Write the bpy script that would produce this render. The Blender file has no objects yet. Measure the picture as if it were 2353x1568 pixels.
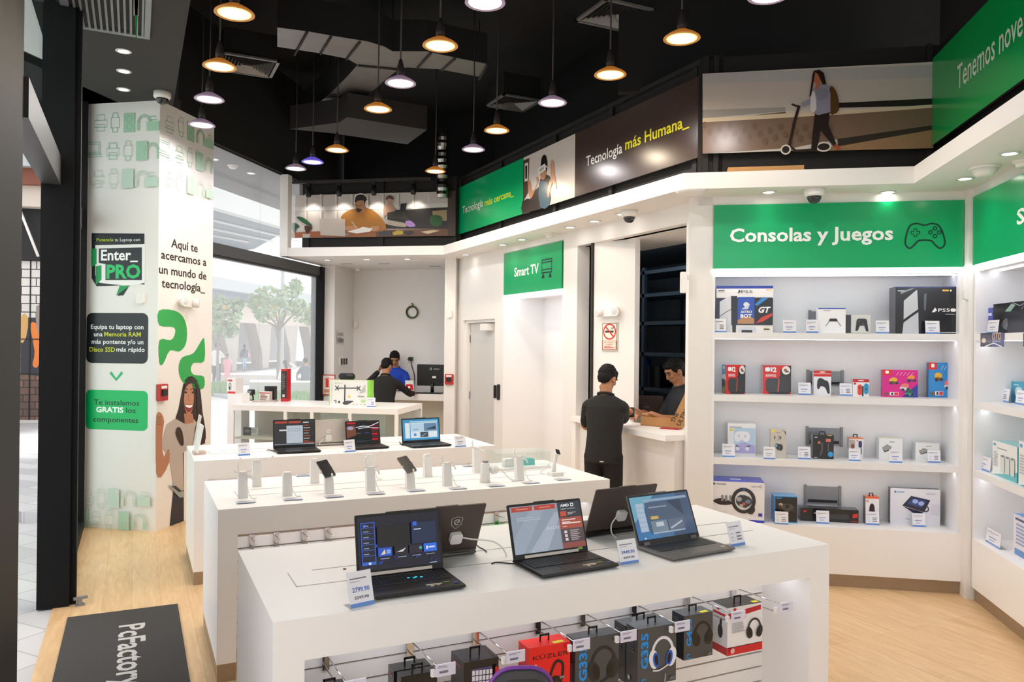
import bpy, bmesh, math, random
from mathutils import Vector, Matrix
random.seed(7)
S = bpy.context.scene
COL = S.collection
PI = math.pi

# ---------------------------------------------------------------- camera, sky, exposure
F_PX, CX, CY, EYE = 1803.13, 1176.5, 784.0, 1.9
def _cam_rows():
    p, r, b = -0.00207, 0.00998586, -0.448226
    a = Matrix(((1,0,0),(0,0,-1),(0,1,0)))
    P = Matrix(((1,0,0),(0,math.cos(p),-math.sin(p)),(0,math.sin(p),math.cos(p))))
    Q = Matrix(((math.cos(r),-math.sin(r),0),(math.sin(r),math.cos(r),0),(0,0,1)))
    W = Matrix(((math.cos(b),-math.sin(b),0),(math.sin(b),math.cos(b),0),(0,0,1)))
    return Q @ P @ a @ W.transposed()
MC = _cam_rows()
cam_data = bpy.data.cameras.new('camera')
cam = bpy.data.objects.new('camera', cam_data)
COL.objects.link(cam)
cam_data.sensor_fit = 'HORIZONTAL'
cam_data.sensor_width = 36.0
cam_data.lens = F_PX / 2353 * 36.0
cam_data.clip_start = 0.02
cam_data.clip_end = 300
_m = Matrix((MC[0], -MC[1], -MC[2])).transposed().to_4x4()
_m.translation = (0, 0, EYE)
cam.matrix_world = _m
S.camera = cam

wd = bpy.data.worlds.new('sky'); S.world = wd
wd.use_nodes = True
_nt = wd.node_tree; _nt.nodes.clear()
_o = _nt.nodes.new('ShaderNodeOutputWorld'); _b = _nt.nodes.new('ShaderNodeBackground')
_b.inputs[0].default_value = (0.96, 0.98, 1.0, 1); _b.inputs[1].default_value = 1.25
_nt.links.new(_b.outputs[0], _o.inputs[0])
S.view_settings.view_transform = 'Standard'
S.view_settings.look = 'None'
S.view_settings.exposure = 0.52
S.view_settings.gamma = 1.0
S.view_settings.use_curve_mapping = False
S.cycles.use_denoising = True
S.cycles.max_bounces = 8
S.cycles.diffuse_bounces = 4
S.cycles.glossy_bounces = 3
S.cycles.transmission_bounces = 6
S.cycles.transparent_max_bounces = 12
S.cycles.caustics_reflective = False
S.cycles.caustics_refractive = False
S.cycles.sample_clamp_indirect = 4.0
PENDANT_W, DOWN_W = 34.0, 1.5
sun_d = bpy.data.lights.new('sun', 'SUN'); sun_d.energy = 3.2; sun_d.angle = .35; sun_d.color = (1, .97, .92)
sun = bpy.data.objects.new('sun', sun_d); COL.objects.link(sun); sun.rotation_euler = Vector((-.30, -.32, -.90)).to_track_quat('-Z', 'Y').to_euler()

# ---------------------------------------------------------------- geometry helpers
ORG = Vector((0, 0, EYE))
def ray(x, y): return MC.transposed() @ Vector((x - CX, y - CY, F_PX))
def Z(x, y, z):
    v = ray(x, y); return ORG + v * ((z - EYE) / v.z)
class Frame:
    """an upright frame: local x to the right as one faces the wall, y into the wall, z up"""
    def __init__(s, deg, o=(0, 0, 0)):
        s.th = math.radians(deg); s.o = Vector(o)
        s.x = Vector((math.cos(s.th), math.sin(s.th), 0)); s.y = Vector((-math.sin(s.th), math.cos(s.th), 0))
    def P(s, x, y, z): return s.o + s.x * x + s.y * y + Vector((0, 0, z))
    def L(s, p):
        d = Vector(p) - s.o; return Vector((d.dot(s.x), d.dot(s.y), d.z))
    def at(s, px, py, y):
        v = ray(px, py); k = (y - (ORG - s.o).dot(s.y)) / v.dot(s.y)
        return s.L(ORG + v * k)
    def M(s): return Matrix.Translation(s.o) @ Matrix.Rotation(s.th, 4, 'Z')
AC = -36.297
FT = Frame(0)            # tables
FC = Frame(AC)           # console wall, far soffit, pillar front
FD = Frame(AC - 90)      # right wall
FE = Frame(-90)          # wall with service window
FP = Frame(AC + 90)      # pillar side

def srgb(c):
    if isinstance(c, str):
        c = c.lstrip('#'); c = ''.join(k*2 for k in c) if len(c) == 3 else c; c = [int(c[i:i+2], 16) / 255 for i in (0, 2, 4)]
    return tuple((v / 12.92 if v <= .04045 else ((v + .055) / 1.055) ** 2.4) for v in c[:3])

def mat(name, col, rough=.5, metal=0.0, emit=None, es=0.0, var=.03, scale=8.0, spec=.5, bump=0.0, coat=0.0, attr=False, alpha=1.0):
    m = bpy.data.materials.new(name); m.use_nodes = True
    nt = m.node_tree; b = nt.nodes['Principled BSDF']
    c = srgb(col)
    b.inputs['Roughness'].default_value = rough; b.inputs['Metallic'].default_value = metal
    b.inputs['Specular IOR Level'].default_value = spec
    b.inputs['Coat Weight'].default_value = coat
    if alpha < 1: b.inputs['Alpha'].default_value = alpha
    if attr:
        a = nt.nodes.new('ShaderNodeAttribute'); a.attribute_name = 'Col'; src = a.outputs['Color']
        if es:
            nt.links.new(src, b.inputs['Emission Color']); b.inputs['Emission Strength'].default_value = es
            b.inputs['Base Color'].default_value = (.01, .01, .01, 1)
        else: nt.links.new(src, b.inputs['Base Color'])
    else:
        t = nt.nodes.new('ShaderNodeTexCoord'); n = nt.nodes.new('ShaderNodeTexNoise')
        n.inputs['Scale'].default_value = scale; n.inputs['Detail'].default_value = 4
        nt.links.new(t.outputs['Object'], n.inputs['Vector'])
        mx = nt.nodes.new('ShaderNodeMix'); mx.data_type = 'RGBA'
        mx.inputs['A'].default_value = (*[v * (1 - var) for v in c], 1); mx.inputs['B'].default_value = (*[min(1, v * (1 + var)) for v in c], 1)
        nt.links.new(n.outputs['Fac'], mx.inputs['Factor']); nt.links.new(mx.outputs['Result'], b.inputs['Base Color'])
        if bump:
            bp = nt.nodes.new('ShaderNodeBump'); bp.inputs['Strength'].default_value = bump; bp.inputs['Distance'].default_value = .004
            nt.links.new(n.outputs['Fac'], bp.inputs['Height']); nt.links.new(bp.outputs['Normal'], b.inputs['Normal'])
    if emit is not None:
        b.inputs['Emission Color'].default_value = (*srgb(emit), 1); b.inputs['Emission Strength'].default_value = es
    return m

M = {}
M['wall'] = mat('white_wall_paint', '#ece8e4', .55, var=.01)
M['table'] = mat('white_melamine', '#f6f3f1', .4, var=.006, spec=.3)
M['shelf'] = mat('white_shelf_laminate', '#efeeee', .35, var=.008)
M['black'] = mat('black_ceiling_paint', '#0a0808', .8, var=.2)
M['grey_ceiling'] = mat('dark_grey_ceiling_paint', '#2b292b', .75, var=.08, scale=3)
M['mesh'] = mat('black_mesh_panel', '#171312', .7, var=.15, scale=200)
M['frame'] = mat('black_aluminium', '#0d0e11', .6, var=.05, spec=.2)
M['grey_frame'] = mat('grey_aluminium', '#4a4c4d', .4, metal=.3, var=.05)
M['plinth'] = mat('brushed_bronze_plinth', '#a08a72', .35, metal=.35, var=.08, scale=30)
M['steel'] = mat('galvanised_steel', '#8d8b8a', .45, metal=.6, var=.15, scale=5)
M['chrome'] = mat('chrome', '#d8d8da', .12, metal=1.0, var=.02)
M['plastic_w'] = mat('white_plastic', '#efebe6', .35, var=.01)
M['plastic_b'] = mat('black_plastic', '#141414', .4, var=.1)
M['lapblack'] = mat('black_laptop_shell', '#1b1816', .38, var=.08, scale=40)
M['lapgrey'] = mat('grey_laptop_shell', '#6a6562', .38, metal=.3, var=.05, scale=40)
M['lapbrown'] = mat('dark_brown_laptop_lid', '#51443f', .45, metal=.2, var=.05, scale=40)
M['lapsilver'] = mat('silver_laptop_shell', '#cfc6bd', .35, metal=.35, var=.03)
M['key'] = mat('black_keycaps', '#27272a', .45, var=.2)
M['print'] = mat('printed_surface', '#ffffff', .42, attr=True)
M['gprint'] = mat('glossy_print', '#ffffff', .22, attr=True, spec=.6)
M['screen'] = mat('lit_screen', '#ffffff', .12, attr=True, es=.62, spec=.5)
M['strip'] = mat('lit_led_strip', '#ffffff', .5, emit='#f0f5ff', es=4.6)
M['down'] = mat('lit_downlight', '#ffffff', .5, emit='#fff6ea', es=14.0)
M['chromering'] = mat('downlight_ring', '#d9dada', .3, metal=.2)
M['metal_grey'] = mat('grey_metal', '#8f9298', .4, metal=.5, var=.04)
M['dark'] = mat('dark_rubber_and_gap', '#26221f', .7, var=.1)
M['leaf'] = mat('tree_leaf', '#9cb58c', .6, var=.3, scale=6)
M['bark'] = mat('tree_bark', '#8b8478', .8, var=.2, scale=20)
M['grass'] = mat('planter_grass', '#7fae5a', .8, var=.3, scale=30)
M['concrete'] = mat('pale_concrete', '#c9c6bf', .8, var=.06, scale=3)
M['cardboard'] = mat('brown_cardboard', '#b98a55', .75, var=.06, scale=20)
M['skin'] = mat('skin', '#b07a58', .5, var=.05, scale=20)
M['hair'] = mat('black_hair', '#0b0807', .65, var=.3, scale=60, spec=.25)
M['shirt_black'] = mat('black_cotton', '#1c1a1a', .85, var=.2, scale=40, bump=.3)
M['shirt_blue'] = mat('blue_cotton', '#1241b4', .8, var=.1, scale=20, bump=.3)
M['trouser'] = mat('black_denim', '#151413', .85, var=.25, scale=50, bump=.3)
M['mat'] = mat('charcoal_carpet', '#3f3d3c', .95, var=.35, scale=90, bump=.5)

def glass(name, tint, a):
    m = bpy.data.materials.new(name); m.use_nodes = True
    nt = m.node_tree; nt.nodes.clear()
    o = nt.nodes.new('ShaderNodeOutputMaterial'); t = nt.nodes.new('ShaderNodeBsdfTransparent'); g = nt.nodes.new('ShaderNodeBsdfGlossy')
    x = nt.nodes.new('ShaderNodeMixShader'); lw = nt.nodes.new('ShaderNodeLayerWeight'); pw = nt.nodes.new('ShaderNodeMath'); pw.operation = 'POWER'; pw.inputs[1].default_value = 4; f = nt.nodes.new('ShaderNodeMath'); f.operation = 'MULTIPLY_ADD'; f.inputs[1].default_value = .45; f.inputs[2].default_value = .035; lw.inputs['Blend'].default_value = .5
    t.inputs[0].default_value = (*srgb(tint), 1); g.inputs[0].default_value = (1, 1, 1, 1); g.inputs['Roughness'].default_value = .02
    nt.links.new(lw.outputs['Facing'], pw.inputs[0]); nt.links.new(pw.outputs[0], f.inputs[0])
    nt.links.new(f.outputs[0], x.inputs[0]); nt.links.new(t.outputs[0], x.inputs[1]); nt.links.new(g.outputs[0], x.inputs[2]); nt.links.new(x.outputs[0], o.inputs[0])
    return m
M['glass'] = glass('clear_glass', '#f4fbf8', .2)
M['acrylic'] = glass('clear_acrylic', '#fafdfd', .2)

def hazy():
    # window glass: mostly clear, a whitish veil mixed in for the outdoor haze
    m = bpy.data.materials.new('hazy_window_glass'); m.use_nodes = True
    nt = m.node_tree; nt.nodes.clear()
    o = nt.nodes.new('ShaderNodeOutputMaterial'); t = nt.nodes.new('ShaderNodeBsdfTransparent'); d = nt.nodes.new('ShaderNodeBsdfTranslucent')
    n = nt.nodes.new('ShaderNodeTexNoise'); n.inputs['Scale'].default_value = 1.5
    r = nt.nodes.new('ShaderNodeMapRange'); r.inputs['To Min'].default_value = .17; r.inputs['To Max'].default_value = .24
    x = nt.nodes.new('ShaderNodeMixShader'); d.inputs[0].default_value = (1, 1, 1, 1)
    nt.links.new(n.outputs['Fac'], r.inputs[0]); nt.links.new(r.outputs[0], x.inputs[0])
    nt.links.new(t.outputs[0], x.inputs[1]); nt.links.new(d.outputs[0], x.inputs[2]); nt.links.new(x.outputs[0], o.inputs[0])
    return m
M['veiled'] = hazy()

def wood():
    m = bpy.data.materials.new('oak_plank_floor'); m.use_nodes = True
    nt = m.node_tree; b = nt.nodes['Principled BSDF']; b.inputs['Roughness'].default_value = .38
    t = nt.nodes.new('ShaderNodeTexCoord'); mp = nt.nodes.new('ShaderNodeMapping')
    mp.inputs['Rotation'].default_value = (0, 0, PI / 2)
    nt.links.new(t.outputs['Object'], mp.inputs['Vector'])
    br = nt.nodes.new('ShaderNodeTexBrick'); br.inputs['Scale'].default_value = 1
    br.inputs['Brick Width'].default_value = 1.2; br.inputs['Row Height'].default_value = .19; br.inputs['Mortar Size'].default_value = .0012
    br.inputs['Color1'].default_value = (*srgb('#e8c79b'), 1); br.inputs['Color2'].default_value = (*srgb('#e1bd8f'), 1); br.inputs['Mortar'].default_value = (*srgb('#c29c6c'), 1)
    nt.links.new(mp.outputs[0], br.inputs['Vector'])
    m2 = nt.nodes.new('ShaderNodeMapping'); m2.inputs['Scale'].default_value = (9, 1.1, 1)
    nt.links.new(t.outputs['Object'], m2.inputs['Vector'])
    n = nt.nodes.new('ShaderNodeTexNoise'); n.inputs['Scale'].default_value = 2.2; n.inputs['Detail'].default_value = 8; n.inputs['Distortion'].default_value = 1.4
    nt.links.new(m2.outputs[0], n.inputs['Vector'])
    cr = nt.nodes.new('ShaderNodeValToRGB'); cr.color_ramp.elements[0].position = .3; cr.color_ramp.elements[1].position = .7
    cr.color_ramp.elements[0].color = (.8, .73, .63, 1); cr.color_ramp.elements[1].color = (1.06, 1.03, 1.0, 1)
    nt.links.new(n.outputs['Fac'], cr.inputs[0])
    mx = nt.nodes.new('ShaderNodeMix'); mx.data_type = 'RGBA'; mx.blend_type = 'MULTIPLY'; mx.inputs['Factor'].default_value = .75
    nt.links.new(br.outputs['Color'], mx.inputs['A']); nt.links.new(cr.outputs[0], mx.inputs['B']); nt.links.new(mx.outputs['Result'], b.inputs['Base Color'])
    return m
M['wood'] = wood()

def bricky(name, c1, c2, mo, w, h, ms, rot=0.0, vec='Object', rough=.7):
    m = bpy.data.materials.new(name); m.use_nodes = True
    nt = m.node_tree; b = nt.nodes['Principled BSDF']; b.inputs['Roughness'].default_value = rough
    t = nt.nodes.new('ShaderNodeTexCoord'); mp = nt.nodes.new('ShaderNodeMapping'); mp.inputs['Rotation'].default_value = (rot if vec == 'wall' else 0, 0, rot if vec != 'wall' else 0)
    nt.links.new(t.outputs['Object'], mp.inputs['Vector'])
    br = nt.nodes.new('ShaderNodeTexBrick'); br.inputs['Scale'].default_value = 1
    br.inputs['Brick Width'].default_value = w; br.inputs['Row Height'].default_value = h; br.inputs['Mortar Size'].default_value = ms
    for k, c in (('Color1', c1), ('Color2', c2), ('Mortar', mo)): br.inputs[k].default_value = (*srgb(c), 1)
    nt.links.new(mp.outputs[0], br.inputs['Vector']); nt.links.new(br.outputs['Color'], b.inputs['Base Color'])
    return m
M['pave'] = bricky('grey_paving', '#d4d3d3', '#b9b8ba', '#a9a8a8', .9, .3, .006, rot=.9)

# ---------------------------------------------------------------- mesh builder
_text_cache = {}
def text_mesh(s, bold):
    k = (s, bold)
    if k not in _text_cache:
        cu = bpy.data.curves.new('tmp', 'FONT'); cu.body = s; cu.size = 1; cu.resolution_u = 2
        cu.offset = .0075 * bold
        o = bpy.data.objects.new('tmp', cu)
        me = o.to_mesh()
        v = [p.co.xy.copy() for p in me.vertices]; f = [tuple(q.vertices) for q in me.polygons]
        o.to_mesh_clear(); bpy.data.objects.remove(o); bpy.data.curves.remove(cu)
        _text_cache[k] = (v, f)
    return _text_cache[k]

class MB:
    def __init__(s): s.col = False; s.v = []; s.f = []; s.mi = []; s.c = []; s.sm = []
    def add(s, vs, fs, mi=0, col=(1, 1, 1), smooth=False, mx=None):
        k = len(s.v)
        s.v += [tuple(mx @ Vector(p)) if mx else tuple(p) for p in vs]
        for f in fs:
            s.f.append(tuple(i + k for i in f)); s.mi.append(mi); s.c.append(col); s.sm.append(smooth)
    def box(s, x0, y0, z0, x1, y1, z1, mi=0, col=(1, 1, 1), mx=None, cols=None):
        v = [(x0,y0,z0),(x1,y0,z0),(x1,y1,z0),(x0,y1,z0),(x0,y0,z1),(x1,y0,z1),(x1,y1,z1),(x0,y1,z1)]
        fs = [(0,1,5,4),(1,2,6,5),(2,3,7,6),(3,0,4,7),(4,5,6,7),(3,2,1,0)]   # front right back left top bottom
        for i, f in enumerate(fs): s.add(v, [f], mi, (cols or {}).get('frblTd'[i], col), mx=mx)
        return s
    def rbox(s, x0, y0, z0, x1, y1, z1, r=.006, mi=0, col=(1, 1, 1), mx=None, axis='z', n=3):
        """box with rounded corners about one axis"""
        def pr(a0, a1, b0, b1):
            pts = []
            for (cx, cy, st) in ((a1-r, b1-r, 0), (a0+r, b1-r, 1), (a0+r, b0+r, 2), (a1-r, b0+r, 3)):
                for i in range(n + 1):
                    t = (st + i / n) * PI / 2; pts.append((cx + r * math.cos(t), cy + r * math.sin(t)))
            return pts
        if axis == 'z': p = pr(x0, x1, y0, y1); lo = [(a, b, z0) for a, b in p]; hi = [(a, b, z1) for a, b in p]
        elif axis == 'y': p = pr(x0, x1, z0, z1); hi = [(a, y0, b) for a, b in p]; lo = [(a, y1, b) for a, b in p]
        else: p = pr(y0, y1, z0, z1); lo = [(x0, a, b) for a, b in p]; hi = [(x1, a, b) for a, b in p]
        m = len(p); v = lo + hi
        s.add(v, [(i, (i+1) % m, (i+1) % m + m, i + m) for i in range(m)] + [tuple(range(m, 2*m)), tuple(range(m-1, -1, -1))], mi, col, mx=mx)
        return s
    def prism(s, poly, z0, z1, mi=0, col=(1, 1, 1), mx=None):
        m = len(poly); v = [(a, b, z0) for a, b in poly] + [(a, b, z1) for a, b in poly]
        s.add(v, [(i, (i+1) % m, (i+1) % m + m, i + m) for i in range(m)] + [tuple(range(m, 2*m)), tuple(range(m-1, -1, -1))], mi, col, mx=mx); return s
    def lathe(s, prof, seg=20, mi=0, col=(1, 1, 1), mx=None, o=(0, 0, 0), sm=True, sx=1.0, sy=1.0):
        v = []; fs = []; m = len(prof)
        for r, z in prof:
            for i in range(seg):
                t = 2 * PI * i / seg; v.append((o[0] + r * sx * math.cos(t), o[1] + r * sy * math.sin(t), o[2] + z))
        for j in range(m - 1):
            for i in range(seg):
                a = j * seg + i; b = j * seg + (i + 1) % seg; fs.append((a, b, b + seg, a + seg))
        fs.append(tuple(range(seg - 1, -1, -1))); fs.append(tuple((m - 1) * seg + i for i in range(seg)))
        s.add(v, fs, mi, col, sm, mx); return s
    def tube(s, path, r, seg=8, mi=0, col=(1, 1, 1), mx=None, flat=1.0):
        """a round bar along a path; r a radius or one radius per point"""
        P = [Vector(p) for p in path]; n = len(P); rr = r if isinstance(r, (list, tuple)) else [r] * n
        v = []; up = None
        for i in range(n):
            d = (P[min(i+1, n-1)] - P[max(i-1, 0)]).normalized()
            if up is None: up = Vector((0, 0, 1)) if abs(d.z) < .9 else Vector((1, 0, 0))
            a = d.cross(up).normalized(); b = a.cross(d).normalized(); up = b
            for k in range(seg):
                t = 2 * PI * k / seg; v.append(P[i] + a * (rr[i] * math.cos(t)) + b * (rr[i] * flat * math.sin(t)))
        fs = [(j*seg+k, j*seg+(k+1) % seg, (j+1)*seg+(k+1) % seg, (j+1)*seg+k) for j in range(n-1) for k in range(seg)]
        fs += [tuple(range(seg-1, -1, -1)), tuple((n-1)*seg+k for k in range(seg))]
        s.add(v, fs, mi, col, True, mx); return s
    def ball(s, c, r, seg=14, mi=0, col=(1, 1, 1), mx=None):
        r = r if isinstance(r, (tuple, list)) else (r, r, r)
        n = seg // 2 + 1; v = []; fs = []
        for j in range(n + 1):
            p = PI * j / n
            for i in range(seg):
                t = 2 * PI * i / seg; v.append((c[0] + r[0]*math.sin(p)*math.cos(t), c[1] + r[1]*math.sin(p)*math.sin(t), c[2] - r[2]*math.cos(p)))
        for j in range(n):
            for i in range(seg): fs.append((j*seg+i, j*seg+(i+1) % seg, (j+1)*seg+(i+1) % seg, (j+1)*seg+i))
        s.add(v, fs, mi, col, True, mx); return s
    def build(s, name, mats, parent=None, mw=None):
        me = bpy.data.meshes.new(name); me.from_pydata(s.v, [], s.f)
        for m in (mats if isinstance(mats, (list, tuple)) else [mats]): me.materials.append(M[m] if isinstance(m, str) else m)
        me.polygons.foreach_set('material_index', s.mi); me.polygons.foreach_set('use_smooth', s.sm)
        if s.col or any(c != (1, 1, 1) for c in s.c):
            at = me.attributes.new('Col', 'FLOAT_COLOR', 'CORNER'); d = []
            for p, c in zip(me.polygons, s.c): d += [c[0], c[1], c[2], 1.0] * p.loop_total
            at.data.foreach_set('color', d)
        me.validate(); me.update()
        o = bpy.data.objects.new(name, me); COL.objects.link(o)
        if parent: o.parent = parent
        elif mw: o.matrix_world = mw
        return o

def smooth_loop(pts, n=4):
    """closed Catmull-Rom curve through pts"""
    out = []; m = len(pts)
    for i in range(m):
        p0, p1, p2, p3 = pts[i-1], pts[i], pts[(i+1) % m], pts[(i+2) % m]
        for k in range(n):
            t = k / n
            out.append(tuple(.5 * ((2*p1[j]) + (-p0[j]+p2[j])*t + (2*p0[j]-5*p1[j]+4*p2[j]-p3[j])*t*t + (-p0[j]+3*p1[j]-3*p2[j]+p3[j])*t**3) for j in (0, 1)))
    return out
def smooth_line(pts, n=5):
    P = [Vector(p) for p in pts]; out = []
    for i in range(len(P) - 1):
        p0, p1, p2, p3 = P[max(i-1, 0)], P[i], P[i+1], P[min(i+2, len(P)-1)]
        for k in range(n):
            t = k / n; out.append(.5 * ((2*p1) + (-p0+p2)*t + (2*p0-5*p1+4*p2-p3)*t*t + (-p0+3*p1-3*p2+p3)*t**3))
    return out + [P[-1]]

class Face:
    """flat printing on a face: each shape is laid a hair above the last"""
    EPS = .00035
    def __init__(s, mb, o, u, v, mi=0, e0=1, flip=1, frame=None, y=None):
        s.mb = mb; s.o = Vector(o); s.u = Vector(u); s.v = Vector(v); s.w = s.u.cross(s.v).normalized() * flip; s.k = e0; s.mi = mi
        s.fr = frame; s.y = y
    def q(s, px, py):       # a point of the photograph on this face (wall faces only)
        p = s.fr.at(px, py, s.y); return (p.x, p.z)
    def put(s, pts, fs, col):
        s.k += 1; s.mb.col = True; e = s.w * (s.EPS * s.k)
        s.mb.add([s.o + s.u * a + s.v * b + e for a, b in pts], fs, s.mi, srgb(col) if isinstance(col, str) else col)
    def poly(s, pts, col, sm=0):
        if sm: pts = smooth_loop(pts, sm)
        a = sum(pts[i-1][0]*pts[i][1] - pts[i][0]*pts[i-1][1] for i in range(len(pts)))
        if a < 0: pts = pts[::-1]
        from mathutils.geometry import tessellate_polygon
        if len(pts) > 4: fs = [tuple(f) for f in tessellate_polygon([[Vector((p[0], p[1], 0)) for p in pts]])]
        else: fs = [tuple(range(len(pts)))]
        fs = [f if len(f) > 3 or (pts[f[1]][0]-pts[f[0]][0])*(pts[f[2]][1]-pts[f[0]][1]) - (pts[f[2]][0]-pts[f[0]][0])*(pts[f[1]][1]-pts[f[0]][1]) > 0 else f[::-1] for f in fs]
        s.put(pts, fs, col)
    def pp(s, pix, col, sm=0): s.poly([s.q(*p) for p in pix], col, sm)
    def rect(s, a, b, c, d, col): s.put([(a, b), (c, b), (c, d), (a, d)], [(0, 1, 2, 3)], col)
    def rrect(s, a, b, c, d, r, col):
        p = []
        for cx, cy, st in ((c-r, d-r, 0), (a+r, d-r, 1), (a+r, b+r, 2), (c-r, b+r, 3)):
            for i in range(5): t = (st + i/4)*PI/2; p.append((cx + r*math.cos(t), cy + r*math.sin(t)))
        s.put(p, [tuple(range(len(p)))], col)
    def ell(s, x, y, rx, ry, col, seg=20, rot=0.0):
        c, n = math.cos(rot), math.sin(rot); p = []
        for i in range(seg): t = 2*PI*i/seg; a, b = rx*math.cos(t), ry*math.sin(t); p.append((x + a*c - b*n, y + a*n + b*c))
        s.put(p, [tuple(range(seg))], col)
    def line(s, pts, w, col, closed=False, sm=0):
        if sm: pts = (smooth_loop(pts, sm) if closed else [tuple(p)[:2] for p in smooth_line([(a, b, 0) for a, b in pts], sm)])
        n = len(pts); L = []; R = []
        for i in range(n):
            a = pts[i-1] if (i or closed) else pts[0]; b = pts[(i+1) % n] if (i < n-1 or closed) else pts[-1]
            dx, dy = b[0]-a[0], b[1]-a[1]; l = math.hypot(dx, dy) or 1; nx, ny = -dy/l*w/2, dx/l*w/2
            L.append((pts[i][0]+nx, pts[i][1]+ny)); R.append((pts[i][0]-nx, pts[i][1]-ny))
        m = n if closed else n-1
        s.put(L + R, [(n+i, n+(i+1) % n, (i+1) % n, i) for i in range(m)], col)
    def ring(s, x, y, rx, ry, w, col, seg=24, a0=0, a1=360):
        p = [(x + rx*math.cos(math.radians(a0 + (a1-a0)*i/seg)), y + ry*math.sin(math.radians(a0 + (a1-a0)*i/seg))) for i in range(seg + (0 if a1-a0 >= 360 else 1))]
        s.line(p, w, col, closed=a1-a0 >= 360)
    def text(s, t, x, y, h, col, w=None, bold=1.0, align='l', rot=0.0, slant=0.0, maxw=None):
        """t with its baseline at (x, y); h the height of a capital, w the wished width"""
        v, f = text_mesh(t, bold)
        if not v: return
        x0 = min(p.x for p in v); x1 = max(p.x for p in v); k = h / .70
        kx = w / (x1 - x0) if w else k
        if maxw and kx * (x1 - x0) > maxw: kx = maxw / (x1 - x0)
        W = kx * (x1 - x0); off = {'l': 0, 'c': -W/2, 'r': -W}[align]
        c, n = math.cos(rot), math.sin(rot); P = []
        for p in v:
            a = (p.x - x0)*kx + off + slant*p.y*k; b = p.y*k; P.append((x + a*c - b*n, y + a*n + b*c))
        s.put(P, f, col)
    def scrib(s, x, y, w, h, n, col, seed=1, fill=.55):
        """lines of print too small to read, as bars"""
        rd = random.Random(seed); d = h / n
        for i in range(n): s.rect(x, y + h - (i + fill)*d, x + w*rd.uniform(.6, 1), y + h - i*d, col)

def tag(o, label=None, cat=None, group=None, kind=None):
    if label: o['label'] = label
    if cat: o['category'] = cat
    if group: o['group'] = group
    if kind: o['kind'] = kind
    return o
def thing(name, label, cat, loc=(0, 0, 0), rz=0.0, group=None):
    o = bpy.data.objects.new(name, None); o.empty_display_size = .1; COL.objects.link(o)
    o.location = loc; o.rotation_euler = (0, 0, rz); return tag(o, label, cat, group)
def struct(mb, name, mats, parent=None, mw=None):
    o = mb.build(name, mats, parent, mw)
    if not parent: o['kind'] = 'structure'
    return o
def copy_thing(src, loc, rz=None, label=None, group=None):
    r = src.copy(); COL.objects.link(r); r.location = loc
    if rz is not None: r.rotation_euler = (0, 0, rz)
    if label: r['label'] = label
    if group: r['group'] = group
    for ch in list(src.children):
        c = ch.copy(); COL.objects.link(c); c.parent = r
        for g in list(ch.children):
            d = g.copy(); COL.objects.link(d); d.parent = c
    return r

# ================================================================ the room shell
GND = -0.01
mb = MB(); mb.prism([(-.5,-4),(8.5,-4),(8.5,16),(4.9,16),tuple(FC.P(-5.33,11.8,0))[:2],tuple(FC.P(-5.33,7.6,0))[:2],tuple(FC.P(-5.73,6.97,0))[:2],(-.5,8.9)], -.12, 0)
struct(mb, 'floor', 'wood')
mb = MB(); mb.box(-60, -40, -.3, 60, 90, -.125); mb.box(-14,-4,-.13,-.5,9.4,GND); mb.prism([tuple(FC.P(-5.34,7.5,0))[:2],tuple(FC.P(-5.34,40,0))[:2],tuple(FC.P(-40,40,0))[:2],tuple(FC.P(-40,6.9,0))[:2]], -.13, GND+.002)
o = struct(mb, 'plaza_pavement', 'pave')

# ceilings
mb = MB(); mb.box(-.7, -3, 5.7, 9, 17, 5.9); struct(mb, 'ceiling', 'black')
mb = MB()
mb.prism([(-.52,-3),(.326,-3),(.326,8.70),tuple(FC.P(-4.86,7.3,0))[:2],tuple(FC.P(-5.6,7.3,0))[:2],(-.52,8.98)], 4.26, 4.36)
struct(mb, 'trim_1', 'grey_ceiling')
mb = MB()
mb.prism([(.30,-3),(.34,-3),(.34,8.68),(.30,8.70)], 4.36, 5.7)
mb.prism([tuple(FC.P(-5.29,7.9,0))[:2],tuple(FC.P(-5.29,10.95,0))[:2],tuple(FC.P(-5.33,10.95,0))[:2],tuple(FC.P(-5.33,7.9,0))[:2]], 4.28, 5.7)
mb.prism([tuple(FC.P(-5.29,7.9,0))[:2],tuple(FC.P(-5.33,7.9,0))[:2],(.30,8.70),(.34,8.68)], 4.36, 5.7)
mb.box(-.7,-3,4.36,-.5,9,5.7)
struct(mb, 'trim_2', 'black')
# the dark beam over the window
mb = MB(); mb.box(7.2, 5.34, 4.28, 13.2, 5.45, 5.7, mx=Matrix.Rotation(FP.th, 4, 'Z')); mb.box(5.0, 6.10, 4.2, 13.5, 6.6, 4.4, mx=Matrix.Rotation(FP.th, 4, 'Z')); struct(mb, 'trim_3', 'black')

mb = MB(); mb.box(-6.12, 5.0, 4.26, -5.33, 13.5, 4.34); struct(mb, 'trim_11', 'grey_ceiling', None, FC.M())
def wallbox(name, fr, boxes, m='wall', parent=None):
    mb = MB()
    for b in boxes: mb.box(*b)
    return struct(mb, name, m, parent, None if parent else fr.M())

# pillar by the entrance: C -5.73..-4.868, n 6.97..7.95
wallbox('pillar', FC, [(-5.73, 6.97, 0, -4.868, 7.93, 4.262)])
# soffits: front edge boards and undersides (z 3.10 .. 3.23)
ZS, ZT = 3.10, 3.225
def corner(c, n): p = FC.P(c, n, 0); return (p.x, p.y)
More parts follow.
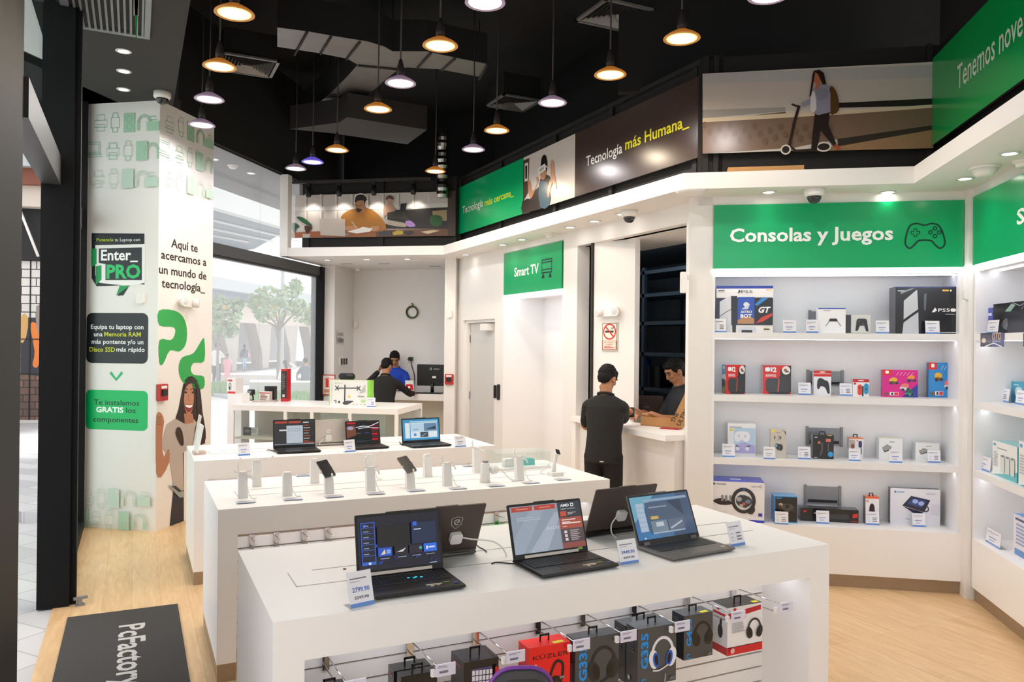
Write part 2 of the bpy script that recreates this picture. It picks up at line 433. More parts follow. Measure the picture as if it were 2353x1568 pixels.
# C coordinate where X=3.81 meets n
def onX(X, n): # point with x = X on the line n
    c = (X - n * FC.y.x) / FC.x.x; return corner(c, n)
s_in = [corner(-5.33,10.42), onX(3.81,10.42), onX(3.81,6.2), corner(1.83,6.2), corner(1.83,-3.2)]
s_out = [corner(-5.33,12.6), corner(-2.4,12.6), (4.3,10.9), (4.3,5.0), corner(.1,6.6), corner(2.34,6.6), corner(2.34,-3.2)]
mb = MB()
mb.prism([corner(-5.33,10.42), onX(3.81,10.42), (4.4,10.75), corner(-2.4,12.6), corner(-5.33,12.6)], ZS, ZT)
mb.prism([onX(3.81,10.42), onX(3.81,6.2), (4.4,5.25), (4.4,10.75)], ZS, ZT)
mb.prism([onX(3.81,6.2), corner(1.83,6.2), corner(2.45,6.7), (4.4,5.25)], ZS, ZT)
mb.prism([corner(1.83,6.2), corner(1.83,-3.2), corner(2.45,-3.2), corner(2.45,6.7)], ZS, ZT)
struct(mb, 'trim_4', 'wall')
# white post at the far left end of the soffit
wallbox('trim_5', FC, [(-5.34, 10.40, ZS, -5.22, 10.52, 4.27)])
# upper dark walls with mesh panels behind the banners
mb = MB(); mb.box(-5.25, 10.93, ZT, -2.86, 10.99, 4.28); o = struct(mb, 'wall_far_upper', 'mesh', None, FC.M())
mb = MB(); mb.box(-10.75, 4.27, ZT, -5.05, 4.33, 4.27); struct(mb, 'wall_side_upper', 'mesh', None, FE.M())
mb = MB(); mb.box(.3, 6.63, ZT, 2.16, 6.69, 4.26); struct(mb, 'wall_console_upper', 'mesh', None, FC.M())
mb = MB(); mb.box(-6.65, 2.14, ZT, 3.2, 2.2, 5.7); struct(mb, 'wall_right_upper', 'mesh', None, FD.M())
# bars of the mesh panels
mb = MB()
for c in (-5.16,-4.0,-2.9): mb.box(c-.03, 10.90, ZT, c+.03, 10.93, 4.28)
struct(mb, 'trim_6', 'mesh', None, FC.M())
mb = MB()
for y in (10.6,9.2,7.75,6.6,5.3): mb.box(-y-.03, 4.235, ZT, -y+.03, 4.27, 4.27)
mb.box(-10.75, 4.22, 4.24, -5.1, 4.27, 4.28)
struct(mb, 'trim_7', 'mesh', None, FE.M())
mb = MB()
for c in (.36,.44,2.05): mb.box(c-.02, 6.59, ZT, c+.02, 6.63, 4.26)
struct(mb, 'trim_8', 'mesh', None, FC.M())
# black upper shell beyond
mb = MB(); mb.box(-5.3, 12.6, 4.2, -2, 12.7, 5.7); mb.box(-.4,7.4,4.26,2.9,7.5,5.7); struct(mb, 'wall_back_black', 'black', None, FC.M())
mb = MB(); mb.box(-14, 5.3, 3.3, -6.2, 5.4, 5.7); struct(mb, 'wall_side_black', 'black', None, FE.M())

# far recess with the cash desk
wallbox('wall_far', FC, [(-5.34, 12.55, 0, -2.3, 12.7, ZS)])
wallbox('wall_far_side', FC, [(-5.34, 11.75, 0, -5.08, 12.56, ZS)])
wallbox('pillar_2', FC, [(-3.03, 10.89, 0, -2.87, 11.6, ZS)])
# side wall along X = 4.21 : column, door, niche, service window
wallbox('wall_side', FE, [(-10.62, 4.21, 0, -10.36, 5.0, ZS), (-10.36, 4.21, 2.21, -9.27, 4.36, ZS), (-9.27, 4.21, 0, -9.02, 4.9, ZS),
    (-9.02, 4.21, 3.03, -7.47, 4.36, ZS), (-7.47, 4.21, 0, -7.18, 4.9, ZS), (-7.18, 4.21, 2.93, -5.36, 4.36, ZS), (-7.18, 4.24, 0, -5.36, 4.36, 1.09),
    (-5.36, 4.21, 0, -5.2, 4.25, ZS)])
wallbox('wall_console', FC, [(.235, 6.554, 0, .418, 7.0, ZS), (.418, 6.95, 0, 2.29, 7.03, ZS), (.30, 6.554, 3.03, 2.4, 7.0, ZS)])
wallbox('wall_right', FD, [(-6.554, 2.29, 0, -6.45, 2.8, ZS), (-6.5, 2.72, 0, 3.2, 2.8, ZS), (-6.5, 2.325, 3.03, 3.2, 2.8, ZS)])
# room behind the service window (dark stockroom) and its white angled partition
pa = FE.L(Z(1366,560.6,2.92)); pb = FE.L(Z(1460,550.7,2.92)); pc = FE.L(Z(1574,540,2.92))
mb = MB()
d = (pb - pa).normalized(); nn = Vector((-d.y, d.x, 0))
q = [pa, pb, pb + nn*.08, pa + nn*.08]
mb.prism([(p.x, p.y) for p in q], 1.1, 2.93); 
struct(mb, 'wall_service_partition', 'wall', None, FE.M())
mb = MB(); mb.box(-7.18, 4.3, 2.93, -5.0, 5.05, 3.0); mb.box(-7.3, 4.36, .9, -7.18, 5.0, 3.05); struct(mb, 'ceiling_service', 'wall', None, FE.M())
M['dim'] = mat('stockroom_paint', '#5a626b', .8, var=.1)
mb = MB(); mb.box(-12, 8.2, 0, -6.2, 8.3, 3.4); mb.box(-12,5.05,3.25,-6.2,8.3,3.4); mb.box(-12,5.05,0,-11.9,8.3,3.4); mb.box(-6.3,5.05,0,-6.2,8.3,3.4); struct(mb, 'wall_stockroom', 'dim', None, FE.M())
# dark strip standing in for the shaded gap beside the partition
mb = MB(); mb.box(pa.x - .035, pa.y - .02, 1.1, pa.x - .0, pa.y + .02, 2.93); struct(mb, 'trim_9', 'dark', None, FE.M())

# door in the side wall
d1 = thing('door_1', None, None, FE.P(-10.36, 4.25, 0), FE.th); d1['kind'] = 'structure'
mb = MB(); mb.box(0, 0, 0, .06, .12, 2.21); mb.box(1.05, 0, 0, 1.09, .12, 2.21); mb.box(.06, 0, 2.17, 1.05, .12, 2.21); mb.build('door_frame', 'wall', d1)
M['door'] = mat('pale_grey_door', '#cfccc9', .5, var=.01)
mb = MB(); mb.box(.07, .05, .01, 1.045, .09, 2.165); lf = mb.build('door_leaf', 'door', d1)
mb = MB(); mb.box(.60, -.04, 2.06, .86, .05, 2.15); mb.build('door_closer', 'plastic_w', d1)
mb = MB()
for z in (.35, 1.1, 1.9): mb.box(.055, .035, z, .07, .05, z+.1)
mb.build('hinge', 'metal_grey', d1)

# ---------------------------------------------------------------- entrance and windows
# storefront plane X = -.5
def fbar(mb, y0, y1, z0, z1, x0=-.56, x1=-.44): mb.box(x0, y0, z0, x1, y1, z1)
w1 = thing('window_1', None, None, (0, 0, 0)); w1['kind'] = 'structure'
mb = MB(); fbar(mb, 6.36, 6.52, 0, 4.4, -.60, -.40); fbar(mb, 6.40, 6.50, 0, 4.4, -.40, -.36); mb.build('mullion', 'frame', w1)
mb = MB(); fbar(mb, 2.9, 4.48, 0, 4.4, -.66, -.50); mb.build('jamb', 'frame', w1)
M['jambedge'] = mat('brushed_door_edge', '#8d7668', .45, metal=.3)
mb = MB(); fbar(mb, 4.48, 4.52, 0, 4.4, -.62, -.505); mb.build('jamb_edge', 'jambedge', w1)
mb = MB(); fbar(mb, 4.5, 8.95, 2.98, 3.18, -.60, -.48); mb.build('transom', 'grey_frame', w1)
mb = MB(); fbar(mb, 6.5, 8.95, 0, .09); fbar(mb, 8.88, 8.97, 0, 4.3); mb.build('window_frame', 'frame', w1)
mb = MB(); mb.box(-.505, 6.5, .09, -.495, 8.9, 2.98); mb.build('pane', 'glass', w1)
mb = MB(); mb.box(-.555, 4.52, 3.18, -.545, 8.9, 4.3); mb.build('pane', 'glass', w1)
# window beyond the pillar, plane C = -5.33, along n
w2 = thing('window_2', None, None, (0, 0, 0), FP.th); w2['kind'] = 'structure'
mb = MB(); mb.box(7.6, 5.27, 2.93, 11.75, 5.42, 3.07); mb.box(7.6, 5.30, 2.90, 11.75, 5.38, 2.93); mb.build('transom', 'grey_frame', w2)
mb = MB(); mb.box(11.62, 5.25, 0, 11.76, 5.42, 3.07); mb.build('window_frame', 'frame', w2)
mb = MB(); mb.box(7.6, 5.335, 0, 9.83, 5.343, 2.92); mb.build('pane', 'veiled', w2)
mb = MB(); mb.box(9.838, 5.335, 0, 11.65, 5.343, 2.92); mb.build('pane', 'veiled', w2)
mb = MB(); mb.box(7.6, 5.335, 3.06, 9.83, 5.343, 4.27); mb.build('pane', 'veiled', w2)
mb = MB(); mb.box(9.838, 5.335, 3.06, 11.0, 5.343, 4.27); mb.build('pane', 'veiled', w2)

M['hatch'] = mat('grey_hatch_gap', '#b5aea8', .5)
# ================================================================ display tables
def table(name, label, y0, y1, slat=True, extra=()):
    """white island table: slab top, two slab legs, recessed slatwall, bronze plinth"""
    t = thing(name, label, 'display table', (0, y0, 0)); d = y1 - y0; x0, x1, h = .425, 2.98, .9585
    mb = MB(); mb.box(x0, 0, .815, x1, d, h); tt = mb.build('tabletop', 'table', t)
    mb = MB()
    for (a, b, w) in ((x0+.14, d*.56, 2.3),):
        mb.box(a, d*.36, h, a+2.27, d*.36+.006, h+.0012); mb.box(a+.1, d*.56, h, a+2.27, d*.56+.006, h+.0012); mb.box(a, d*.36, h, a+.004, d*.56, h+.0012)
    mb.build('cable_hatch', 'hatch', tt)
    for (a, b) in ((x0, x0+.105), (x1-.125, x1)):
        mb = MB(); mb.box(a, 0, .10, b, d, .815); mb.build('leg', 'table', t)
        mb = MB(); mb.box(a+.004, .004, 0, b-.004, d-.004, .10); mb.build('plinth', 'plinth', t)
    mb = MB(); z = .80
    mb.box(x0+.105, .335, .05, x1-.125, d-.335, .815, 0)
    mb.box(x0+.105, .32, .775, x1-.125, .335, .815, 0)
    z = .725
    k = 0
    while z > .09:
        mb.box(x0+.105, .305, z-.0655, x1-.125, .335, z, 0); mb.box(x0+.105, d-.335, z-.0655, x1-.125, d-.305, z, 0)
        mb.box(x0+.105, .318, z, x1-.125, .33, z+.008, 1); z -= .0735
    mb.build('slatwall', ['table', 'plinth'], t)
    mb = MB(); mb.box(x0+.12, .12, .803, x1-.14, .15, .814); mb.build('led_strip', mat('table_led_' + str(int(y0*10)), '#ffffff', emit='#eef4ff', es=3.5), t)
    return t
table('display_table', 'front white island table holding the gaming laptops, hooks of headsets below', 2.70, 3.68)
table('display_table', 'middle white island table carrying the empty phone stands', 4.61, 5.58)
table('display_table', 'rear white island table with laptops, nearest the glass display cabinet', 6.52, 7.50)

# ================================================================ wall shelving
SH = (2.0, 1.495, .985)     # shelf tops
def shelving(name, label, fr, x0, x1, y, d, base=.468):
    t = thing(name, label, 'shelving', (0, 0, 0), fr.th)
    mb = MB(); mb.box(x0, y+d-.02, .1, x1, y+d, 2.47); mb.build('back_panel', 'shelf', t)
    for a in (x0, x1-.025):
        mb = MB(); mb.box(a, y+.002, base, a+.025, y+d, 3.03); mb.build('side_panel', 'shelf', t)
    for z in SH:
        mb = MB(); mb.box(x0+.025, y, z-.052, x1-.025, y+d-.02, z); sh = mb.build('shelf', 'shelf', t)
        mb = MB(); mb.box(x0+.03, y+.06, z-.0548, x1-.03, y+.085, z-.052); mb.build('led_strip', 'strip', sh)
    mb = MB(); mb.box(x0, y, .1, x1, y+d-.02, base); mb.build('base_panel', 'table', t)
    mb = MB(); mb.box(x0, y+.02, 0, x1, y+.06, .1); mb.build('plinth', 'plinth', t)
    mb = MB(); mb.box(x0+.025, y+.012, 2.50, x1-.025, y+d, 3.03); mb.build('header_box', 'shelf', t)
    mb = MB(); mb.box(x0+.01, y-.012, 2.478, x1-.01, y+.02, 2.502); mb.build('led_strip', 'strip', t)
    mb = MB(); mb.box(x0+.03, y+.12, 2.462, x1-.03, y+.14, 2.47); mb.build('led_strip', 'strip', t)
    mb = MB(); mb.box(x0+.025, y+.02, 2.47, x1-.025, y+d, 2.50); mb.build('top_shelf', 'shelf', t)
    return t
shelving('wall_shelving', 'white lit shelving of games and consoles under the game controller sign', FC, .418, 2.29, 6.554, .40)
shelving('wall_shelving', 'white lit shelving on the right-hand wall, cut off by the picture edge', FD, -6.44, -1.2, 2.325, .40)
# corner post
mb = MB(); mb.box(2.29, 6.50, 0, 2.33, 6.6, ZS); struct(mb, 'trim_10', 'wall', None, FC.M())
# television bay
t = thing('television_bay', 'empty white bay under the green Smart TV sign', 'display bay', (0, 0, 0), FE.th)
mb = MB(); mb.box(-9.02, 4.79, 0, -7.47, 4.82, 2.5); mb.build('back_panel', 'shelf', t)
mb = MB(); mb.box(-9.02, 4.21, 0, -9.0, 4.8, 2.5); mb.build('side_panel', 'shelf', t)
mb = MB(); mb.box(-7.49, 4.21, 0, -7.47, 4.8, 2.5); mb.build('side_panel', 'shelf', t)
mb = MB(); mb.box(-9.0, 4.222, 2.47, -7.49, 4.8, 3.03); mb.build('header_box', 'shelf', t)
mb = MB(); mb.box(-9.01, 4.195, 2.435, -7.48, 4.225, 2.47); mb.build('led_strip', 'strip', t)
mb = MB(); mb.box(-8.99, 4.33, 2.455, -7.5, 4.36, 2.47); mb.build('led_strip', 'strip', t)
# service counter in the window
t = thing('service_counter', 'white counter board in the service window, under the cardboard box', 'counter')
P = [(4.01,5.36),(4.24,5.36),(5.0,5.36),(5.0,7.17),(4.24,7.17),(4.14,7.17),(4.06,6.6),(4.03,6.1)]
mb = MB(); mb.prism(P, 1.085, 1.135); mb.build('counter_top', 'table', t)
mb = MB(); mb.prism([(4.12,5.38),(4.24,5.38),(4.24,7.12),(4.2,7.12),(4.13,6.3)], 0, 1.085); mb.build('counter_front', 'wall', t)
mb = MB(); mb.box(4.15, 7.08, 0, 4.25, 7.16, 1.085); mb.build('counter_post', 'table', t)

# dark stock shelves seen through the service window
t = thing('stock_rack', 'dark metal storage rack in the stockroom behind the service window', 'storage rack', (0, 0, 0), FE.th)
M['rack'] = mat('grey_painted_steel', '#4d5a66', .5, metal=.2)
for z in (1.28, 1.78, 2.22, 2.62, 2.95):
    mb = MB(); mb.box(-10.6, 6.6, z-.05, -7.0, 7.3, z); mb.build('rack_shelf', 'rack', t)
for x in (-10.5, -9.38, -8.2, -7.1):
    for y in (6.6, 7.25):
        mb = MB(); mb.box(x-.03, y, 0, x+.03, y+.05, 3.0); mb.build('rack_post', 'rack', t)
# glass display cabinet
t = thing('glass_cabinet', 'long white glass-fronted display cabinet behind the rear laptop table', 'display cabinet', (0, 0, 0), FC.th)
c0, c1, n0, n1, zt = -5.17, -3.02, 8.85, 9.82, 1.10
mb = MB(); mb.box(c0, n0, zt-.065, c1, n1, zt); mb.build('cabinet_top', 'table', t)
mb = MB(); mb.box(c0, n0, 0, c1, n1, .36); mb.build('cabinet_base', 'table', t)
M['cab'] = mat('cream_cabinet_interior', '#d3cec0', .5)
mb = MB(); mb.box(c0+.02, n0+.55, .36, c1-.02, n0+.58, zt-.065); mb.build('back_panel', 'cab', t)
mb = MB(); mb.box(c0+.03, n0+.05, .68, c1-.03, n0+.55, .7); mb.build('inner_shelf', 'cab', t)
for c in (c0, c0+.7, (c0+c1)/2-.03, c1-.62, c1-.04):
    mb = MB(); mb.box(c, n0, .36, c+.04, n0+.03, zt-.065); mb.build('post', 'table', t)
for c in (c1-.04,):
    mb = MB(); mb.box(c, n1-.04, .36, c+.04, n1, zt-.065); mb.build('post', 'table', t)
for a, b in ((c0+.04, (c0+c1)/2-.03), ((c0+c1)/2+.01, c1-.04)):
    mb = MB(); mb.box(a, n0+.012, .37, b, n0+.018, zt-.07); mb.build('glass_door', 'acrylic', t)
mb = MB(); mb.box(c1-.02, n0+.04, .37, c1-.014, n1-.04, zt-.07); mb.build('glass_side', 'acrylic', t)
# cash desk
t = thing('cash_desk', 'white cash desk with the black monitor, in front of the far wall', 'desk', (0, 0, 0), FC.th)
mb = MB(); mb.box(-4.7, 11.55, 1.0, -2.95, 12.1, 1.10); mb.build('desk_top', 'table', t)
mb = MB(); mb.box(-3.1, 11.57, 0, -2.97, 12.1, 1.0); mb.build('desk_side', 'table', t)
mb = MB(); mb.box(-4.7, 11.57, 0, -4.57, 12.1, 1.0); mb.build('desk_side', 'table', t)
mb = MB(); mb.box(-4.57, 11.95, 0.1, -3.1, 11.98, 1.0); mb.build('desk_panel', 'cab', t)

# ================================================================ lamps
def disk_light(name, parent, z, size, w, col):
    l = bpy.data.lights.new(name, 'SPOT'); l.spot_size = math.radians(176); l.spot_blend = .5; l.shadow_soft_size = size / 2; l.energy = w; l.color = col
    o = bpy.data.objects.new(name, l); COL.objects.link(o); o.parent = parent; o.location = (0, 0, z); return o
WARM, COOL, BLUE = ('#ffb648', (1, .84, .64)), ('#fbe9ff', (1, .95, .95)), ('#8a7dff', (.86, .86, 1))
M['lw'] = mat('warm_lamp_rim', '#8a6a45', .4, emit='#ff9a2e', es=.22)
M['lc'] = mat('cool_lamp_rim', '#8a8088', .4, emit='#c9a5c8', es=.18)
M['lb'] = mat('bluish_lamp_rim', '#7a78a0', .4, emit='#6d5cf0', es=.4)
M['dw'] = mat('warm_lamp_glass', '#ffffff', .5, emit='#ffe2a0', es=4.0)
M['dc'] = mat('cool_lamp_glass', '#ffffff', .5, emit='#fff4ff', es=4.0)
M['db'] = mat('bluish_lamp_glass', '#ffffff', .5, emit='#c8c8ff', es=3.0)
M['gw'] = mat('warm_glow_ring', '#ffffff', .5, emit='#ffb545', es=1.7)
M['gc'] = mat('cool_glow_ring', '#ffffff', .5, emit='#f6d8f6', es=1.3)
M['gb'] = mat('bluish_glow_ring', '#ffffff', .5, emit='#8a80ff', es=1.6)
M['cord'] = mat('brown_lamp_cord', '#3a3230', .6)
M['socket'] = mat('dark_lamp_socket', '#33292a', .5)
rows = {'left': [(537,33,'w'),(505,155,'w'),(481,230,'c'),(464,289,'c')],
        'mid': [(1114,8,'c'),(1011,107,'w'),(919,193,'c'),(872,253,'w'),(780,347,'w'),(711,373,'b'),(661,387,'c')],
        'right': [(1780,-4,'c'),(1573,92,'w'),(1403,174,'w'),(1263,237,'c'),(1129,300,'w'),(1086,345,'c'),(1000,395,'w')]}
LL = {(537,33):'nearest warm round pendant of the left row, above the entrance side', (505,155):'warm round pendant hanging just in front of the left square ceiling vent',
 (481,230):'cool white round pendant third along the left row, before the printed pillar', (464,289):'cool white round pendant overlapping the top of the printed pillar',
 (1114,8):'cool white pendant at the top edge, nearest of the middle row', (1011,107):'warm pendant on a thick cord beside the right arm of the duct',
 (919,193):'cool white pendant hanging under the fork of the grey duct', (872,253):'warm pendant between the duct fork and the far banner, middle row',
 (780,347):'warm pendant in front of the end of the grey duct', (711,373):'bluish violet pendant above the far photo banner', (661,387):'small cool pendant just above the white soffit post',
 (1780,-4):'cool pendant cut off by the top edge above the scooter banner', (1573,92):'warm pendant nearest the brown banner corner, right row', (1403,174):'warm pendant below the square ceiling vent of the right row',
 (1263,237):'cool white pendant on a long cord right of the smaller dark vent', (1129,300):'warm pendant hanging below the small dark vent', (1086,345):'cool white pendant in front of the green end of the side banner',
 (1000,395):'warm pendant in front of the silver foil pipe'}
def pendant(kind):
    rim, dif, c = {'w': ('lw','dw',WARM), 'c': ('lc','dc',COOL), 'b': ('lb','db',BLUE)}[kind]
    t = thing('pendant_lamp', 'x', 'pendant lamp')
    mb = MB(); mb.lathe([(.045,.06),(.10,.03),(.124,.012),(.127,.004),(.120,0),(.106,.003),(.104,.012)], 28); mb.build('lamp_shade', rim, t)
    mb = MB(); mb.lathe([(.088,.010),(.088,.0030),(.05,.001),(.002,.0)], 28); df = mb.build('diffuser', dif, t)
    mb = MB(); mb.lathe([(.1035,.011),(.1035,.0045),(.087,.0032),(.086,.011)], 28); mb.build('glow_ring', {'w':'gw','c':'gc','b':'gb'}[kind], t)
    mb = MB(); mb.lathe([(.03,.07),(.034,.10),(.03,.135),(.02,.17),(.012,.2)], 14); mb.build('socket', 'socket', t)
    mb = MB(); mb.tube([(0,0,.19),(.004,0,.7),(0,0,1.7)], .007, 6); mb.build('cord', 'cord', t)
    disk_light('lamp_light', t, -.012, .14, PENDANT_W, c[1])
    return t
_pd = {}
for rn, L in rows.items():
    for px, py, k in L:
        p = Z(px, py, 4.0); p.x = {'left': .568, 'mid': 1.94, 'right': 3.33}[rn] * .35 + p.x * .65
        if k not in _pd: o = pendant(k); _pd[k] = o; o.location = p; o['label'] = LL[(px, py)]; o['group'] = 'round pendant lamps under the black ceiling'
        else: copy_thing(_pd[k], p, None, LL[(px, py)], 'round pendant lamps under the black ceiling')
# copies of a lamp share its light data through object copies
_dl = None
def downlight(p, label, w=None, group='recessed downlights in the white soffit'):
    global _dl
    if _dl is None:
        t = thing('downlight', label, 'downlight', p, 0, group)
        mb = MB(); mb.lathe([(.062,0),(.062,-.006),(.044,-.008),(.042,0)], 20); mb.build('ring', 'chromering', t)
        mb = MB(); mb.lathe([(.042,-.001),(.042,-.004)], 20); mb.build('diffuser', 'down', t)
        l = bpy.data.lights.new('downlight_light', 'SPOT'); l.energy = DOWN_W; l.spot_size = 2.0; l.spot_blend = .8; l.shadow_soft_size = .04; l.color = (1, .95, .88)
        o = bpy.data.objects.new('downlight_light', l); COL.objects.link(o); o.parent = t; o.location = (0, 0, -.012)
        _dl = t
    else: copy_thing(_dl, p, None, label, group)
for px, py, lb in ((752,597,'downlight in the far soffit, nearest the window side'), (843,596,'downlight in the far soffit over the ceiling camera'), (936,595,'downlight in the far soffit above the wall cable coil'),
    (1070,585,'downlight in the soffit above the column beside the white door'), (1155,562,'downlight in the soffit left of the Smart TV sign'), (1199,550,'downlight in the soffit above the Smart TV lettering'),
    (1310,522,'downlight between the smoke detector and the service window'), (1366,508,'downlight over the left part of the service window'), (1429,492,'downlight right beside the dome camera over the service window'),
    (1766,441,'downlight over the word Consolas'), (2040,441,'downlight over the printed game controller'), (2217,410,'downlight in the right soffit beside the conical detector'), (2320,352,'downlight in the right soffit nearest the picture edge')):
    downlight(Z(px, py, ZS), lb)
for px, py, lb in ((284,117,'nearest of three downlights in the grey entrance ceiling'), (285,163,'middle of three downlights in the grey entrance ceiling'), (284,205,'farthest of three downlights in the grey entrance ceiling'),
    (492,366,'downlight in the grey ceiling right behind the printed pillar'), (577,398,'downlight in the grey ceiling above the dark window beam'), (655,427,'downlight at the grey ceiling edge by the white soffit post')):
    downlight(Z(px, py, 4.26), lb, group='downlights in the dark grey ceiling')

# ================================================================ banners and wall signs
GREEN, LIME, BROWN = '#06a866', '#e9e337', '#43342f'
def zc(x0, y0, s): return lambda *p: [(x0 + a / s, y0 + b / s) for a, b in p]
def panel(name, label, cat, fr, y, x0, z0, x1, z1, col, th=.02, m='print', edge='#2a2624', group=None):
    """flat printed panel fixed to a wall: returns (object builder, face)"""
    mb = MB(); c = srgb(col); e = srgb(edge)
    mb.box(x0, y, z0, x1, y + th, z1, cols={'f': c, 'r': e, 'b': e, 'l': e, 'T': e, 'd': e})
    f = Face(mb, (0, y, 0), (1, 0, 0), (0, 0, 1), frame=fr, y=y)
    f.args = (name, label, cat, fr, m, group); return f
def done(f):
    name, label, cat, fr, m, group = f.args
    o = f.mb.build(name, m, None, fr.M()); tag(o, label, cat, group); return o
def sub(f, name, parent, m='print'):
    """a separate printed layer of a panel, as its child"""
    mb = MB(); g = Face(mb, f.o, f.u, f.v, e0=f.k + 4, frame=f.fr, y=f.y); g.parent = parent; g.nm = name; g.m = m; return g
def sdone(g):
    o = g.mb.build(g.nm, g.m); o.parent = g.parent; return o
def ptext(f, t, p0, p1, hpx, col, bold=1.0, slant=0):
    """text whose baseline runs between two points of the photograph"""
    a = f.q(*p0); b = f.q(*p1); h = f.q(p0[0], p0[1] - hpx)[1] - a[1]
    f.text(t, a[0], a[1], h, col, w=b[0] - a[0], bold=bold, rot=0, slant=slant)

# ---- big green header signs
f = panel('wall_sign', 'green sign reading Consolas y Juegos with a game controller outline', 'sign', FC, 6.535, .425, 2.515, 2.285, 3.028, GREEN, .03, 'gprint', '#0b7a48')
o = done(f); g = sub(f, 'lettering', o, 'gprint')
ptext(g, 'Consolas y Juegos', (1677, 556), (2052, 556), 30, '#ffffff', 3.2); sdone(g)
g = sub(f, 'controller_icon', o, 'gprint'); ic = '#0b2f25'
pad = [(2080,560),(2084,535),(2092,518),(2108,514),(2124,518),(2140,514),(2156,518),(2166,535),(2171,560),(2160,571),(2148,562),(2138,553),(2112,553),(2102,562),(2090,571)]
g.line([g.q(*p) for p in pad], .012, ic, True, 4)
for a, b in ((2104,522),(2104,546)): pass
cx, cz = g.q(2103, 535)
g.line([(cx-.03, cz-.01),(cx-.01, cz-.01),(cx-.01, cz-.03),(cx+.01, cz-.03),(cx+.01, cz-.01),(cx+.03, cz-.01),(cx+.03, cz+.01),(cx+.01, cz+.01),(cx+.01, cz+.03),(cx-.01, cz+.03),(cx-.01, cz+.01),(cx-.03, cz+.01)], .007, ic, True)
for p in ((2148,525),(2138,534),(2158,534),(2148,543)): a, b = g.q(*p); g.ring(a, b, .013, .013, .007, ic, 14)
sdone(g)
f = panel('wall_sign', 'green sign on the right wall showing only a capital S before the picture edge', 'sign', FD, 2.305, -6.42, 2.515, -1.2, 3.028, GREEN, .03, 'gprint', '#0b7a48')
o = done(f); g = sub(f, 'lettering', o, 'gprint'); ptext(g, 'Smartwatch', (2337, 517), (2590, 500), 34, '#ffffff', 3.2); sdone(g)
f = panel('wall_sign', 'green sign reading Smart TV over the empty white bay', 'sign', FE, 4.203, -8.99, 2.50, -7.50, 3.02, GREEN, .02, 'gprint', '#0b7a48')
o = done(f); g = sub(f, 'lettering', o, 'gprint'); ptext(g, 'Smart TV', (1182, 636), (1238, 631), 20, '#ffffff', 3.0); sdone(g)
g = sub(f, 'television_icon', o, 'gprint')
a = g.q(1245, 628); b = g.q(1268, 594)
g.line([(a[0], a[1]), (b[0], a[1]), (b[0], b[1]), (a[0], b[1])], .016, ic, True)
g.line([(a[0], a[1]+.035), (b[0], a[1]+.035)], .012, ic); g.line([(a[0], b[1]-.03), (b[0], b[1]-.03)], .012, ic)
for k in (.15, .85):
    x = a[0] + (b[0]-a[0])*k; g.poly([(x-.035, a[1]-.06), (x+.035, a[1]-.06), (x, a[1])], ic)
sdone(g)

# ---- banner ring above the soffits
# far photo banner
f = panel('photo_banner', 'photo banner of a man in a mustard jumper writing beside a laptop', 'banner', FC, 10.88, -5.415, 3.425, -2.885, 4.06, '#cfc6bf')
q = zc(420, 380, 3.0157)
o = done(f); g = sub(f, 'photo_print', o)
for x in (860, 965, 1070, 1180, 1290, 1395, 1500, 1605, 1715): g.pp(q((x-14,200),(x-4,200),(x-4,455),(x-14,455)), '#e2dbd4')
g.pp(q((762,290),(1838,262),(1838,292),(762,318)), '#e2dbd4')
for x in (862, 968, 1072, 1182, 1292, 1398, 1502, 1607): g.pp(q((x-2,200),(x+3,200),(x+3,290),(x-2,290)), '#a3968c'); g.pp(q((x-2,322),(x+3,320),(x+3,450),(x-2,450)), '#a89c92')
g.pp(q((1838,180),(1893,178),(1891,490),(1838,492)), '#43312a')
g.pp(q((1470,312),(1640,303),(1838,292),(1838,440),(1400,440),(1420,360)), '#2d2926', 0)
g.pp(q((1730,318),(1832,310),(1832,385),(1740,388)), '#a58d6c')
g.pp(q((757,468),(1000,455),(1838,440),(1838,490),(757,503)), '#9a5c36')
g.pp(q((1340,455),(1838,440),(1838,490),(1340,497)), '#6d4630')
# plants, laptop, pot
g.pp(q((762,400),(800,412),(810,430),(790,440),(780,470),(762,455)), '#1d4a2b', 3); g.pp(q((790,358),(840,366),(900,418),(880,420),(830,396)), '#22552f', 3)
g.pp(q((845,425),(870,420),(900,430),(885,455),(875,470),(858,470)), '#4c2a20', 3); g.pp(q((832,478),(886,477),(882,502),(836,503)), '#b9b1a8')
g.pp(q((1720,355),(1760,345),(1800,365),(1795,410),(1760,425),(1718,405)), '#2c5c30', 3)
# seated reader on the sofa
g.pp(q((1372,352),(1400,372),(1480,390),(1540,402),(1545,430),(1420,412),(1375,380)), '#b6a797', 2)
g.pp(q((1395,292),(1430,268),(1462,285),(1475,320),(1440,345),(1398,345)), '#c39a80', 3); g.pp(q((1420,330),(1520,320),(1560,360),(1590,405),(1570,415),(1520,372),(1440,372)), '#413a33', 2)
g.ell(*g.q(*q((1438,240))[0]), .042, .058, '#c2997f'); g.pp(q((1410,245),(1415,218),(1440,210),(1460,225),(1462,240),(1430,232)), '#5a4334', 3)
g.pp(q((1512,268),(1555,264),(1546,316),(1508,320)), '#25252c'); g.pp(q((1545,392),(1580,385),(1615,415),(1600,428),(1560,425)), '#b68bd0', 2)
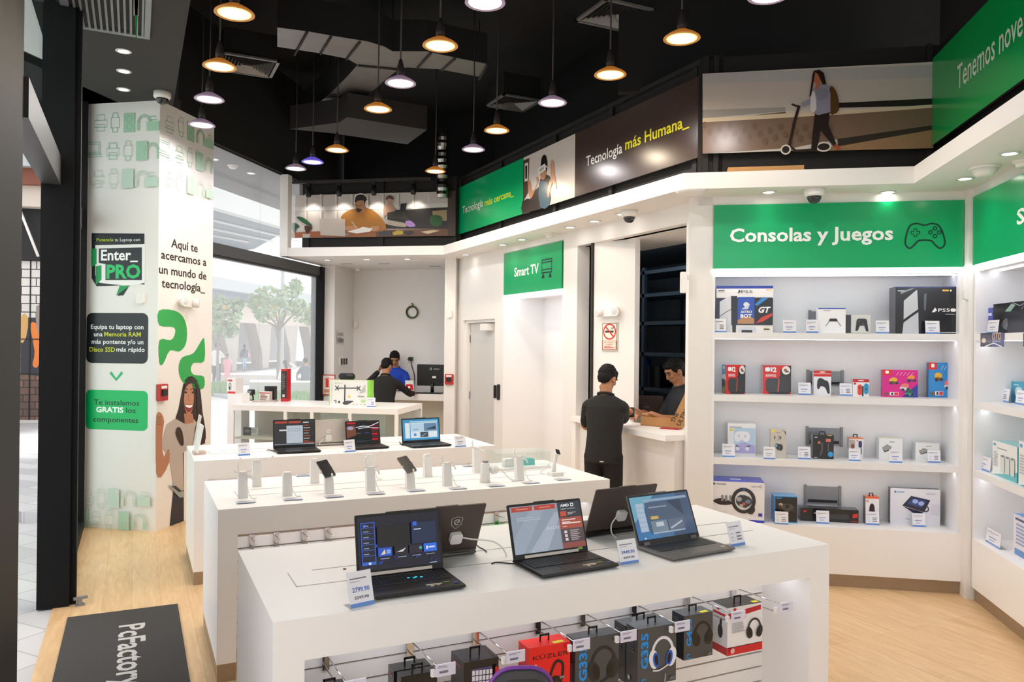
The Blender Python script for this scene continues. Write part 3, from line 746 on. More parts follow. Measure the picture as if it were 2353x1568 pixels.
# man writing
g.pp(q((1098,362),(1140,320),(1205,300),(1290,300),(1355,340),(1410,415),(1400,452),(1340,462),(1320,420),(1300,462),(1190,462),(1150,430),(1120,420)), '#a86f2c', 2)
g.pp(q((1200,300),(1270,296),(1262,326),(1225,330)), '#b8805c'); g.pp(q((1197,262),(1204,232),(1240,222),(1272,240),(1270,288),(1240,318),(1205,312)), '#bb8663', 3)
g.pp(q((1197,262),(1196,225),(1220,206),(1255,205),(1280,232),(1278,275),(1262,270),(1255,245),(1215,248)), '#221a16', 2)
g.pp(q((1205,300),(1230,302),(1245,310),(1225,328),(1208,320)), '#33241c', 2)
g.line([g.q(*p) for p in q((1190,270),(1200,215),(1235,200),(1275,215),(1288,262))], .016, '#ece6e0', sm=4); g.ell(*g.q(*q((1278,270))[0]), .024, .055, '#e6dfd8')
g.line([g.q(*p) for p in q((1200,276),(1218,284),(1240,280))], .006, '#222')
g.pp(q((1130,425),(1200,422),(1225,440),(1190,455),(1135,452)), '#bd8763', 2); g.pp(q((1300,430),(1350,420),(1365,440),(1330,460),(1290,450)), '#bd8763', 2)
g.pp(q((1140,462),(1225,440),(1250,428),(1320,440),(1300,462),(1210,474)), '#e9e4df'); g.line([g.q(*p) for p in q((1175,392),(1205,432))], .008, '#ddd')
g.pp(q((950,372),(1128,374),(1130,494),(958,486)), '#bcb1a8'); g.pp(q((1130,494),(1170,476),(1128,470)), '#8a8078')
g.pp(q((1362,460),(1450,456),(1450,486),(1362,488)), '#3d3b40'); g.pp(q((1455,470),(1490,452),(1530,456),(1530,480),(1465,486)), '#b9a33a'); g.pp(q((1530,462),(1590,455),(1610,470),(1560,485)), '#2e2a2a'); g.pp(q((1650,462),(1740,450),(1785,455),(1700,478)), '#d7bf9a')
sdone(g)
# green text banner + VR photo + brown banner along the side wall
def side(px): return FE.at(px, 480, 4.19).x
xs = [FE.at(1049.5,480,4.19).x, FE.at(1203,440,4.19).x, FE.at(1321,400,4.19).x, FE.at(1613.5,260,4.19).x]
ZB0, ZB1 = 3.45, 4.125
f = panel('text_banner', 'green banner reading Tecnología más cercana', 'banner', FE, 4.19, xs[0], ZB0, xs[1], ZB1, GREEN, .02, 'gprint')
o = done(f); g = sub(f, 'lettering', o, 'gprint')
ptext(g, 'Tecnología', (1063, 492), (1110, 477), 17, '#f2f6ee', .6); sdone(g)
g = sub(f, 'yellow_lettering', o, 'gprint'); ptext(g, 'más cercana_', (1114, 474), (1181, 452), 15, '#d9e534', 2.2); sdone(g)
f = panel('photo_banner', 'photo banner of a man wearing a white headset and raising his hands', 'banner', FE, 4.19, xs[1], ZB0, xs[2], ZB1, '#d8cdc4', .02, 'gprint')
o = done(f); g = sub(f, 'photo_print', o, 'gprint'); q = zc(1020, 160, 3.564)
g.pp(q((652,745),(700,725),(690,1010),(648,1090)), '#4f4035'); g.pp(q((664,770),(692,760),(688,910),(662,920)), '#e5ddd3'); g.pp(q((668,790),(684,785),(682,890),(668,896)), '#2d2824')
g.pp(q((645,1080),(720,1060),(735,1150),(645,1185)), '#3a2f2a', 2)
g.pp(q((690,1130),(720,1020),(780,960),(790,900),(840,860),(880,890),(890,940),(868,1000),(868,1108),(700,1165)), '#3d3430', 2)
g.pp(q((780,930),(830,915),(860,960),(868,1110),(790,1130)), '#4f6672', 2)
g.pp(q((688,905),(712,925),(725,1000),(765,930),(752,880),(780,900),(740,1010),(712,1060),(695,1000)), '#c38d6c', 2)
g.pp(q((850,1040),(848,980),(878,880),(872,790),(884,740),(905,775),(908,850),(926,960),(915,985),(890,920),(862,1040)), '#cb9878', 2)
g.pp(q((795,790),(805,720),(828,698),(845,730),(848,800),(835,860),(805,880),(790,850)), '#1f1815', 3); g.pp(q((795,840),(840,815),(835,880),(815,905),(797,890)), '#b98263', 2)
g.pp(q((772,810),(832,768),(838,818),(778,866)), '#f1ece6', 0); g.pp(q((784,818),(822,792),(824,816),(788,842)), '#b9b3ad'); g.line([g.q(*p) for p in q((835,790),(850,800))], .02, '#d9d3cd')
sdone(g)
f = panel('text_banner', 'dark brown banner reading Tecnología más Humana', 'banner', FE, 4.19, xs[2], ZB0, xs[3], ZB1, BROWN, .02, 'gprint')
o = done(f); g = sub(f, 'lettering', o, 'gprint')
ptext(g, 'Tecnología', (1347, 383), (1430, 348), 23, '#f4f0ea', 1.0); sdone(g)
g = sub(f, 'yellow_lettering', o, 'gprint'); ptext(g, 'más Humana_', (1437, 345), (1584, 292), 25, '#ece32e', 2.2); sdone(g)
# scooter photo
f = panel('photo_banner', 'photo banner of a long-haired woman pushing a scooter along a sea wall', 'banner', FC, 6.54, .335, 3.45, 2.06, 4.10, '#cfc4bb', .02, 'gprint')
o = done(f); g = sub(f, 'photo_print', o, 'gprint'); q = zc(1600, 0, 3.125)
g.pp(q((45,530),(1700,465),(1700,620),(45,680)), '#b5b0ae'); g.pp(q((45,600),(1700,560),(1700,760),(45,820)), '#c3b5ac'); g.pp(q((45,790),(640,770),(640,800),(45,850)), '#9d9690'); g.pp(q((400,830),(640,803),(642,815),(430,835)), '#7a5d48')
g.pp(q((1015,740),(1700,708),(1700,760),(1020,775)), '#2a2220')
g.pp(q((45,850),(1020,795),(1700,752),(1700,775),(1020,825),(45,880)), '#d9c3a8')
g.pp(q((45,880),(1020,825),(1700,775),(1700,900),(1010,1000),(700,1060),(45,1105)), '#7c6453'); g.pp(q((1010,1000),(1700,900),(1700,940),(1020,1055)), '#3a2e2a'); g.pp(q((700,1085),(1020,1052),(1700,932),(1700,1065),(700,1090)), '#a07a5a')
for i in range(26):
    x = 60 + i*36; y = 900 + (i*53) % 130; g.ell(*g.q(*q((x, y))[0]), .02, .03, '#6e5747', 8)
g.line([g.q(*p) for p in q((735,768),(705,870),(660,1075))], .022, '#33261f'); g.line([g.q(*p) for p in q((682,752),(715,765),(745,770))], .014, '#2a2320'); g.line([g.q(*p) for p in q((655,1045),(715,1088),(930,1070))], .02, '#33261f')
for c in ((640,1078),(912,1058)): a, b = g.q(*q(c)[0]); g.ell(a, b, .052 if c[0] > 700 else .036, .036, '#2b2420'); g.ring(a, b, .05 if c[0] > 700 else .034, .034, .012, '#d9cfc4')
g.pp(q((955,640),(980,630),(1012,690),(1022,790),(990,822),(955,815)), '#5a3d22', 2)
g.pp(q((850,810),(955,800),(945,900),(1005,1045),(985,1060),(890,940),(862,1085),(820,1085),(832,960)), '#2b1f1b', 0); g.pp(q((985,1048),(1008,1036),(1032,1075),(1000,1085)), '#a4543a'); 
g.pp(q((750,745),(810,720),(835,640),(890,615),(945,612),(960,680),(960,810),(870,832),(815,800),(830,740),(765,778)), '#8f8b9c', 0); g.pp(q((820,690),(845,660),(860,790),(818,805)), '#d8cfd2', 2)
g.pp(q((830,560),(845,520),(880,520),(900,570),(880,610),(845,600)), '#b46a4c', 2); g.pp(q((832,540),(840,515),(880,507),(912,530),(930,610),(905,612),(880,560),(872,540),(850,525),(838,600),(822,690),(808,700),(822,610)), '#2a1812', 0)
g.pp(q((850,640),(862,600),(880,580),(888,605),(872,645)), '#b06b4e', 2); g.pp(q((855,655),(900,640),(945,650),(935,700),(880,725)), '#85818f', 2)
sdone(g)
f = panel('text_banner', 'green banner starting Tenemos nove, running out at the right edge', 'banner', FD, 2.05, -6.53, 3.45, -1.5, 4.12, '#079447', .02, 'gprint')
o = done(f); g = sub(f, 'lettering', o, 'gprint'); a = g.q(2200, 207); h = g.q(2200, 172)[1] - a[1]; b = g.q(2354, 100)
g.text('Tenemos nove', a[0], a[1] + .0, .17, '#d6e4d2', w=b[0]-a[0]-.02, bold=.8); g.text('dades', b[0]+.02, a[1], .17, '#d6e4d2', bold=.8); sdone(g)

# ---- the printed pillar
def icon(g, kind, x, z, s, col, fill=None):
    w = s*.06
    if kind == 0:   # printer
        g.line([(x-.45*s,z-.3*s),(x+.45*s,z-.3*s),(x+.45*s,z+.15*s),(x-.45*s,z+.15*s)], w, col, True); g.line([(x-.28*s,z+.15*s),(x-.28*s,z+.5*s),(x+.28*s,z+.5*s),(x+.28*s,z+.15*s)], w, col); g.line([(x-.28*s,z-.55*s),(x+.28*s,z-.55*s),(x+.28*s,z-.12*s),(x-.28*s,z-.12*s)], w, col, True); g.line([(x-.2*s,z-.3*s),(x+.2*s,z-.3*s)], w, col)
    elif kind == 1: # watch
        g.line([(x-.3*s,z-.33*s),(x+.3*s,z-.33*s),(x+.3*s,z+.33*s),(x-.3*s,z+.33*s)], w, col, True); g.line([(x-.2*s,z+.33*s),(x-.16*s,z+.62*s),(x+.16*s,z+.62*s),(x+.2*s,z+.33*s)], w, col); g.line([(x-.2*s,z-.33*s),(x-.16*s,z-.62*s),(x+.16*s,z-.62*s),(x+.2*s,z-.33*s)], w, col)
    elif kind == 2: # speaker
        g.rect(x-.38*s, z-.6*s, x+.38*s, z+.6*s, fill or col); g.line([(x-.38*s,z-.6*s),(x+.38*s,z-.6*s),(x+.38*s,z+.6*s),(x-.38*s,z+.6*s)], w, col, True); g.ring(x, z+.25*s, .2*s, .2*s, w, col, 14); g.ring(x, z-.25*s, .2*s, .2*s, w, col, 14)
    elif kind == 3: # headphones
        g.ring(x, z, .48*s, .5*s, w, col, 14, 0, 180); g.ring(x, z, .36*s, .38*s, w, col, 14, 0, 180)
        for k in (-1, 1): g.rect(x+k*.42*s-.1*s, z-.5*s, x+k*.42*s+.1*s, z, fill or col)
    elif kind == 4: # laptop
        g.line([(x-.5*s,z-.2*s),(x+.5*s,z-.2*s),(x+.5*s,z+.55*s),(x-.5*s,z+.55*s)], w, col, True); g.line([(x-.38*s,z-.1*s),(x+.38*s,z-.1*s),(x+.38*s,z+.42*s),(x-.38*s,z+.42*s)], w, col, True); g.line([(x-.6*s,z-.4*s),(x+.6*s,z-.4*s),(x+.6*s,z-.25*s),(x-.6*s,z-.25*s)], w, col, True)
    elif kind == 5: # radio
        g.rect(x-.45*s, z-.5*s, x+.45*s, z+.1*s, fill or col); g.line([(x-.3*s,z+.2*s),(x+.3*s,z+.2*s)], w, col); g.line([(x-.2*s,z+.4*s),(x+.25*s,z+.4*s)], w, col)
tone = {0: ('#97bfa4','#a9d0b5'), 1: ('#a6c9b0','#a9cfb4'), 2: ('#c3d5c7','#bfd8c6'), 3: ('#cfdbd0','#c8dccd'), 4: ('#b9d0be','#b0d0b9')}
pil = bpy.data.objects['pillar']
mb = MB(); g = Face(mb, (0, 6.97, 0), (1, 0, 0), (0, 0, 1), frame=FC, y=6.97)
for ty, y, L in ((0, 282, ((232,0),(265,1),(298,2),(332,3),(362,5))), (1, 347, ((215,4),(260,0),(295,1),(327,2),(356,3))), (2, 411, ((226,0),(262,1),(296,2),(329,3),(359,5))), (3, 1145, ((200,0),(232,1),(264,2),(298,3),(334,5))), (4, 1203, ((191,2),(219,0),(254,1),(288,2),(323,3)))):
    for px, k in L:
        a, b = g.q(px, y); k == 5 or a > -5.66; icon(g, k, max(-5.66, min(-4.94, a)), max(.095, b) if ty == 4 else b, .155 if ty != 4 else .15, *tone[ty])
o = mb.build('icon_pattern', 'print', pil)
o.matrix_parent_inverse = pil.matrix_world.inverted(); o.matrix_world = FC.M()
mb = MB(); g = Face(mb, (0, 4.868, 0), (1, 0, 0), (0, 0, 1), frame=FP, y=4.868)
for ty, L in ((0, ((390,286,0),(416,292,1),(438,304,2),(461,316,3),(482,325,5))), (1, ((377,344,4),(411,354,0),(435,362,1),(457,372,2),(479,381,3))), (2, ((386,412,0),(411,418,1),(435,425,2),(458,433,3),(479,440,5)))):
    for px, py, k in L:
        a, b = g.q(px, py); icon(g, k, min(a, 7.84), b, .155, *tone[ty])
o = mb.build('icon_pattern', 'print', pil); o.matrix_parent_inverse = pil.matrix_world.inverted(); o.matrix_world = FP.M()

q = zc(0, 0, 1.96)
def rectpx(fr, y, pts):
    P = [fr.at(a, b, y) for a, b in pts]; return min(p.x for p in P), min(p.z for p in P), max(p.x for p in P), max(p.z for p in P)
def decal(name, label, cat, fr, y):
    mb = MB(); f = Face(mb, (0, y - .0012, 0), (1, 0, 0), (0, 0, 1), frame=fr, y=y); f.args = (name, label, cat, fr, 'print', None); return f
f = decal('wall_decal', 'black and green Enter PRO sticker on the pillar front', 'sticker', FC, 6.97)
f.pp([(211,536),(332,537),(332,654),(300,652),(284,679),(270,680),(285,656),(222,658),(211,640)], '#23252c')
f.pp(q((430,1105),(655,1100),(652,1275),(590,1290),(450,1275),(430,1240)), '#f3f2f0'); f.pp(q((412,1120),(436,1120),(436,1190),(412,1205)), '#1c9a54'); f.pp(q((432,1200),(458,1195),(458,1260),(432,1285)), '#1c9a54')
f.pp(q((446,1120),(640,1115),(640,1262),(476,1262),(476,1190),(446,1185)), '#23252c'); f.pp(q((540,1288),(588,1286),(524,1332)), '#1c9a54')
ptext(f, 'Enter_', q((456,1173))[0], q((622,1173))[0], 24, '#ffffff', 3); ptext(f, 'PRO', q((480,1253))[0], q((634,1253))[0], 30, '#25c06c', 5)
ptext(f, 'Potencia', q((436,1088))[0], q((512,1088))[0], 7.5, '#c5d63a', 1.5); ptext(f, 'tu Laptop con', q((518,1088))[0], q((632,1086))[0], 7.5, '#f0f0f0', 1); done(f)
f = decal('wall_decal', 'black rounded sticker about memory and SSD upgrades on the pillar front', 'sticker', FC, 6.97)
a, b, c, d = rectpx(FC, 6.97, [(198,834),(341,720)]); f.rrect(a, b, c, d, .06, '#24262c')
for t, x0, x1, y, col in (('Equipa tu laptop con',209,330,756,'#f4f4f4'),('una',216,236,773,'#f4f4f4'),('Memoria RAM',240,324,773,'#cfd42f'),('más pontente y/o un',211,330,790,'#f4f4f4'),('Disco SSD',206,265,808,'#cfd42f'),('más rápido',268,333,808,'#f4f4f4')):
    ptext(f, t, (x0, y), (x1, y), 10, col, 2)
done(f)
f = decal('wall_decal', 'small green chevron between the black and green stickers of the pillar', 'sticker', FC, 6.97)
f.line([f.q(*p) for p in ((254,856),(267,873),(281,856))], .028, '#2bb673'); done(f)
f = decal('wall_decal', 'green rounded sticker offering free component installation on the pillar front', 'sticker', FC, 6.97)
a, b, c, d = rectpx(FC, 6.97, [(197,986),(340,899)]); f.rrect(a, b, c, d, .05, '#08b864')
for t, x0, x1, y, col, bo in (('Te instalamos',216,320,930,'#123524',1.2),('GRATIS',221,284,947,'#ffffff',4),('los',290,312,949,'#123524',1.2),('componentes',215,318,969,'#123524',1.2)): ptext(f, t, (x0, y), (x1, y), 12, col, bo)
done(f)
t = thing('wall_lettering', 'black lettering Aquí te acercamos a un mundo de tecnología on the pillar side', 'lettering', (0, 0, 0), FP.th)
for tx, p0, p1 in (('Aquí te',(393,568),(454,573)),('acercamos a',(370,594),(474,606)),('un mundo de',(365,628),(474,640)),('tecnología_',(371,660),(471,672))):
    f = decal('x', '', '', FP, 4.868); ptext(f, tx, p0, p1, 20, '#2a211f', 2); f.mb.build('lettering_line', 'print', t)
f = decal('wall_logo', 'large green two-part letter logo on the pillar side', 'logo', FP, 4.868)
f.pp([(365,714),(400,714),(420,728),(429,755),(427,790),(412,808),(390,806),(375,836),(366,834),(366,782),(392,782),(402,766),(398,752),(366,748)], '#2fa64e', 3)
f.pp([(469,780),(469,830),(445,834),(438,850),(446,862),(468,866),(467,893),(440,892),(418,876),(410,848),(418,822),(444,812),(462,784)], '#2fa64e', 3); done(f)
f = decal('photo_cutout', 'photo print of a laughing woman with a raised fist on the pillar side', 'photo print', FP, 4.868); q = zc(0, 780, 1.99)
f.pp(q((782,470),(840,480),(840,850),(775,855),(790,700)), '#1e2130'); 
f.pp(q((875,168),(845,185),(830,240),(815,320),(795,390),(805,470),(825,480),(850,400),(880,360),(900,400),(895,475),(935,470),(940,420),(925,330),(918,250),(903,190)), '#31201c', 2)
f.pp(q((760,390),(800,362),(840,385),(885,372),(905,380),(900,480),(835,520),(838,690),(795,700),(775,560),(735,480)), '#b9aca4', 0)
f.pp(q((840,340),(880,340),(886,380),(845,390)), '#b27a5e'); f.ell(*f.q(*q((863,270))[0]), .088, .172, '#bd8468', 20)
f.pp(q((843,296),(864,300),(882,297),(876,322),(862,334),(850,326)), '#8a2f30', 2); f.pp(q((846,299),(864,303),(880,300),(874,311),(862,313),(850,309)), '#ffffff', 2); f.line([f.q(*p) for p in q((862,250),(858,276),(868,280))], .007, '#9a6248', sm=3)
for x in (846, 880): f.line([f.q(*p) for p in q((x-12,232),(x,226),(x+11,230))], .009, '#3a231c', sm=3)
for x in (848, 880): f.ell(*f.q(*q((x,243))[0]), .022, .012, '#2a1a16', 8)
f.pp(q((875,168),(850,190),(840,230),(860,205),(890,205),(897,260),(900,330),(915,300),(905,210)), '#31201c', 2)
f.pp(q((712,345),(735,338),(748,375),(742,420),(738,480),(748,540),(770,500),(772,560),(735,630),(712,605),(709,470)), '#b5795a', 2)
for k in range(4): f.line([f.q(*p) for p in q((714,358+k*11),(736,352+k*12))], .008, '#8a5a44')
f.pp(q((812,400),(830,420),(838,480),(822,482),(800,430)), '#3a231d', 2); f.pp(q((888,420),(900,390),(925,420),(935,475),(893,478)), '#3a231d', 2)
f.pp(q((905,342),(920,350),(890,500),(876,500)), '#dfe3e2'); f.pp(q((765,670),(800,668),(838,700),(838,722),(818,725)), '#9aa09e'); f.pp(q((782,672),(800,671),(828,695),(815,700)), '#2a2c30')
done(f)

# ---- small signs on the walls
ang = math.degrees(FE.th) + math.degrees(math.atan2((pb-pa).y, (pb-pa).x)); FPN = Frame(ang, FE.P(pa.x, pa.y, 0))
a, b, c, d = rectpx(FPN, 0, [(1385,742),(1420,807)])
f = panel('no_smoking_sign', 'white no-smoking sign with red ring on the service window partition', 'sign', FPN, -.012, a, b, c, d, '#efe4d3', .01, 'print', '#b8ad9c')
w = c - a; h = d - b; cx, cz = (a+c)/2, b + h*.68
f.rect(a+w*.03, b+h*.02, c-w*.03, d-h*.02, '#3a322c'); f.rect(a+w*.06, b+h*.035, c-w*.06, d-h*.035, '#f0e6d6')
f.rect(cx-w*.28, cz-w*.05, cx+w*.26, cz+w*.05, '#1d1a18'); f.line([(cx+.1*w,cz+.1*w),(cx+.16*w,cz+.22*w),(cx+.22*w,cz+.12*w),(cx+.26*w,cz+.26*w)], .006, '#3a3430', sm=3)
f.ring(cx, cz, w*.38, w*.38, w*.075, '#cf2420'); f.line([(cx-w*.26,cz+w*.26),(cx+w*.26,cz-w*.26)], w*.075, '#cf2420')
f.rect(a+w*.06, b+h*.05, c-w*.06, b+h*.36, '#c23a2e'); f.rect(a+w*.09, b+h*.065, c-w*.09, b+h*.345, '#f0dccb')
f.text('PROHIBIDO', cx, b+h*.27, h*.045, '#b8392c', w=w*.66, bold=1, align='c'); f.text('FUMAR', cx, b+h*.195, h*.045, '#b8392c', w=w*.46, bold=1, align='c'); f.scrib(a+w*.16, b+h*.085, w*.68, h*.08, 2, '#c8574a')
done(f)
f = panel('capacity_sign', 'small white AFORO sign on the recess side wall', 'sign', FP, 5.068, *(lambda r: r)(rectpx(FP, 5.068, [(775,761),(790,789)])), '#e6e4e2', .01, 'print', '#9a9896')
a, b, c, d = rectpx(FP, 5.068, [(775,761),(790,789)])
f.text('AFORO', (a+c)/2, d-.08, .055, '#222', w=(c-a)*.86, bold=2, align='c'); f.scrib(a+.01, d-.13, (c-a)*.85, .03, 2, '#555'); f.rect(a+.008, b+.01, c-.008, b+.075, '#8b8b93'); f.text('PERSONAS', (a+c)/2+.01, b+.03, .028, '#16161a', w=(c-a)*.6, align='c')
done(f)
a, b, c, d = rectpx(FC, 11.72, [(740,861),(770,909)])
f = panel('fire_extinguisher_sign', 'red and white fire extinguisher sign on the white column by the window', 'sign', FC, 11.72, a, b, c, d, '#b8392f', .01, 'print', '#a03028')
w, h = c-a, d-b
f.rect(a+w*.07, b+h*.05, c-w*.07, d-h*.05, '#f2e4da'); f.rect(a+w*.28, b+h*.38, a+w*.52, b+h*.76, '#d81f1c'); f.ell(a+w*.40, b+h*.77, w*.12, h*.03, '#d81f1c', 12); f.line([(a+w*.4,b+h*.8),(a+w*.4,b+h*.85),(a+w*.58,b+h*.83)], w*.05, '#d81f1c'); f.line([(a+w*.36,b+h*.85),(a+w*.22,b+h*.75)], w*.04, '#d81f1c'); 
for k in (.66, .78): f.line([(a+w*k,b+h*.82),(a+w*(k+.08),b+h*.7)], w*.05, '#d81f1c')
f.rect(a+w*.12, b+h*.1, c-w*.12, b+h*.3, '#e9b9aa'); f.scrib(a+w*.2, b+h*.13, w*.6, h*.14, 3, '#b5493e'); done(f)

# ================================================================ ceiling equipment
def wall_obj(mb, name, mats, fr, label, cat, group=None):
    return tag(mb.build(name, mats, None, fr.M()), label, cat, group)
# air duct, Y shaped
DZ = 5.0; q = zc(400, 0, 3.268)
out = q((775,205),(775,350),(1100,400),(1300,440),(1380,485),(1290,585),(1170,705),(1050,800),(890,955),(1180,985),(1330,830),(1440,730),(1560,620),(1690,515),(1750,505),(2000,520),(2290,575),(2350,480),(2100,430),(1900,385),(1700,385),(1640,385),(1580,350),(1450,310),(1200,270),(1000,235))
P = [tuple(Z(a, b, DZ))[:2] for a, b in out]
t = thing('air_duct', 'forked grey sheet-metal air duct under the black ceiling', 'air duct')
M['ductblack'] = mat('black_duct_side', '#100f0f', .8); M['ductside'] = mat('dark_duct_side', '#3a3736', .6, metal=.4)
mb = MB(); mb.prism(P[::-1], DZ+.002, DZ+.34); mb.build('duct_body', 'ductblack', t)
mb = MB(); mb.prism(P[::-1], DZ-.002, DZ+.001); mb.build('duct_underside', 'steel', t)
for a, b in (((1000,235),(905,405)), ((1180,268),(1100,398)), ((1395,308),(1295,438)), ((1380,485),(1690,515)), ((1170,705),(1520,730)), ((1040,798),(1330,825)), ((1930,390),(1830,500)), ((2110,432),(2010,522)), ((2350,480),(2290,590))):
    A, B = (Z(*q(p)[0], DZ) for p in (a, b)); mb = MB(); mb.tube([A + Vector((0,0,-.012)), B + Vector((0,0,-.012))], .014, 6); mb.build('duct_joint', 'ductside', t)
for px, py in ((905,420),(1170,720),(1540,735),(1640,400),(2290,600)):
    A = Z(*q((px, py))[0], DZ); mb = MB(); mb.tube([A, A + Vector((0,0,.7))], .006, 5); mb.build('hanger_rod', 'black', t)
t = thing('air_duct', 'dim side duct running behind the end of the forked duct', 'air duct'); P2 = [tuple(Z(a, b, 4.62))[:2] for a, b in q((870,970),(1180,1000),(1750,1085),(1900,975),(1300,880),(1240,920))]
mb = MB(); mb.prism(P2, 4.62, 4.92); mb.build('duct_body', 'ductside', t)
# square ceiling vents
def vent(c, s, rz, z, label, m='steel'):
    t = thing('ceiling_vent', label, 'ceiling vent', (c.x, c.y, z), rz, 'square ceiling vents'); h = s/2
    mb = MB()
    for a in range(4): mb.box(-h, -h, 0, h, -h+.035, .02, mx=Matrix.Rotation(a*PI/2, 4, 'Z'))
    mb.build('vent_frame', m, t)
    mb = MB()
    for k in range(6):
        r = h - .05 - k*.036
        for a in range(4): mb.add([(-r,-r,.0),(r,-r,.0),(r-.022,-r+.022,.03),(-r+.022,-r+.022,.03)], [(3,2,1,0),(0,1,2,3)], mx=Matrix.Rotation(a*PI/2, 4, 'Z'))
    mb.build('louver', m, t)
    mb = MB(); mb.box(-h+.02, -h+.02, .035, h-.02, h-.02, .3); mb.build('plenum_box', 'black', t); return t
vent(Z(569,153,5.0), .62, 0, 5.0, 'square grey ceiling vent behind the second lamp of the left row')
vent(Z(1413,38,5.0), .56, 0, 5.0, 'square ceiling vent near the top edge above the right row of lamps')
vent(Z(1180,239,5.0), .56, 0, 5.0, 'small dark square ceiling vent in front of the black wall')
g0 = Z(252,28,4.26)
t = thing('ceiling_grille', 'grey slotted grille in the dark entrance ceiling at the top edge', 'ceiling vent', (g0.x-.02, g0.y-.1, 4.245))
mb = MB(); mb.box(-.29,-.5,0,.29,-.45,.015); mb.box(-.29,.45,0,.29,.5,.015); mb.box(-.29,-.45,0,-.25,.45,.015); mb.box(.25,-.45,0,.29,.45,.015); mb.build('grille_frame', 'metal_grey', t)
mb = MB()
for k in range(13): mb.box(-.25+k*.04, -.45, .0, -.235+k*.04, .45, .012)
mb.build('slat', 'metal_grey', t)
# foil pipe
p = Z(1008,395,4.2); rd = random.Random(3)
mb = MB(); mb.lathe([(.085*rd.uniform(.8,1.2), z*.045) for z in range(22)], 14, sm=False); o = mb.build('foil_pipe', mat('crumpled_foil', '#b3aea6', .22, metal=1), None, Matrix.Translation((FC.P(-3.05,10.78,0).x, FC.P(-3.05,10.78,0).y, 3.95)) ); tag(o, 'crumpled silver foil pipe rising at the corner of the far banner', 'pipe')
# track rail and spots above the far banner
a, b = FC.at(668,420,10.72), FC.at(990,406,10.72)
mb = MB(); mb.box(a.x, 10.70, a.z-.02, b.x, 10.74, a.z+.02); tag(mb.build('track_rail', 'ductside', None, FC.M()), 'grey lighting track rail above the far photo banner', 'track rail')
TL = {709:'black track spotlight above the plant end of the far banner', 780:'black track spotlight above the white panelling, second from the post', 859:'black track spotlight above the head of the printed writer', 950:'black track spotlight nearest the foil pipe'}
for px in TL:
    x = FC.at(px, 420, 10.72).x; t = thing('track_spotlight', TL[px], 'spotlight', FC.P(x, 10.72, a.z-.02), FC.th, 'track spotlights on the rail')
    mb = MB(); mb.box(-.03,-.02,-.05,.03,.02,0); mb.build('adapter', 'plastic_b', t)
    mb = MB(); mb.lathe([(.03,-.20),(.04,-.18),(.04,-.07),(.02,-.05)], 12); mb.build('lamp_head', 'plastic_b', t)
    l = bpy.data.lights.new('spot_light', 'SPOT'); l.energy = 4; l.spot_size = 1.9; l.spot_blend = .9; l.shadow_soft_size = .03; l.color = (1,.93,.84); o = bpy.data.objects.new('spot_light', l); COL.objects.link(o); o.parent = t; o.location = (0,-.0,-.215); o.rotation_euler = (.42,0,0)
a = Z(1850,575,3.5) if False else None
# dome cameras
def dome(loc, label, big=1.0):
    t = thing('dome_camera', label, 'security camera', loc)
    mb = MB(); mb.lathe([(.075*big,0),(.075*big,-.045*big),(.062*big,-.06*big)], 20); mb.build('camera_base', 'plastic_w', t)
    mb = MB(); mb.lathe([(.055*big,-.055*big),(.052*big,-.075*big),(.038*big,-.10*big),(.015*big,-.112*big)], 18); mb.build('dome', mat('dark_dome_'+str(round(loc[0]*100)), '#1d1b22', .12, spec=.8), t); return t
dome(Z(373,212,4.26), 'white dome camera on the ceiling edge over the pillar corner', 1.05)
dome(Z(1871,434,ZS), 'white dome camera with dark eye centred over the Consolas y Juegos sign')
dome(Z(1446,484,ZS), 'dark-eyed dome camera in the soffit over the service window')
dome(Z(831,624,ZS), 'dome camera in the ceiling of the far recess', .9)
def detector(loc, label, r=.055, cone=False):
    t = thing('smoke_detector', label, 'smoke detector', loc)
    mb = MB(); mb.lathe([(r,0),(r,-.012),(r*.9,-.018)], 20); mb.build('detector_base', 'plastic_w', t)
    mb = MB(); mb.lathe([(r*.9,-.016),(r*.55,-.06),(r*.5,-.064)] if cone else [(r*.8,-.018),(r*.7,-.04),(r*.4,-.048)], 20); mb.build('detector_head', 'plastic_w', t)
detector(Z(535,380,4.26), 'white smoke detector on the grey ceiling behind the pillar', .07)
detector(Z(1262,537,ZS), 'small smoke detector in the soffit over the Smart TV sign')
detector(Z(2262,383,ZS), 'white conical detector in the soffit at the right', .095, True)
detector(Z(2351,368,ZS), 'round detector cut by the right picture edge', .06)
detector(Z(822,616,ZS), 'small detector beside the camera of the far recess', .05)
mb = MB(); p = Z(1587,437,ZS); mb.lathe([(.115,0),(.118,-.012),(.10,-.028),(.04,-.033)], 28, o=p); tag(mb.build('wifi_access_point', 'plastic_w'), 'flat white round access point at the soffit corner over the service column', 'access point')
for px, py, lb in ((797,606,'thin air slot in the far soffit, left of three'), (883,606,'thin air slot in the far soffit, middle'), (1000,612,'thin air slot in the far soffit next to the column')):
    p = Z(px, py, ZS); mb = MB(); mb.box(-.09,-.015,-.006,.09,.015,0); tag(mb.build('air_slot', 'metal_grey', None, Matrix.Translation(p) @ Matrix.Rotation(FC.th,4,'Z')), lb, 'air slot')
p = Z(985,602,ZS); mb = MB(); mb.box(-.3,-.25,-.006,.3,.25,0); mb.box(-.28,-.23,-.008,.28,.23,-.004); tag(mb.build('access_hatch', 'wall', None, Matrix.Translation(p) @ Matrix.Rotation(FC.th,4,'Z')), 'square access hatch in the ceiling of the far recess', 'hatch')
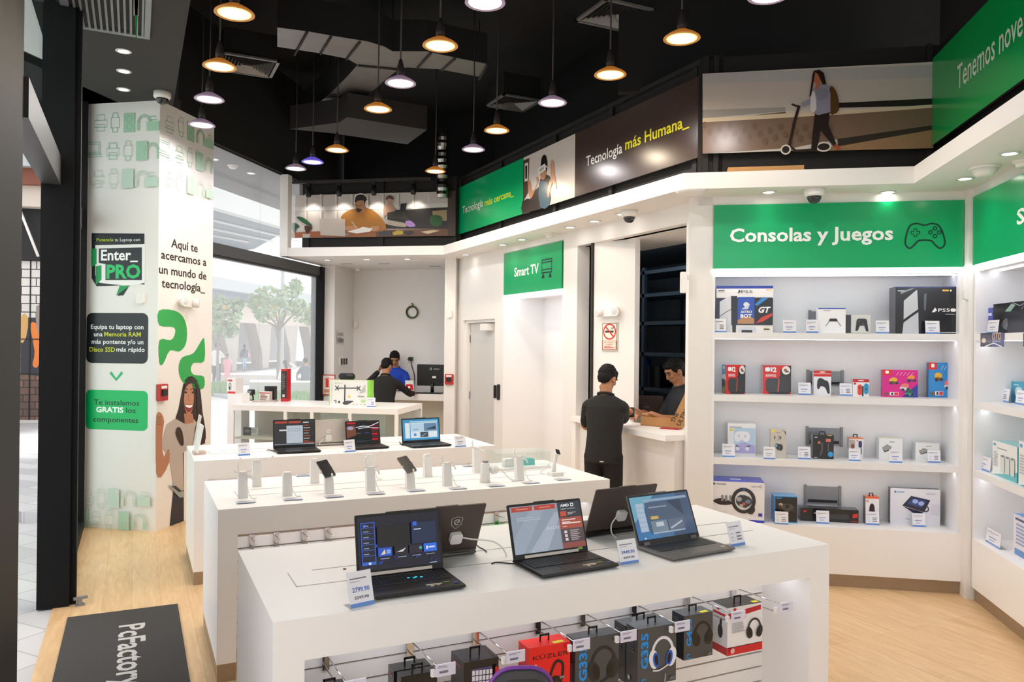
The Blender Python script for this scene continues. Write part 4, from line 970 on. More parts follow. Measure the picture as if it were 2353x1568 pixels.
# emergency lights
def emergency(fr, y, px, py, s, label):
    c = fr.at(px, py, y); t = thing('emergency_light', label, 'emergency light', fr.P(c.x, y, c.z), fr.th)
    mb = MB(); mb.rbox(-.13*s,-.05*s,-.06*s,.13*s,0,.06*s,.055*s,axis='y',n=6); mb.build('housing', 'plastic_w', t)
    for k in (-1, 1):
        R = Matrix.Translation((k*.10*s,-.05*s,-.015*s)) @ Matrix.Rotation(PI/2 + k*0, 4, 'X') @ Matrix.Rotation(k*.45, 4, 'Y')
        mb = MB(); mb.lathe([(.045*s,-.01),(.052*s,.03*s),(.05*s,.055*s),(.04*s,.052*s)], 18, mx=R); l = mb.build('lamp_head', 'plastic_w', t)
        mb = MB(); mb.lathe([(.042*s,.050*s),(.02*s,.0535*s)], 18, mx=R); mb.build('lens', 'chromering', l)
emergency(FPN, 0, 1403, 715, .92, 'white twin-head emergency light above the no-smoking sign')
emergency(FP, 4.868, 424, 693, .95, 'white twin-head emergency light on the pillar side under the lettering')
# alarm pulls
def pull(fr, y, px, py, label, s=1.0):
    c = fr.at(px, py, y); t = thing('fire_alarm_pull', label, 'fire alarm', fr.P(c.x, y, c.z), fr.th)
    mb = MB(); mb.rbox(-.06*s,-.04*s,-.075*s,.06*s,0,.075*s,.01,axis='y'); mb.build('box', mat('red_plastic_'+str(px), '#b52a26', .4), t)
    mb = MB(); mb.box(-.035*s,-.055*s,-.03*s,.035*s,-.04*s,.025*s); mb.build('lever', 'plastic_b', t)
    mb = MB(); mb.box(-.04*s,-.043*s,.035*s,.04*s,-.0405*s,.06*s); mb.build('label_strip', 'plastic_w', t)
pull(FC, 10.89, 1033, 872, 'red fire alarm pull on the column beside the monitor')
pull(FP, 4.868, 368, 902, 'red fire alarm pull on the pillar next to the printed woman', 1.1)
# little boxes on walls
def wbox(name, fr, y, px, py, w, h, d, label, cat, m='plastic_w', extra=None):
    c = fr.at(px, py, y); mb = MB(); mb.rbox(-w/2,-d,-h/2,w/2,0,h/2,min(w,h)*.18,axis='y')
    if extra: extra(mb)
    return tag(mb.build(name, [m, 'plastic_b'], None, Matrix.Translation(fr.P(c.x, y, c.z)) @ Matrix.Rotation(fr.th,4,'Z')), label, cat)
wbox('motion_sensor', FC, 6.50, 2221, 676, .06, .085, .045, 'white sensor box on the post between the two shelving walls', 'sensor')
wbox('intercom', FC, 6.554, 1571, 650, .06, .17, .05, 'white intercom handset on the service window column', 'intercom', extra=lambda mb: mb.box(.03,-.045,.02,.034,-.02,.06,1))
wbox('motion_sensor', FC, 10.89, 1035, 722, .06, .1, .045, 'white sensor high on the column near the white door', 'sensor')
wbox('motion_sensor', FC, 12.55, 820, 746, .07, .11, .05, 'white sensor in the inner corner of the far recess', 'sensor')
wbox('control_box', FC, 6.97, 325, 686, .085, .1, .03, 'white square box at the pillar edge under the Enter PRO sticker', 'wall box')
def sw(mb):
    for k in (-1,0,1): mb.box(k*.10-.035,-.016,-.05,k*.10+.035,-.012,.05,1)
wbox('light_switch', FP, 5.08, 789, 831, .34, .14, .012, 'triple light switch with dark rockers in the far recess', 'switch', extra=sw)
def so(mb):
    for k in (-1,1): mb.box(k*.03-.008,-.014,-.012,k*.03+.008,-.012,.012,1)
wbox('wall_socket', FC, 12.55, 905, 826, .14, .12, .012, 'white wall socket left of the plugged one in the far recess', 'socket', extra=so)
wbox('wall_socket', FC, 12.55, 942, 826, .14, .12, .012, 'white wall socket with a black plug and hanging cable', 'socket', extra=so)
c = FC.at(946,825,12.55); e = [FC.P(c.x,12.5,c.z), FC.P(c.x+.03,12.47,c.z-.12), FC.P(c.x+.07,12.5,c.z-.3), FC.P(c.x+.05,12.5,c.z-.55)]
mb = MB(); mb.tube(smooth_line(e), .008, 6); mb.box(c.x-.03,12.46,c.z-.03,c.x+.03,12.538,c.z+.03, mx=FC.M()); tag(mb.build('power_cable', 'plastic_b'), 'black plug and cable hanging from the far wall socket', 'cable')
c = FC.at(948,718,12.55); mb = MB()
for k in range(4):
    r = .085 + .006*k; mb.tube([(c.x + r*math.cos(2*PI*i/24), 12.535-.006*k, c.z + r*math.sin(2*PI*i/24)) for i in range(25)], .007, 6)
mb.tube([(c.x,12.53,c.z+.09),(c.x+.01,12.52,c.z+.13),(c.x-.01,12.53,c.z+.15)], .012, 6)
wall_obj(mb, 'cable_coil', mat('olive_cable', '#4a5a2a', .5), FC, 'coil of green cable hung on the far wall', 'cable')
t = thing('door_handle_pair', 'two black vertical pull handles on the wall edge by the white door', 'handle', FE.P(FE.at(1144,901,4.21).x, 4.21, FE.at(1144,901,4.21).z), FE.th)
for k, h in ((-.055,.085),(.05,.1)):
    mb = MB(); mb.rbox(k-.018,-.03,-h,k+.018,0,h,.015,axis='y'); mb.build('handle', 'plastic_b', t)
# things lying on the soffit edge
mb = MB(); a = FC.at(1672,386,6.35); b = FC.at(1845,386,6.35); mb.box(a.x, 6.3, ZT, b.x, 6.38, ZT+.055); wall_obj(mb, 'cardboard_strip', 'cardboard', FC, 'long brown cardboard strip lying on top of the soffit under the scooter banner', 'cardboard')
# hanging pennant at the top left
p = Z(312, 88, 4.0); p = ORG + (p - ORG) * .75
mb = MB(); mb.box(-.012,-.003,.12,.012,.003,.7,0); mb.add([(-.012,-.003,.28),(.012,-.003,.28),(.004,-.003,0),(-.0,-.003,0)], [(0,3,2,1)], 1); mb.add([(-.012,.003,.28),(.012,.003,.28),(.004,.003,0),(0,.003,0)], [(0,1,2,3)], 1)
mb.add([(-.012,-.003,.28),(.0,-.003,0),(.0,.003,0),(-.012,.003,.28)], [(0,1,2,3)], 1); mb.add([(.012,-.003,.28),(.004,-.003,0),(.004,.003,0),(.012,.003,.28)], [(3,2,1,0)], 1); mb.tube([(0,0,.69),(0,0,1.2)], .002, 4, 0)
tag(mb.build('hanging_pennant', ['plastic_w', mat('green_card', '#2bb04e', .5)], None, Matrix.Translation(p)), 'narrow white and green pennant hanging edge-on at the top left', 'pennant')

# ================================================================ goods on the wall shelves
def carton(name, label, cat, fr, y, pxl, pxr, pyt, z, d, front='#f2f1ef', side=None, top=None, art=None, sart=None, ang=0.0, group=None, m='print', tart=None, pyb=None, extra=None, bev=0):
    """a box standing on a shelf: front face between two picture columns"""
    pm = (pxl + pxr) / 2
    if pyb: y = min(max(fr.L(Z(pm, pyb, z)).y, y), y + .22)
    a, b, t = fr.at(pxl, pyt, y), fr.at(pxr, pyt, y), fr.at(pm, pyt, y)
    w, h = b.x - a.x, t.z - z
    if ang: w /= math.cos(math.radians(ang))
    c = lambda k, e: srgb(k) if k else srgb(e)
    F, S_, T = srgb(front), c(side, front), c(top, side or front)
    mb = MB(); mb.box(0, 0, 0, w, d, h, cols={'f': F, 'r': S_, 'l': S_, 'b': S_, 'T': T, 'd': S_})
    if art: art(Face(mb, (0, 0, 0), (1, 0, 0), (0, 0, 1)), w, h)
    if sart: sart(Face(mb, (0, d, 0), (0, -1, 0), (0, 0, 1)), d, h)
    if tart: tart(Face(mb, (0, 0, h), (1, 0, 0), (0, 1, 0)), w, d)
    if extra: extra(mb, w, h, d)
    o = mb.build(name, m, None, Matrix.Translation(fr.P(a.x, y, z)) @ Matrix.Rotation(fr.th + math.radians(ang), 4, 'Z'))
    return tag(o, label, cat, group)
def card_art(f, w, h, seed=1, price=None, big=None):
    f.rect(0, 0, w, h, '#eceaf0'); f.rect(0, 0, w, h*.11, '#5f8bd0'); f.rect(w*.08, h*.78, w*.78, h*.815, '#77757f'); f.rect(w*.08, h*.70, w*.5, h*.72, '#b4b1ba')
    if price: f.text(price, w*.5, h*.42, h*.13, '#4a6fc0', w=w*.72, bold=2, align='c'); f.text(big, w*.5, h*.22, h*.08, '#55545e', w=w*.6, bold=2, align='c')
    else:
        rd = random.Random(seed); k = rd.random()
        if k < .5: f.rect(w*.2, h*.42, w*.72, h*.49, '#8f9fce'); f.rect(w*.25, h*.25, w*.6, h*.29, '#8a8893')
        else:
            for j in (.5, .36, .24): f.rect(w*.1, h*j, w*.3, h*(j+.03), '#b9b6c0'); f.rect(w*.5, h*j, w*.82, h*(j+.055), '#75737e')
def price_card(label, P, w, h, th, tilt=.28, seed=1, price=None, big=None, group=None):
    """acrylic card stand: leaning clear plate with the printed card on it, and a foot"""
    t = thing('price_card', label, 'price tag', P, th, group)
    R = Matrix.Rotation(-tilt, 4, 'X')
    mb = MB(); mb.box(0, 0, 0, w, .003, h, mx=R); mb.box(0, 0, 0, w, h*.45, .003); mb.build('card_holder', 'acrylic', t)
    mb = MB(); mb.box(.002, -.0018, .001, w-.002, -.0006, h-.002, col=srgb('#eceaf0')); f = Face(mb, (.002, -.0018, .001), (1, 0, 0), (0, 0, 1)); card_art(f, w-.004, h-.003, seed, price, big)
    o = mb.build('printed_card', 'gprint', t); o.rotation_euler = (-tilt, 0, 0); return t
def shelf_card(label, fr, y, pxl, pyt, pxr, pyb, z, group, dth=0.0, seed=None):
    if z < 1.8: y = min(max(fr.L(Z((pxl+pxr)/2, pyb, z)).y, y + .012), y + .2)
    else: y = y + .015
    a, b = fr.at(pxl, pyb, y), fr.at(pxr, pyb, y); t = fr.at((pxl+pxr)/2, pyt, y)
    price_card(label, fr.P(a.x, y, z), b.x - a.x, (t.z - z), fr.th + dth, .12, seed or int(pxl), group=group)
YC, YD = 6.554, 2.325
z1, z2, z3, z4 = 2.0, 1.495, .985, .468
GC = 'goods on the console shelves'

def a_ps(f, w, h):
    f.rect(0, h*.94, w, h, '#2a3f9c'); f.rect(0, h*.16, w, h*.74, '#1e2347'); f.rect(0, 0, w*.36, h*.16, '#e8e4e4')
    f.poly([(w*.06,0),(w*.06,h*.66),(w*.26,h*.80),(w*.27,0)], '#dcdde4'); f.poly([(w*.26,h*.78),(w*.37,h*.78),(w*.35,0),(w*.29,0)], '#1a1b20'); f.line([(w*.06,h*.34),(w*.15,h*.42),(w*.27,h*.50)], h*.012, '#222')
    f.rect(w*.38, h*.19, w*.675, h*.76, '#2450b4'); f.poly([(w*.38,h*.19),(w*.675,h*.19),(w*.675,h*.30),(w*.55,h*.36),(w*.38,h*.27)], '#b9865a'); f.ell(w*.53, h*.6, w*.05, h*.05, '#dfe6ef'); f.poly([(w*.44,h*.5),(w*.6,h*.62),(w*.56,h*.5)], '#c9d4e6')
    f.text('ASTRO', w*.53, h*.42, h*.05, '#f3f6fb', w=w*.2, bold=4, align='c'); f.text('BOT', w*.53, h*.32, h*.075, '#f3f6fb', w=w*.2, bold=5, align='c')
    f.rect(w*.675, h*.19, w*.985, h*.75, '#17151d'); f.poly([(w*.68,h*.60),(w*.80,h*.74),(w*.92,h*.74),(w*.72,h*.57)], '#2f86d0'); f.poly([(w*.7,h*.2),(w*.8,h*.33),(w*.985,h*.42),(w*.985,h*.36),(w*.83,h*.24)], '#d0372d')
    f.text('GT', w*.83, h*.43, h*.12, '#f6f3f5', w=w*.2, bold=5, align='c', slant=.3); f.rect(w*.03, h*.885, w*.14, h*.91, '#6d6a70')
    f.text('PS5', w*.44, h*.845, h*.06, '#3b3a40', w=w*.2, bold=.5, align='l'); f.poly([(w*.38,h*.84),(w*.40,h*.92),(w*.43,h*.89),(w*.405,h*.84)], '#3b3a40')
    f.rrect(w*.4, -.0, w*.70, h*.12, .01, '#cfd3de'); f.rect(w*.45, 0, w*.64, h*.055, '#24242b'); f.rect(w*.82, h*.04, w*.96, h*.13, '#e8dfc9'); f.rect(w*.84, h*.06, w*.94, h*.09, '#3a352c')
    for k in (.88, .93): f.rect(w*k, h*.9, w*(k+.04), h*.92, '#e2a33a')
carton('console_box', 'large white console box with blue game art on the top shelf', 'console box', FC, YC+.07, 1646.5, 1776.7, 657, z1, .14, '#f0ebea', '#e6e2e2', '#2a3f9c', a_ps, m='gprint')
def a_pad(f, w, h):
    f.rect(0, h*.955, w, h, '#3a58b5'); f.rect(w*.2, h*.88, w*.45, h*.905, '#8d8c93')
    f.poly([(w*.26,h*.28),(w*.36,h*.56),(w*.42,h*.64),(w*.62,h*.64),(w*.7,h*.56),(w*.82,h*.28),(w*.74,h*.36),(w*.66,h*.52),(w*.4,h*.52),(w*.33,h*.34)], '#efedf0', 0); f.poly([(w*.38,h*.47),(w*.43,h*.58),(w*.67,h*.58),(w*.72,h*.47)], '#1d1c22'); f.line([(w*.28,h*.28),(w*.4,h*.48)], h*.018, '#2a2930'); f.line([(w*.83,h*.28),(w*.7,h*.48)], h*.018, '#2a2930')
carton('controller_box', 'white controller box with a blue top edge on the top shelf', 'controller box', FC, YC+.06, 1880, 1943.5, 708, z1, .08, '#f4f3f5', '#e9e8ec', '#3a58b5', a_pad, m='gprint')
def a_xb(f, w, h):
    f.rect(0, 0, w*.2, h, '#33333c'); f.rect(0, 0, w, h*.03, '#5f8b5a'); f.rrect(w*.42, h*.42, w*.86, h*.80, .02, '#2a2a30'); f.poly([(w*.42,h*.6),(w*.38,h*.14),(w*.48,h*.14),(w*.56,h*.42),(w*.74,h*.42),(w*.82,h*.12),(w*.92,h*.12),(w*.86,h*.62)], '#2a2a30', 0); f.ell(w*.54, h*.66, w*.04, h*.06, '#4a4a52', 10); f.ell(w*.70, h*.5, w*.04, h*.06, '#4a4a52', 10)
carton('controller_box', 'grey and white box showing a black game controller, right of the white controller box', 'controller box', FC, YC+.06, 1944.5, 2000.5, 724, z1, .08, '#d7d6d4', '#34343c', '#d7d6d4', a_xb, m='gprint')
def a_pro(f, w, h):
    f.rect(0, h*.975, w, h, '#25386e'); f.poly([(w*.08,h*.9),(w*.25,h*.96),(w*.32,h*.98),(w*.08,h*.84)], '#8f959c'); f.poly([(w*.13,h*.28),(w*.13,h*.7),(w*.34,h*.94),(w*.36,h*.5)], '#c9cbd2'); f.poly([(w*.11,0),(w*.13,h*.24),(w*.36,h*.49),(w*.37,0)], '#c9cbd2')
    f.line([(w*.12,h*.26),(w*.24,h*.38),(w*.38,h*.51)], h*.05, '#101015', sm=3); f.poly([(w*.34,h*.94),(w*.48,h*.84),(w*.46,0),(w*.38,0)], '#15171f'); f.poly([(w*.445,h*.84),(w*.49,h*.86),(w*.475,h*.5),(w*.45,h*.5)], '#5a6372')
    f.text('PS5', w*.67, h*.47, h*.07, '#f4f4f6', w=w*.18, bold=1); f.rrect(w*.86, h*.47, w*.945, h*.54, .012, '#f4f4f6'); f.poly([(w*.57,h*.46),(w*.62,h*.56),(w*.65,h*.5),(w*.61,h*.46)], '#f4f4f6'); f.rect(w*.78, h*.41, w*.93, h*.425, '#a7a7ad'); f.rect(w*.73, h*.9, w*.83, h*.935, '#e9b53c'); f.ell(w*.86, h*.915, w*.015, h*.02, '#fff', 10); f.rect(w*.03, h*.9, w*.14, h*.925, '#b9bcc4'); f.rect(w*.7, h*.025, w*.96, h*.04, '#c7c7cc')
carton('console_box', 'large black console box with a white striped console on the top shelf', 'console box', FC, YC+.07, 2058, 2205, 659, z1, .17, '#111218', '#3b3c46', '#25386e', a_pro, m='gprint', ang=0)
def switchart(f, w, h):
    f.poly([(w*.48,h*.5),(w*.62,h*.62),(w*.62,h*.86),(w,h),(w,h*.1),(w*.9,0),(w*.2,0)], '#26262c'); f.rrect(w*.1, h*.06, w*.62, h*.55, .03, '#3a3a40'); f.rrect(w*.58, h*.06, w*.97, h*.55, .03, '#333338'); f.poly([(w*.52,h*.08),(w*.56,h*.55),(w*.60,h*.55),(w*.56,h*.08)], '#d4553a'); f.rect(w*.58, h*.55, w*.95, h*.63, '#2b3338')
    f.rrect(w*.08, h*.78, w*.26, h*.93, .012, '#fff'); f.text('2', w*.36, h*.77, h*.16, '#fff', w=w*.12, bold=6); f.rect(w*.28, h*.78, w*.34, h*.93, '#fff'); f.rect(w*.1, h*.66, w*.46, h*.69, '#f3b4ad'); f.text('SWITCH', w*.1, h*.60, h*.05, '#fff', w=w*.36, bold=3)
    f.ell(w*.82, h*.83, w*.15, h*.145, '#f2efe9', 24); f.ell(w*.80, h*.84, w*.06, h*.05, '#a5632f', 12); f.ell(w*.85, h*.79, w*.07, h*.03, '#4a4c52', 12)
def sw_side(f, w, h):
    f.rect(0, h*.55, w, h, '#5fa8d8'); f.rect(0, 0, w, h*.55, '#7d8f63'); f.ell(w*.5, h*.55, w*.5, h*.13, '#e8edf0', 14); f.rect(0, h*.25, w*.7, h*.5, '#3b4148'); f.poly([(w*.05,0),(w*.3,h*.22),(w*.6,h*.12),(w*.5,0)], '#c6906a'); f.rrect(w*.35, h*.85, w*.65, h*.95, .008, '#fff')
carton('console_box', 'red game console box turned so its sky-blue side shows, far left of the second shelf', 'console box', FC, YC+.12, 1669, 1714, 839, z2, .105, '#dd1f1c', '#5fa8d8', '#dd1f1c', switchart, sw_side, ang=14, m='gprint')
carton('console_box', 'red game console box seen straight on, second from the left of the second shelf', 'console box', FC, YC+.03, 1753, 1818, 840, z2, .105, '#dd1f1c', '#cfc9d0', '#dd1f1c', switchart, m='gprint', pyb=904)
def a_pro2(f, w, h):
    f.rect(0, h*.88, w, h, '#d8221e'); f.ell(w*.5, h*.94, w*.18, h*.02, '#fff', 12); f.rect(0, h*.76, w, h*.86, '#d8221e'); f.poly([(w*.2,h*.3),(w*.22,h*.6),(w*.38,h*.70),(w*.62,h*.62),(w*.85,h*.52),(w*.92,h*.1),(w*.8,h*.08),(w*.66,h*.3),(w*.42,h*.36),(w*.3,h*.24)], '#2a3036', 3)
carton('controller_box', 'white hang-card box with a red top holding a dark game controller, second shelf', 'controller box', FC, YC+.02, 1870, 1910, 852, z2, .07, '#f0eff1', '#e3e2e6', '#c01c1a', a_pro2, m='gprint', pyb=907)
def a_joy(f, w, h):
    f.rect(0, h*.83, w, h, '#c41d1c'); f.ell(w*.5, h*.92, w*.2, h*.03, '#fff', 12); f.rect(w*.05, h*.68, w*.2, h*.8, '#d8302b'); f.rrect(w*.28, h*.06, w*.58, h*.7, .02, '#ef4f38'); f.rect(w*.56, h*.0, w*.66, h*.6, '#3a3a40'); f.rrect(w*.68, h*.12, w*.97, h*.76, .02, '#1f9cd0'); f.ell(w*.42, h*.5, w*.06, h*.05, '#33343a', 12); f.ell(w*.82, h*.42, w*.06, h*.05, '#33343a', 12)
carton('controller_box', 'small red-topped box with an orange and a blue half controller', 'controller box', FC, YC+.02, 1960, 1997, 872, z2, .06, '#f0eeee', '#e3e2e6', '#c41d1c', a_joy, m='gprint', pyb=911)
def kart(c1, c2, rot):
    def art(f, w, h):
        f.poly([(w*.55,0),(w,0),(w,h*.5)], c2); f.rect(0, h*.80, w*.26, h, '#e0271f'); f.rrect(w*.08, h*.86, w*.18, h*.97, .008, '#fff')
        for (x, y, s, a, b) in ((.3,.62,1,'#e8b83a','#7a5a2c'), (.8,.72,.9,'#ef9a3c','#8a3f7a'), (.62,.4,1.1,'#e77a7a','#d9dfe0'), (.74,.2,1,'#2f5d55','#4fa08c')):
            f.ell(w*x, h*y, w*.12*s, h*.10*s, a, 14, .3); f.ell(w*(x+.02), h*(y-.09), w*.15*s, h*.05*s, b, 14, -.15); f.ell(w*(x-.05), h*(y-.12), w*.05, h*.045, '#2b3550', 10); f.ell(w*(x+.1), h*(y-.1), w*.05, h*.045, '#2b3550', 10)
        f.rect(w*.06, h*.07, w*.18, h*.16, '#7c5b3d'); f.rect(w*.2, h*.06, w*.45, h*.18, '#f4f1f3'); f.rect(w*.33, h*.07, w*.44, h*.17, '#e03a30'); f.rect(w*.24, h*.08, w*.3, h*.16, '#333')
        for k in range(5): f.line([(w*(.45+.1*k), h*.92),(w*(.38+.1*k), h*.8)], h*.008, '#ffffff')
    return art
carton('game_box', 'bright pink game box with cartoon race karts', 'game box', FC, YC+.02, 2028, 2109.6, 850.6, z2, .05, '#e0168e', '#b0147a', '#e0168e', kart('#e0168e', '#2b3fa0', 0), m='gprint', pyb=913)
carton('game_box', 'taller blue and pink game box at the right end of the second shelf', 'game box', FC, YC+.02, 2134, 2208, 834, z2, .05, '#2c8fd6', '#1f5f9a', '#2c8fd6', kart('#2c8fd6', '#d83a95', 1), m='gprint', pyb=914)
def a_vr(f, w, h):
    f.rect(w*.06, h*.86, w*.5, h*.9, '#b7b4b8'); f.rect(w*.22, h*.06, w*.98, h*.86, '#bcd9ee'); f.poly([(w*.22,h*.06),(w*.98,h*.06),(w*.98,h*.3),(w*.6,h*.42),(w*.22,h*.3)], '#b7b0e2'); f.rect(w*.06, h*.76, w*.18, h*.83, '#eedd2b'); f.poly([(w*.24,h*.55),(w*.28,h*.72),(w*.5,h*.76),(w*.74,h*.72),(w*.8,h*.55),(w*.7,h*.42),(w*.58,h*.44),(w*.52,h*.5),(w*.44,h*.44),(w*.3,h*.42)], '#f6f5fa', 3)
    f.line([(w*.42,h*.63),(w*.37,h*.6),(w*.42,h*.57)], h*.014, '#333'); f.line([(w*.6,h*.63),(w*.65,h*.6),(w*.6,h*.57)], h*.014, '#333'); f.line([(w*.3,h*.3),(w*.4,h*.26)], h*.03, '#33343e'); f.line([(w*.68,h*.28),(w*.82,h*.3)], h*.03, '#33343e')
    f.ell(w*.35, h*.2, w*.07, h*.06, '#f1f0f6'); f.ell(w*.7, h*.2, w*.07, h*.06, '#f1f0f6')
carton('headset_box', 'white box with a white virtual-reality headset on pale blue print', 'headset box', FC, YC+.06, 1672.6, 1736.7, 974, z3, .14, '#f3f2f2', '#e8e7e8', '#f3f2f2', a_vr, m='gprint', pyb=1046)
def a_cam(f, w, h):
    f.rect(w*.04, h*.9, w*.28, h*.98, '#ece02c'); f.poly([(w*.7,h),(w,h*.92),(w,h*.78),(w*.9,h*.92)], '#4a4a48'); f.rect(w*.35, h*.87, w*.6, h*.89, '#8d8880'); f.text('13', w*.22, h*.66, h*.11, '#5d5850', w=w*.5, bold=1); f.rect(w*.28, h*.62, w*.66, h*.63, '#9a948a'); f.poly([(w*.25,h*.42),(w*.35,h*.52),(w*.75,h*.48),(w*.82,h*.36),(w*.7,h*.26),(w*.45,h*.3)], '#2b2b30'); f.ell(w*.36, h*.44, w*.09, h*.06, '#79b7cf', 12); f.ell(w*.58, h*.38, w*.09, h*.07, '#4b4b52', 12)
carton('camera_box', 'tall beige action camera box reading 13 on the third shelf', 'camera box', FC, YC+.02, 1771, 1806, 987, z3, .07, '#cdc6bd', '#b6afa6', '#cdc6bd', a_cam, m='gprint', pyb=1054)
def a_mic(f, w, h):
    f.rect(w*.08, h*.88, w*.22, h*.91, '#e9e9ee'); f.rect(w*.62, h*.72, w*.86, h*.84, '#e07a62'); f.ell(w*.3, h*.68, w*.07, h*.06, '#c46a52', 12); f.line([(w*.42,h*.68),(w*.44,h*.4),(w*.36,h*.14)], w*.1, '#4a4b52', sm=3); f.line([(w*.74,h*.66),(w*.74,h*.3)], w*.06, '#5a5b60'); f.ell(w*.85, h*.2, w*.13, h*.11, '#31a0d6', 16); f.rect(w*.06, h*.04, w*.22, h*.07, '#d9dbe2'); f.rect(w*.7, h*.97, w*.9, h, '#e3c23a')
def tabx(mb, w, h, d): mb.tube([(w*.36,d*.5,h-.002),(w*.38,d*.5,h+.022),(w*.62,d*.5,h+.022),(w*.64,d*.5,h-.002)], .005, 6, 0, srgb('#222'))
carton('microphone_box', 'black box with a hang loop in front of a grey wall plate, third shelf', 'accessory box', FC, YC+.02, 1868, 1916, 1000, z3, .09, '#1d1e22', '#3d3f46', '#2b2c31', a_mic, m='gprint', pyb=1055, extra=tabx)
def a_jb(f, w, h):
    f.rect(0, h*.93, w, h, '#ef8a5a'); f.poly([(w*.02,h*.5),(w*.02,h*.9),(w*.42,h*.86),(w*.42,h*.5)], '#b9aba2'); f.ell(w*.26, h*.58, w*.12, h*.12, '#8a4f38', 14); f.rrect(w*.66, h*.52, w*.9, h*.84, .012, '#2b3660'); f.line([(w*.85,h*.5),(w*.85,h*.2)], w*.06, '#3a3f55'); f.rect(w*.52, h*.82, w*.62, h*.88, '#ef7d4f')
carton('speaker_box', 'small orange-topped white box with a photo and a blue microphone, third shelf', 'accessory box', FC, YC+.02, 1951, 1984, 1006, z3, .07, '#ece8ea', '#e7e3e2', '#f0814e', a_jb, m='gprint', pyb=1053, extra=tabx)
def a_hub(f, w, h):
    f.rect(w*.45, h*.82, w*.66, h*.85, '#77747a'); f.poly([(w*.12,h*.55),(w*.34,h*.72),(w*.54,h*.62),(w*.5,h*.5),(w*.24,h*.36)], '#a8a29c'); f.poly([(w*.14,h*.5),(w*.26,h*.4),(w*.5,h*.52),(w*.5,h*.46),(w*.24,h*.34)], '#56535a')
carton('adapter_box', 'taller of two plain white adapter boxes on the third shelf', 'accessory box', FC, YC+.03, 2020, 2074, 1008, z3, .09, '#f3f2ef', '#dfe2e4', '#f2edd0', a_hub, pyb=1057)
carton('adapter_box', 'lower of two plain white adapter boxes at the right end of the third shelf', 'accessory box', FC, YC+.03, 2104, 2159, 1019, z3, .09, '#f3f2ef', '#dfe2e4', '#f4f4f2', a_hub, pyb=1057)
def a_wheel(f, w, h):
    f.rect(0, 0, w, h*.06, '#2337b6'); f.rect(w*.05, h*.91, w*.1, h*.96, '#4a484e'); f.rect(w*.12, h*.92, w*.3, h*.945, '#77757b'); f.text('logitech', w*.76, h*.885, h*.04, '#77757b', w=w*.13, bold=0); f.ring(w*.93, h*.9, w*.018, h*.025, h*.012, '#55535a', 14, 40, 330)
    f.poly([(w*.06,h*.5),(w*.2,h*.58),(w*.4,h*.5),(w*.4,h*.43),(w*.2,h*.41)], '#2a2224', 2)
    for k in (.21, .28, .36): f.rrect(w*k, h*.5, w*k+w*.045, h*.66, .008, '#8a878b')
    f.ring(w*.62, h*.54, w*.19, h*.28, h*.085, '#292a2e', 30); f.poly([(w*.48,h*.56),(w*.56,h*.68),(w*.72,h*.64),(w*.78,h*.5),(w*.66,h*.36),(w*.52,h*.42)], '#3a3a42', 2); f.ell(w*.54, h*.57, w*.05, h*.06, '#9fa7b5', 12); f.ell(w*.7, h*.52, w*.05, h*.05, '#6f84a0', 12); f.ell(w*.63, h*.46, w*.03, h*.04, '#d0563c', 12); f.rect(w*.55, h*.37, w*.61, h*.45, '#b9b5b0'); f.poly([(w*.74,h*.3),(w*.82,h*.42),(w*.83,h*.3),(w*.78,h*.2),(w*.7,h*.22)], '#2b2c2f'); f.rect(w*.61, h*.79, w*.64, h*.85, '#3b6db8'); f.rect(w*.89, h*.16, w*.96, h*.24, '#35329c'); f.rect(w*.05, h*.23, w*.34, h*.24, '#b9b7bb')
def t_wheel(f, w, d): f.rect(0, 0, w, d, '#2b41bd'); f.rect(w*.4, d*.4, w*.6, d*.55, '#e8ecf8'); f.rect(w*.06, d*.7, w*.16, d*.8, '#8f9ee0')
carton('steering_wheel_box', 'big white box with a black steering wheel and a blue lid on the bottom shelf', 'game box', FC, YC+.03, 1631, 1757, 1108, z4, .27, '#eeecef', '#d9d9e2', '#2b41bd', a_wheel, tart=t_wheel, m='gprint')
def a_bl(f, w, h): f.rect(w*.07, 0, w, h*.97, '#1d1c1e'); f.rect(0, 0, w, h*.035, '#2fa9dd'); f.rect(w*.1, h*.9, w*.34, h*.94, '#2f8fd0'); f.ell(w*.58, h*.58, w*.28, h*.15, '#4f4a44', 18); f.ell(w*.58, h*.62, w*.1, h*.08, '#24211e', 12); f.ell(w*.3, h*.68, w*.09, h*.06, '#b9aa98', 12); f.line([(w*.25,h*.66),(w*.3,h*.45)], w*.12, '#37322e'); f.line([(w*.8,h*.55),(w*.86,h*.4)], w*.12, '#37322e')
carton('controller_box', 'blue-sided black box with a dark controller on the bottom shelf', 'controller box', FC, YC+.02, 1778, 1832, 1141, z4, .15, '#2f8fd0', '#3a78c8', '#4aa2dc', a_bl, m='gprint', pyb=1202)
def a_red(f, w, h): f.rrect(w*.05, h*.66, w*.11, h*.82, .008, '#d42a24'); f.rect(w*.24, h*.6, w*.3, h*.66, '#eee'); f.rrect(w*.48, h*.24, w*.84, h*.64, .01, '#3a393c'); f.poly([(w*.9,h*.36),(w*.985,h*.42),(w*.985,h*.76),(w*.9,h*.66)], '#e0352c'); f.rect(w*.87, h*.08, w*.98, h*.16, '#b12a24')
carton('soundbar_box', 'long black box with red corner print on the bottom shelf', 'accessory box', FC, YC+.03, 1839, 1973, 1170, z4, .11, '#1b191c', '#3b3a3e', '#5a595d', a_red, m='gprint', pyb=1200)
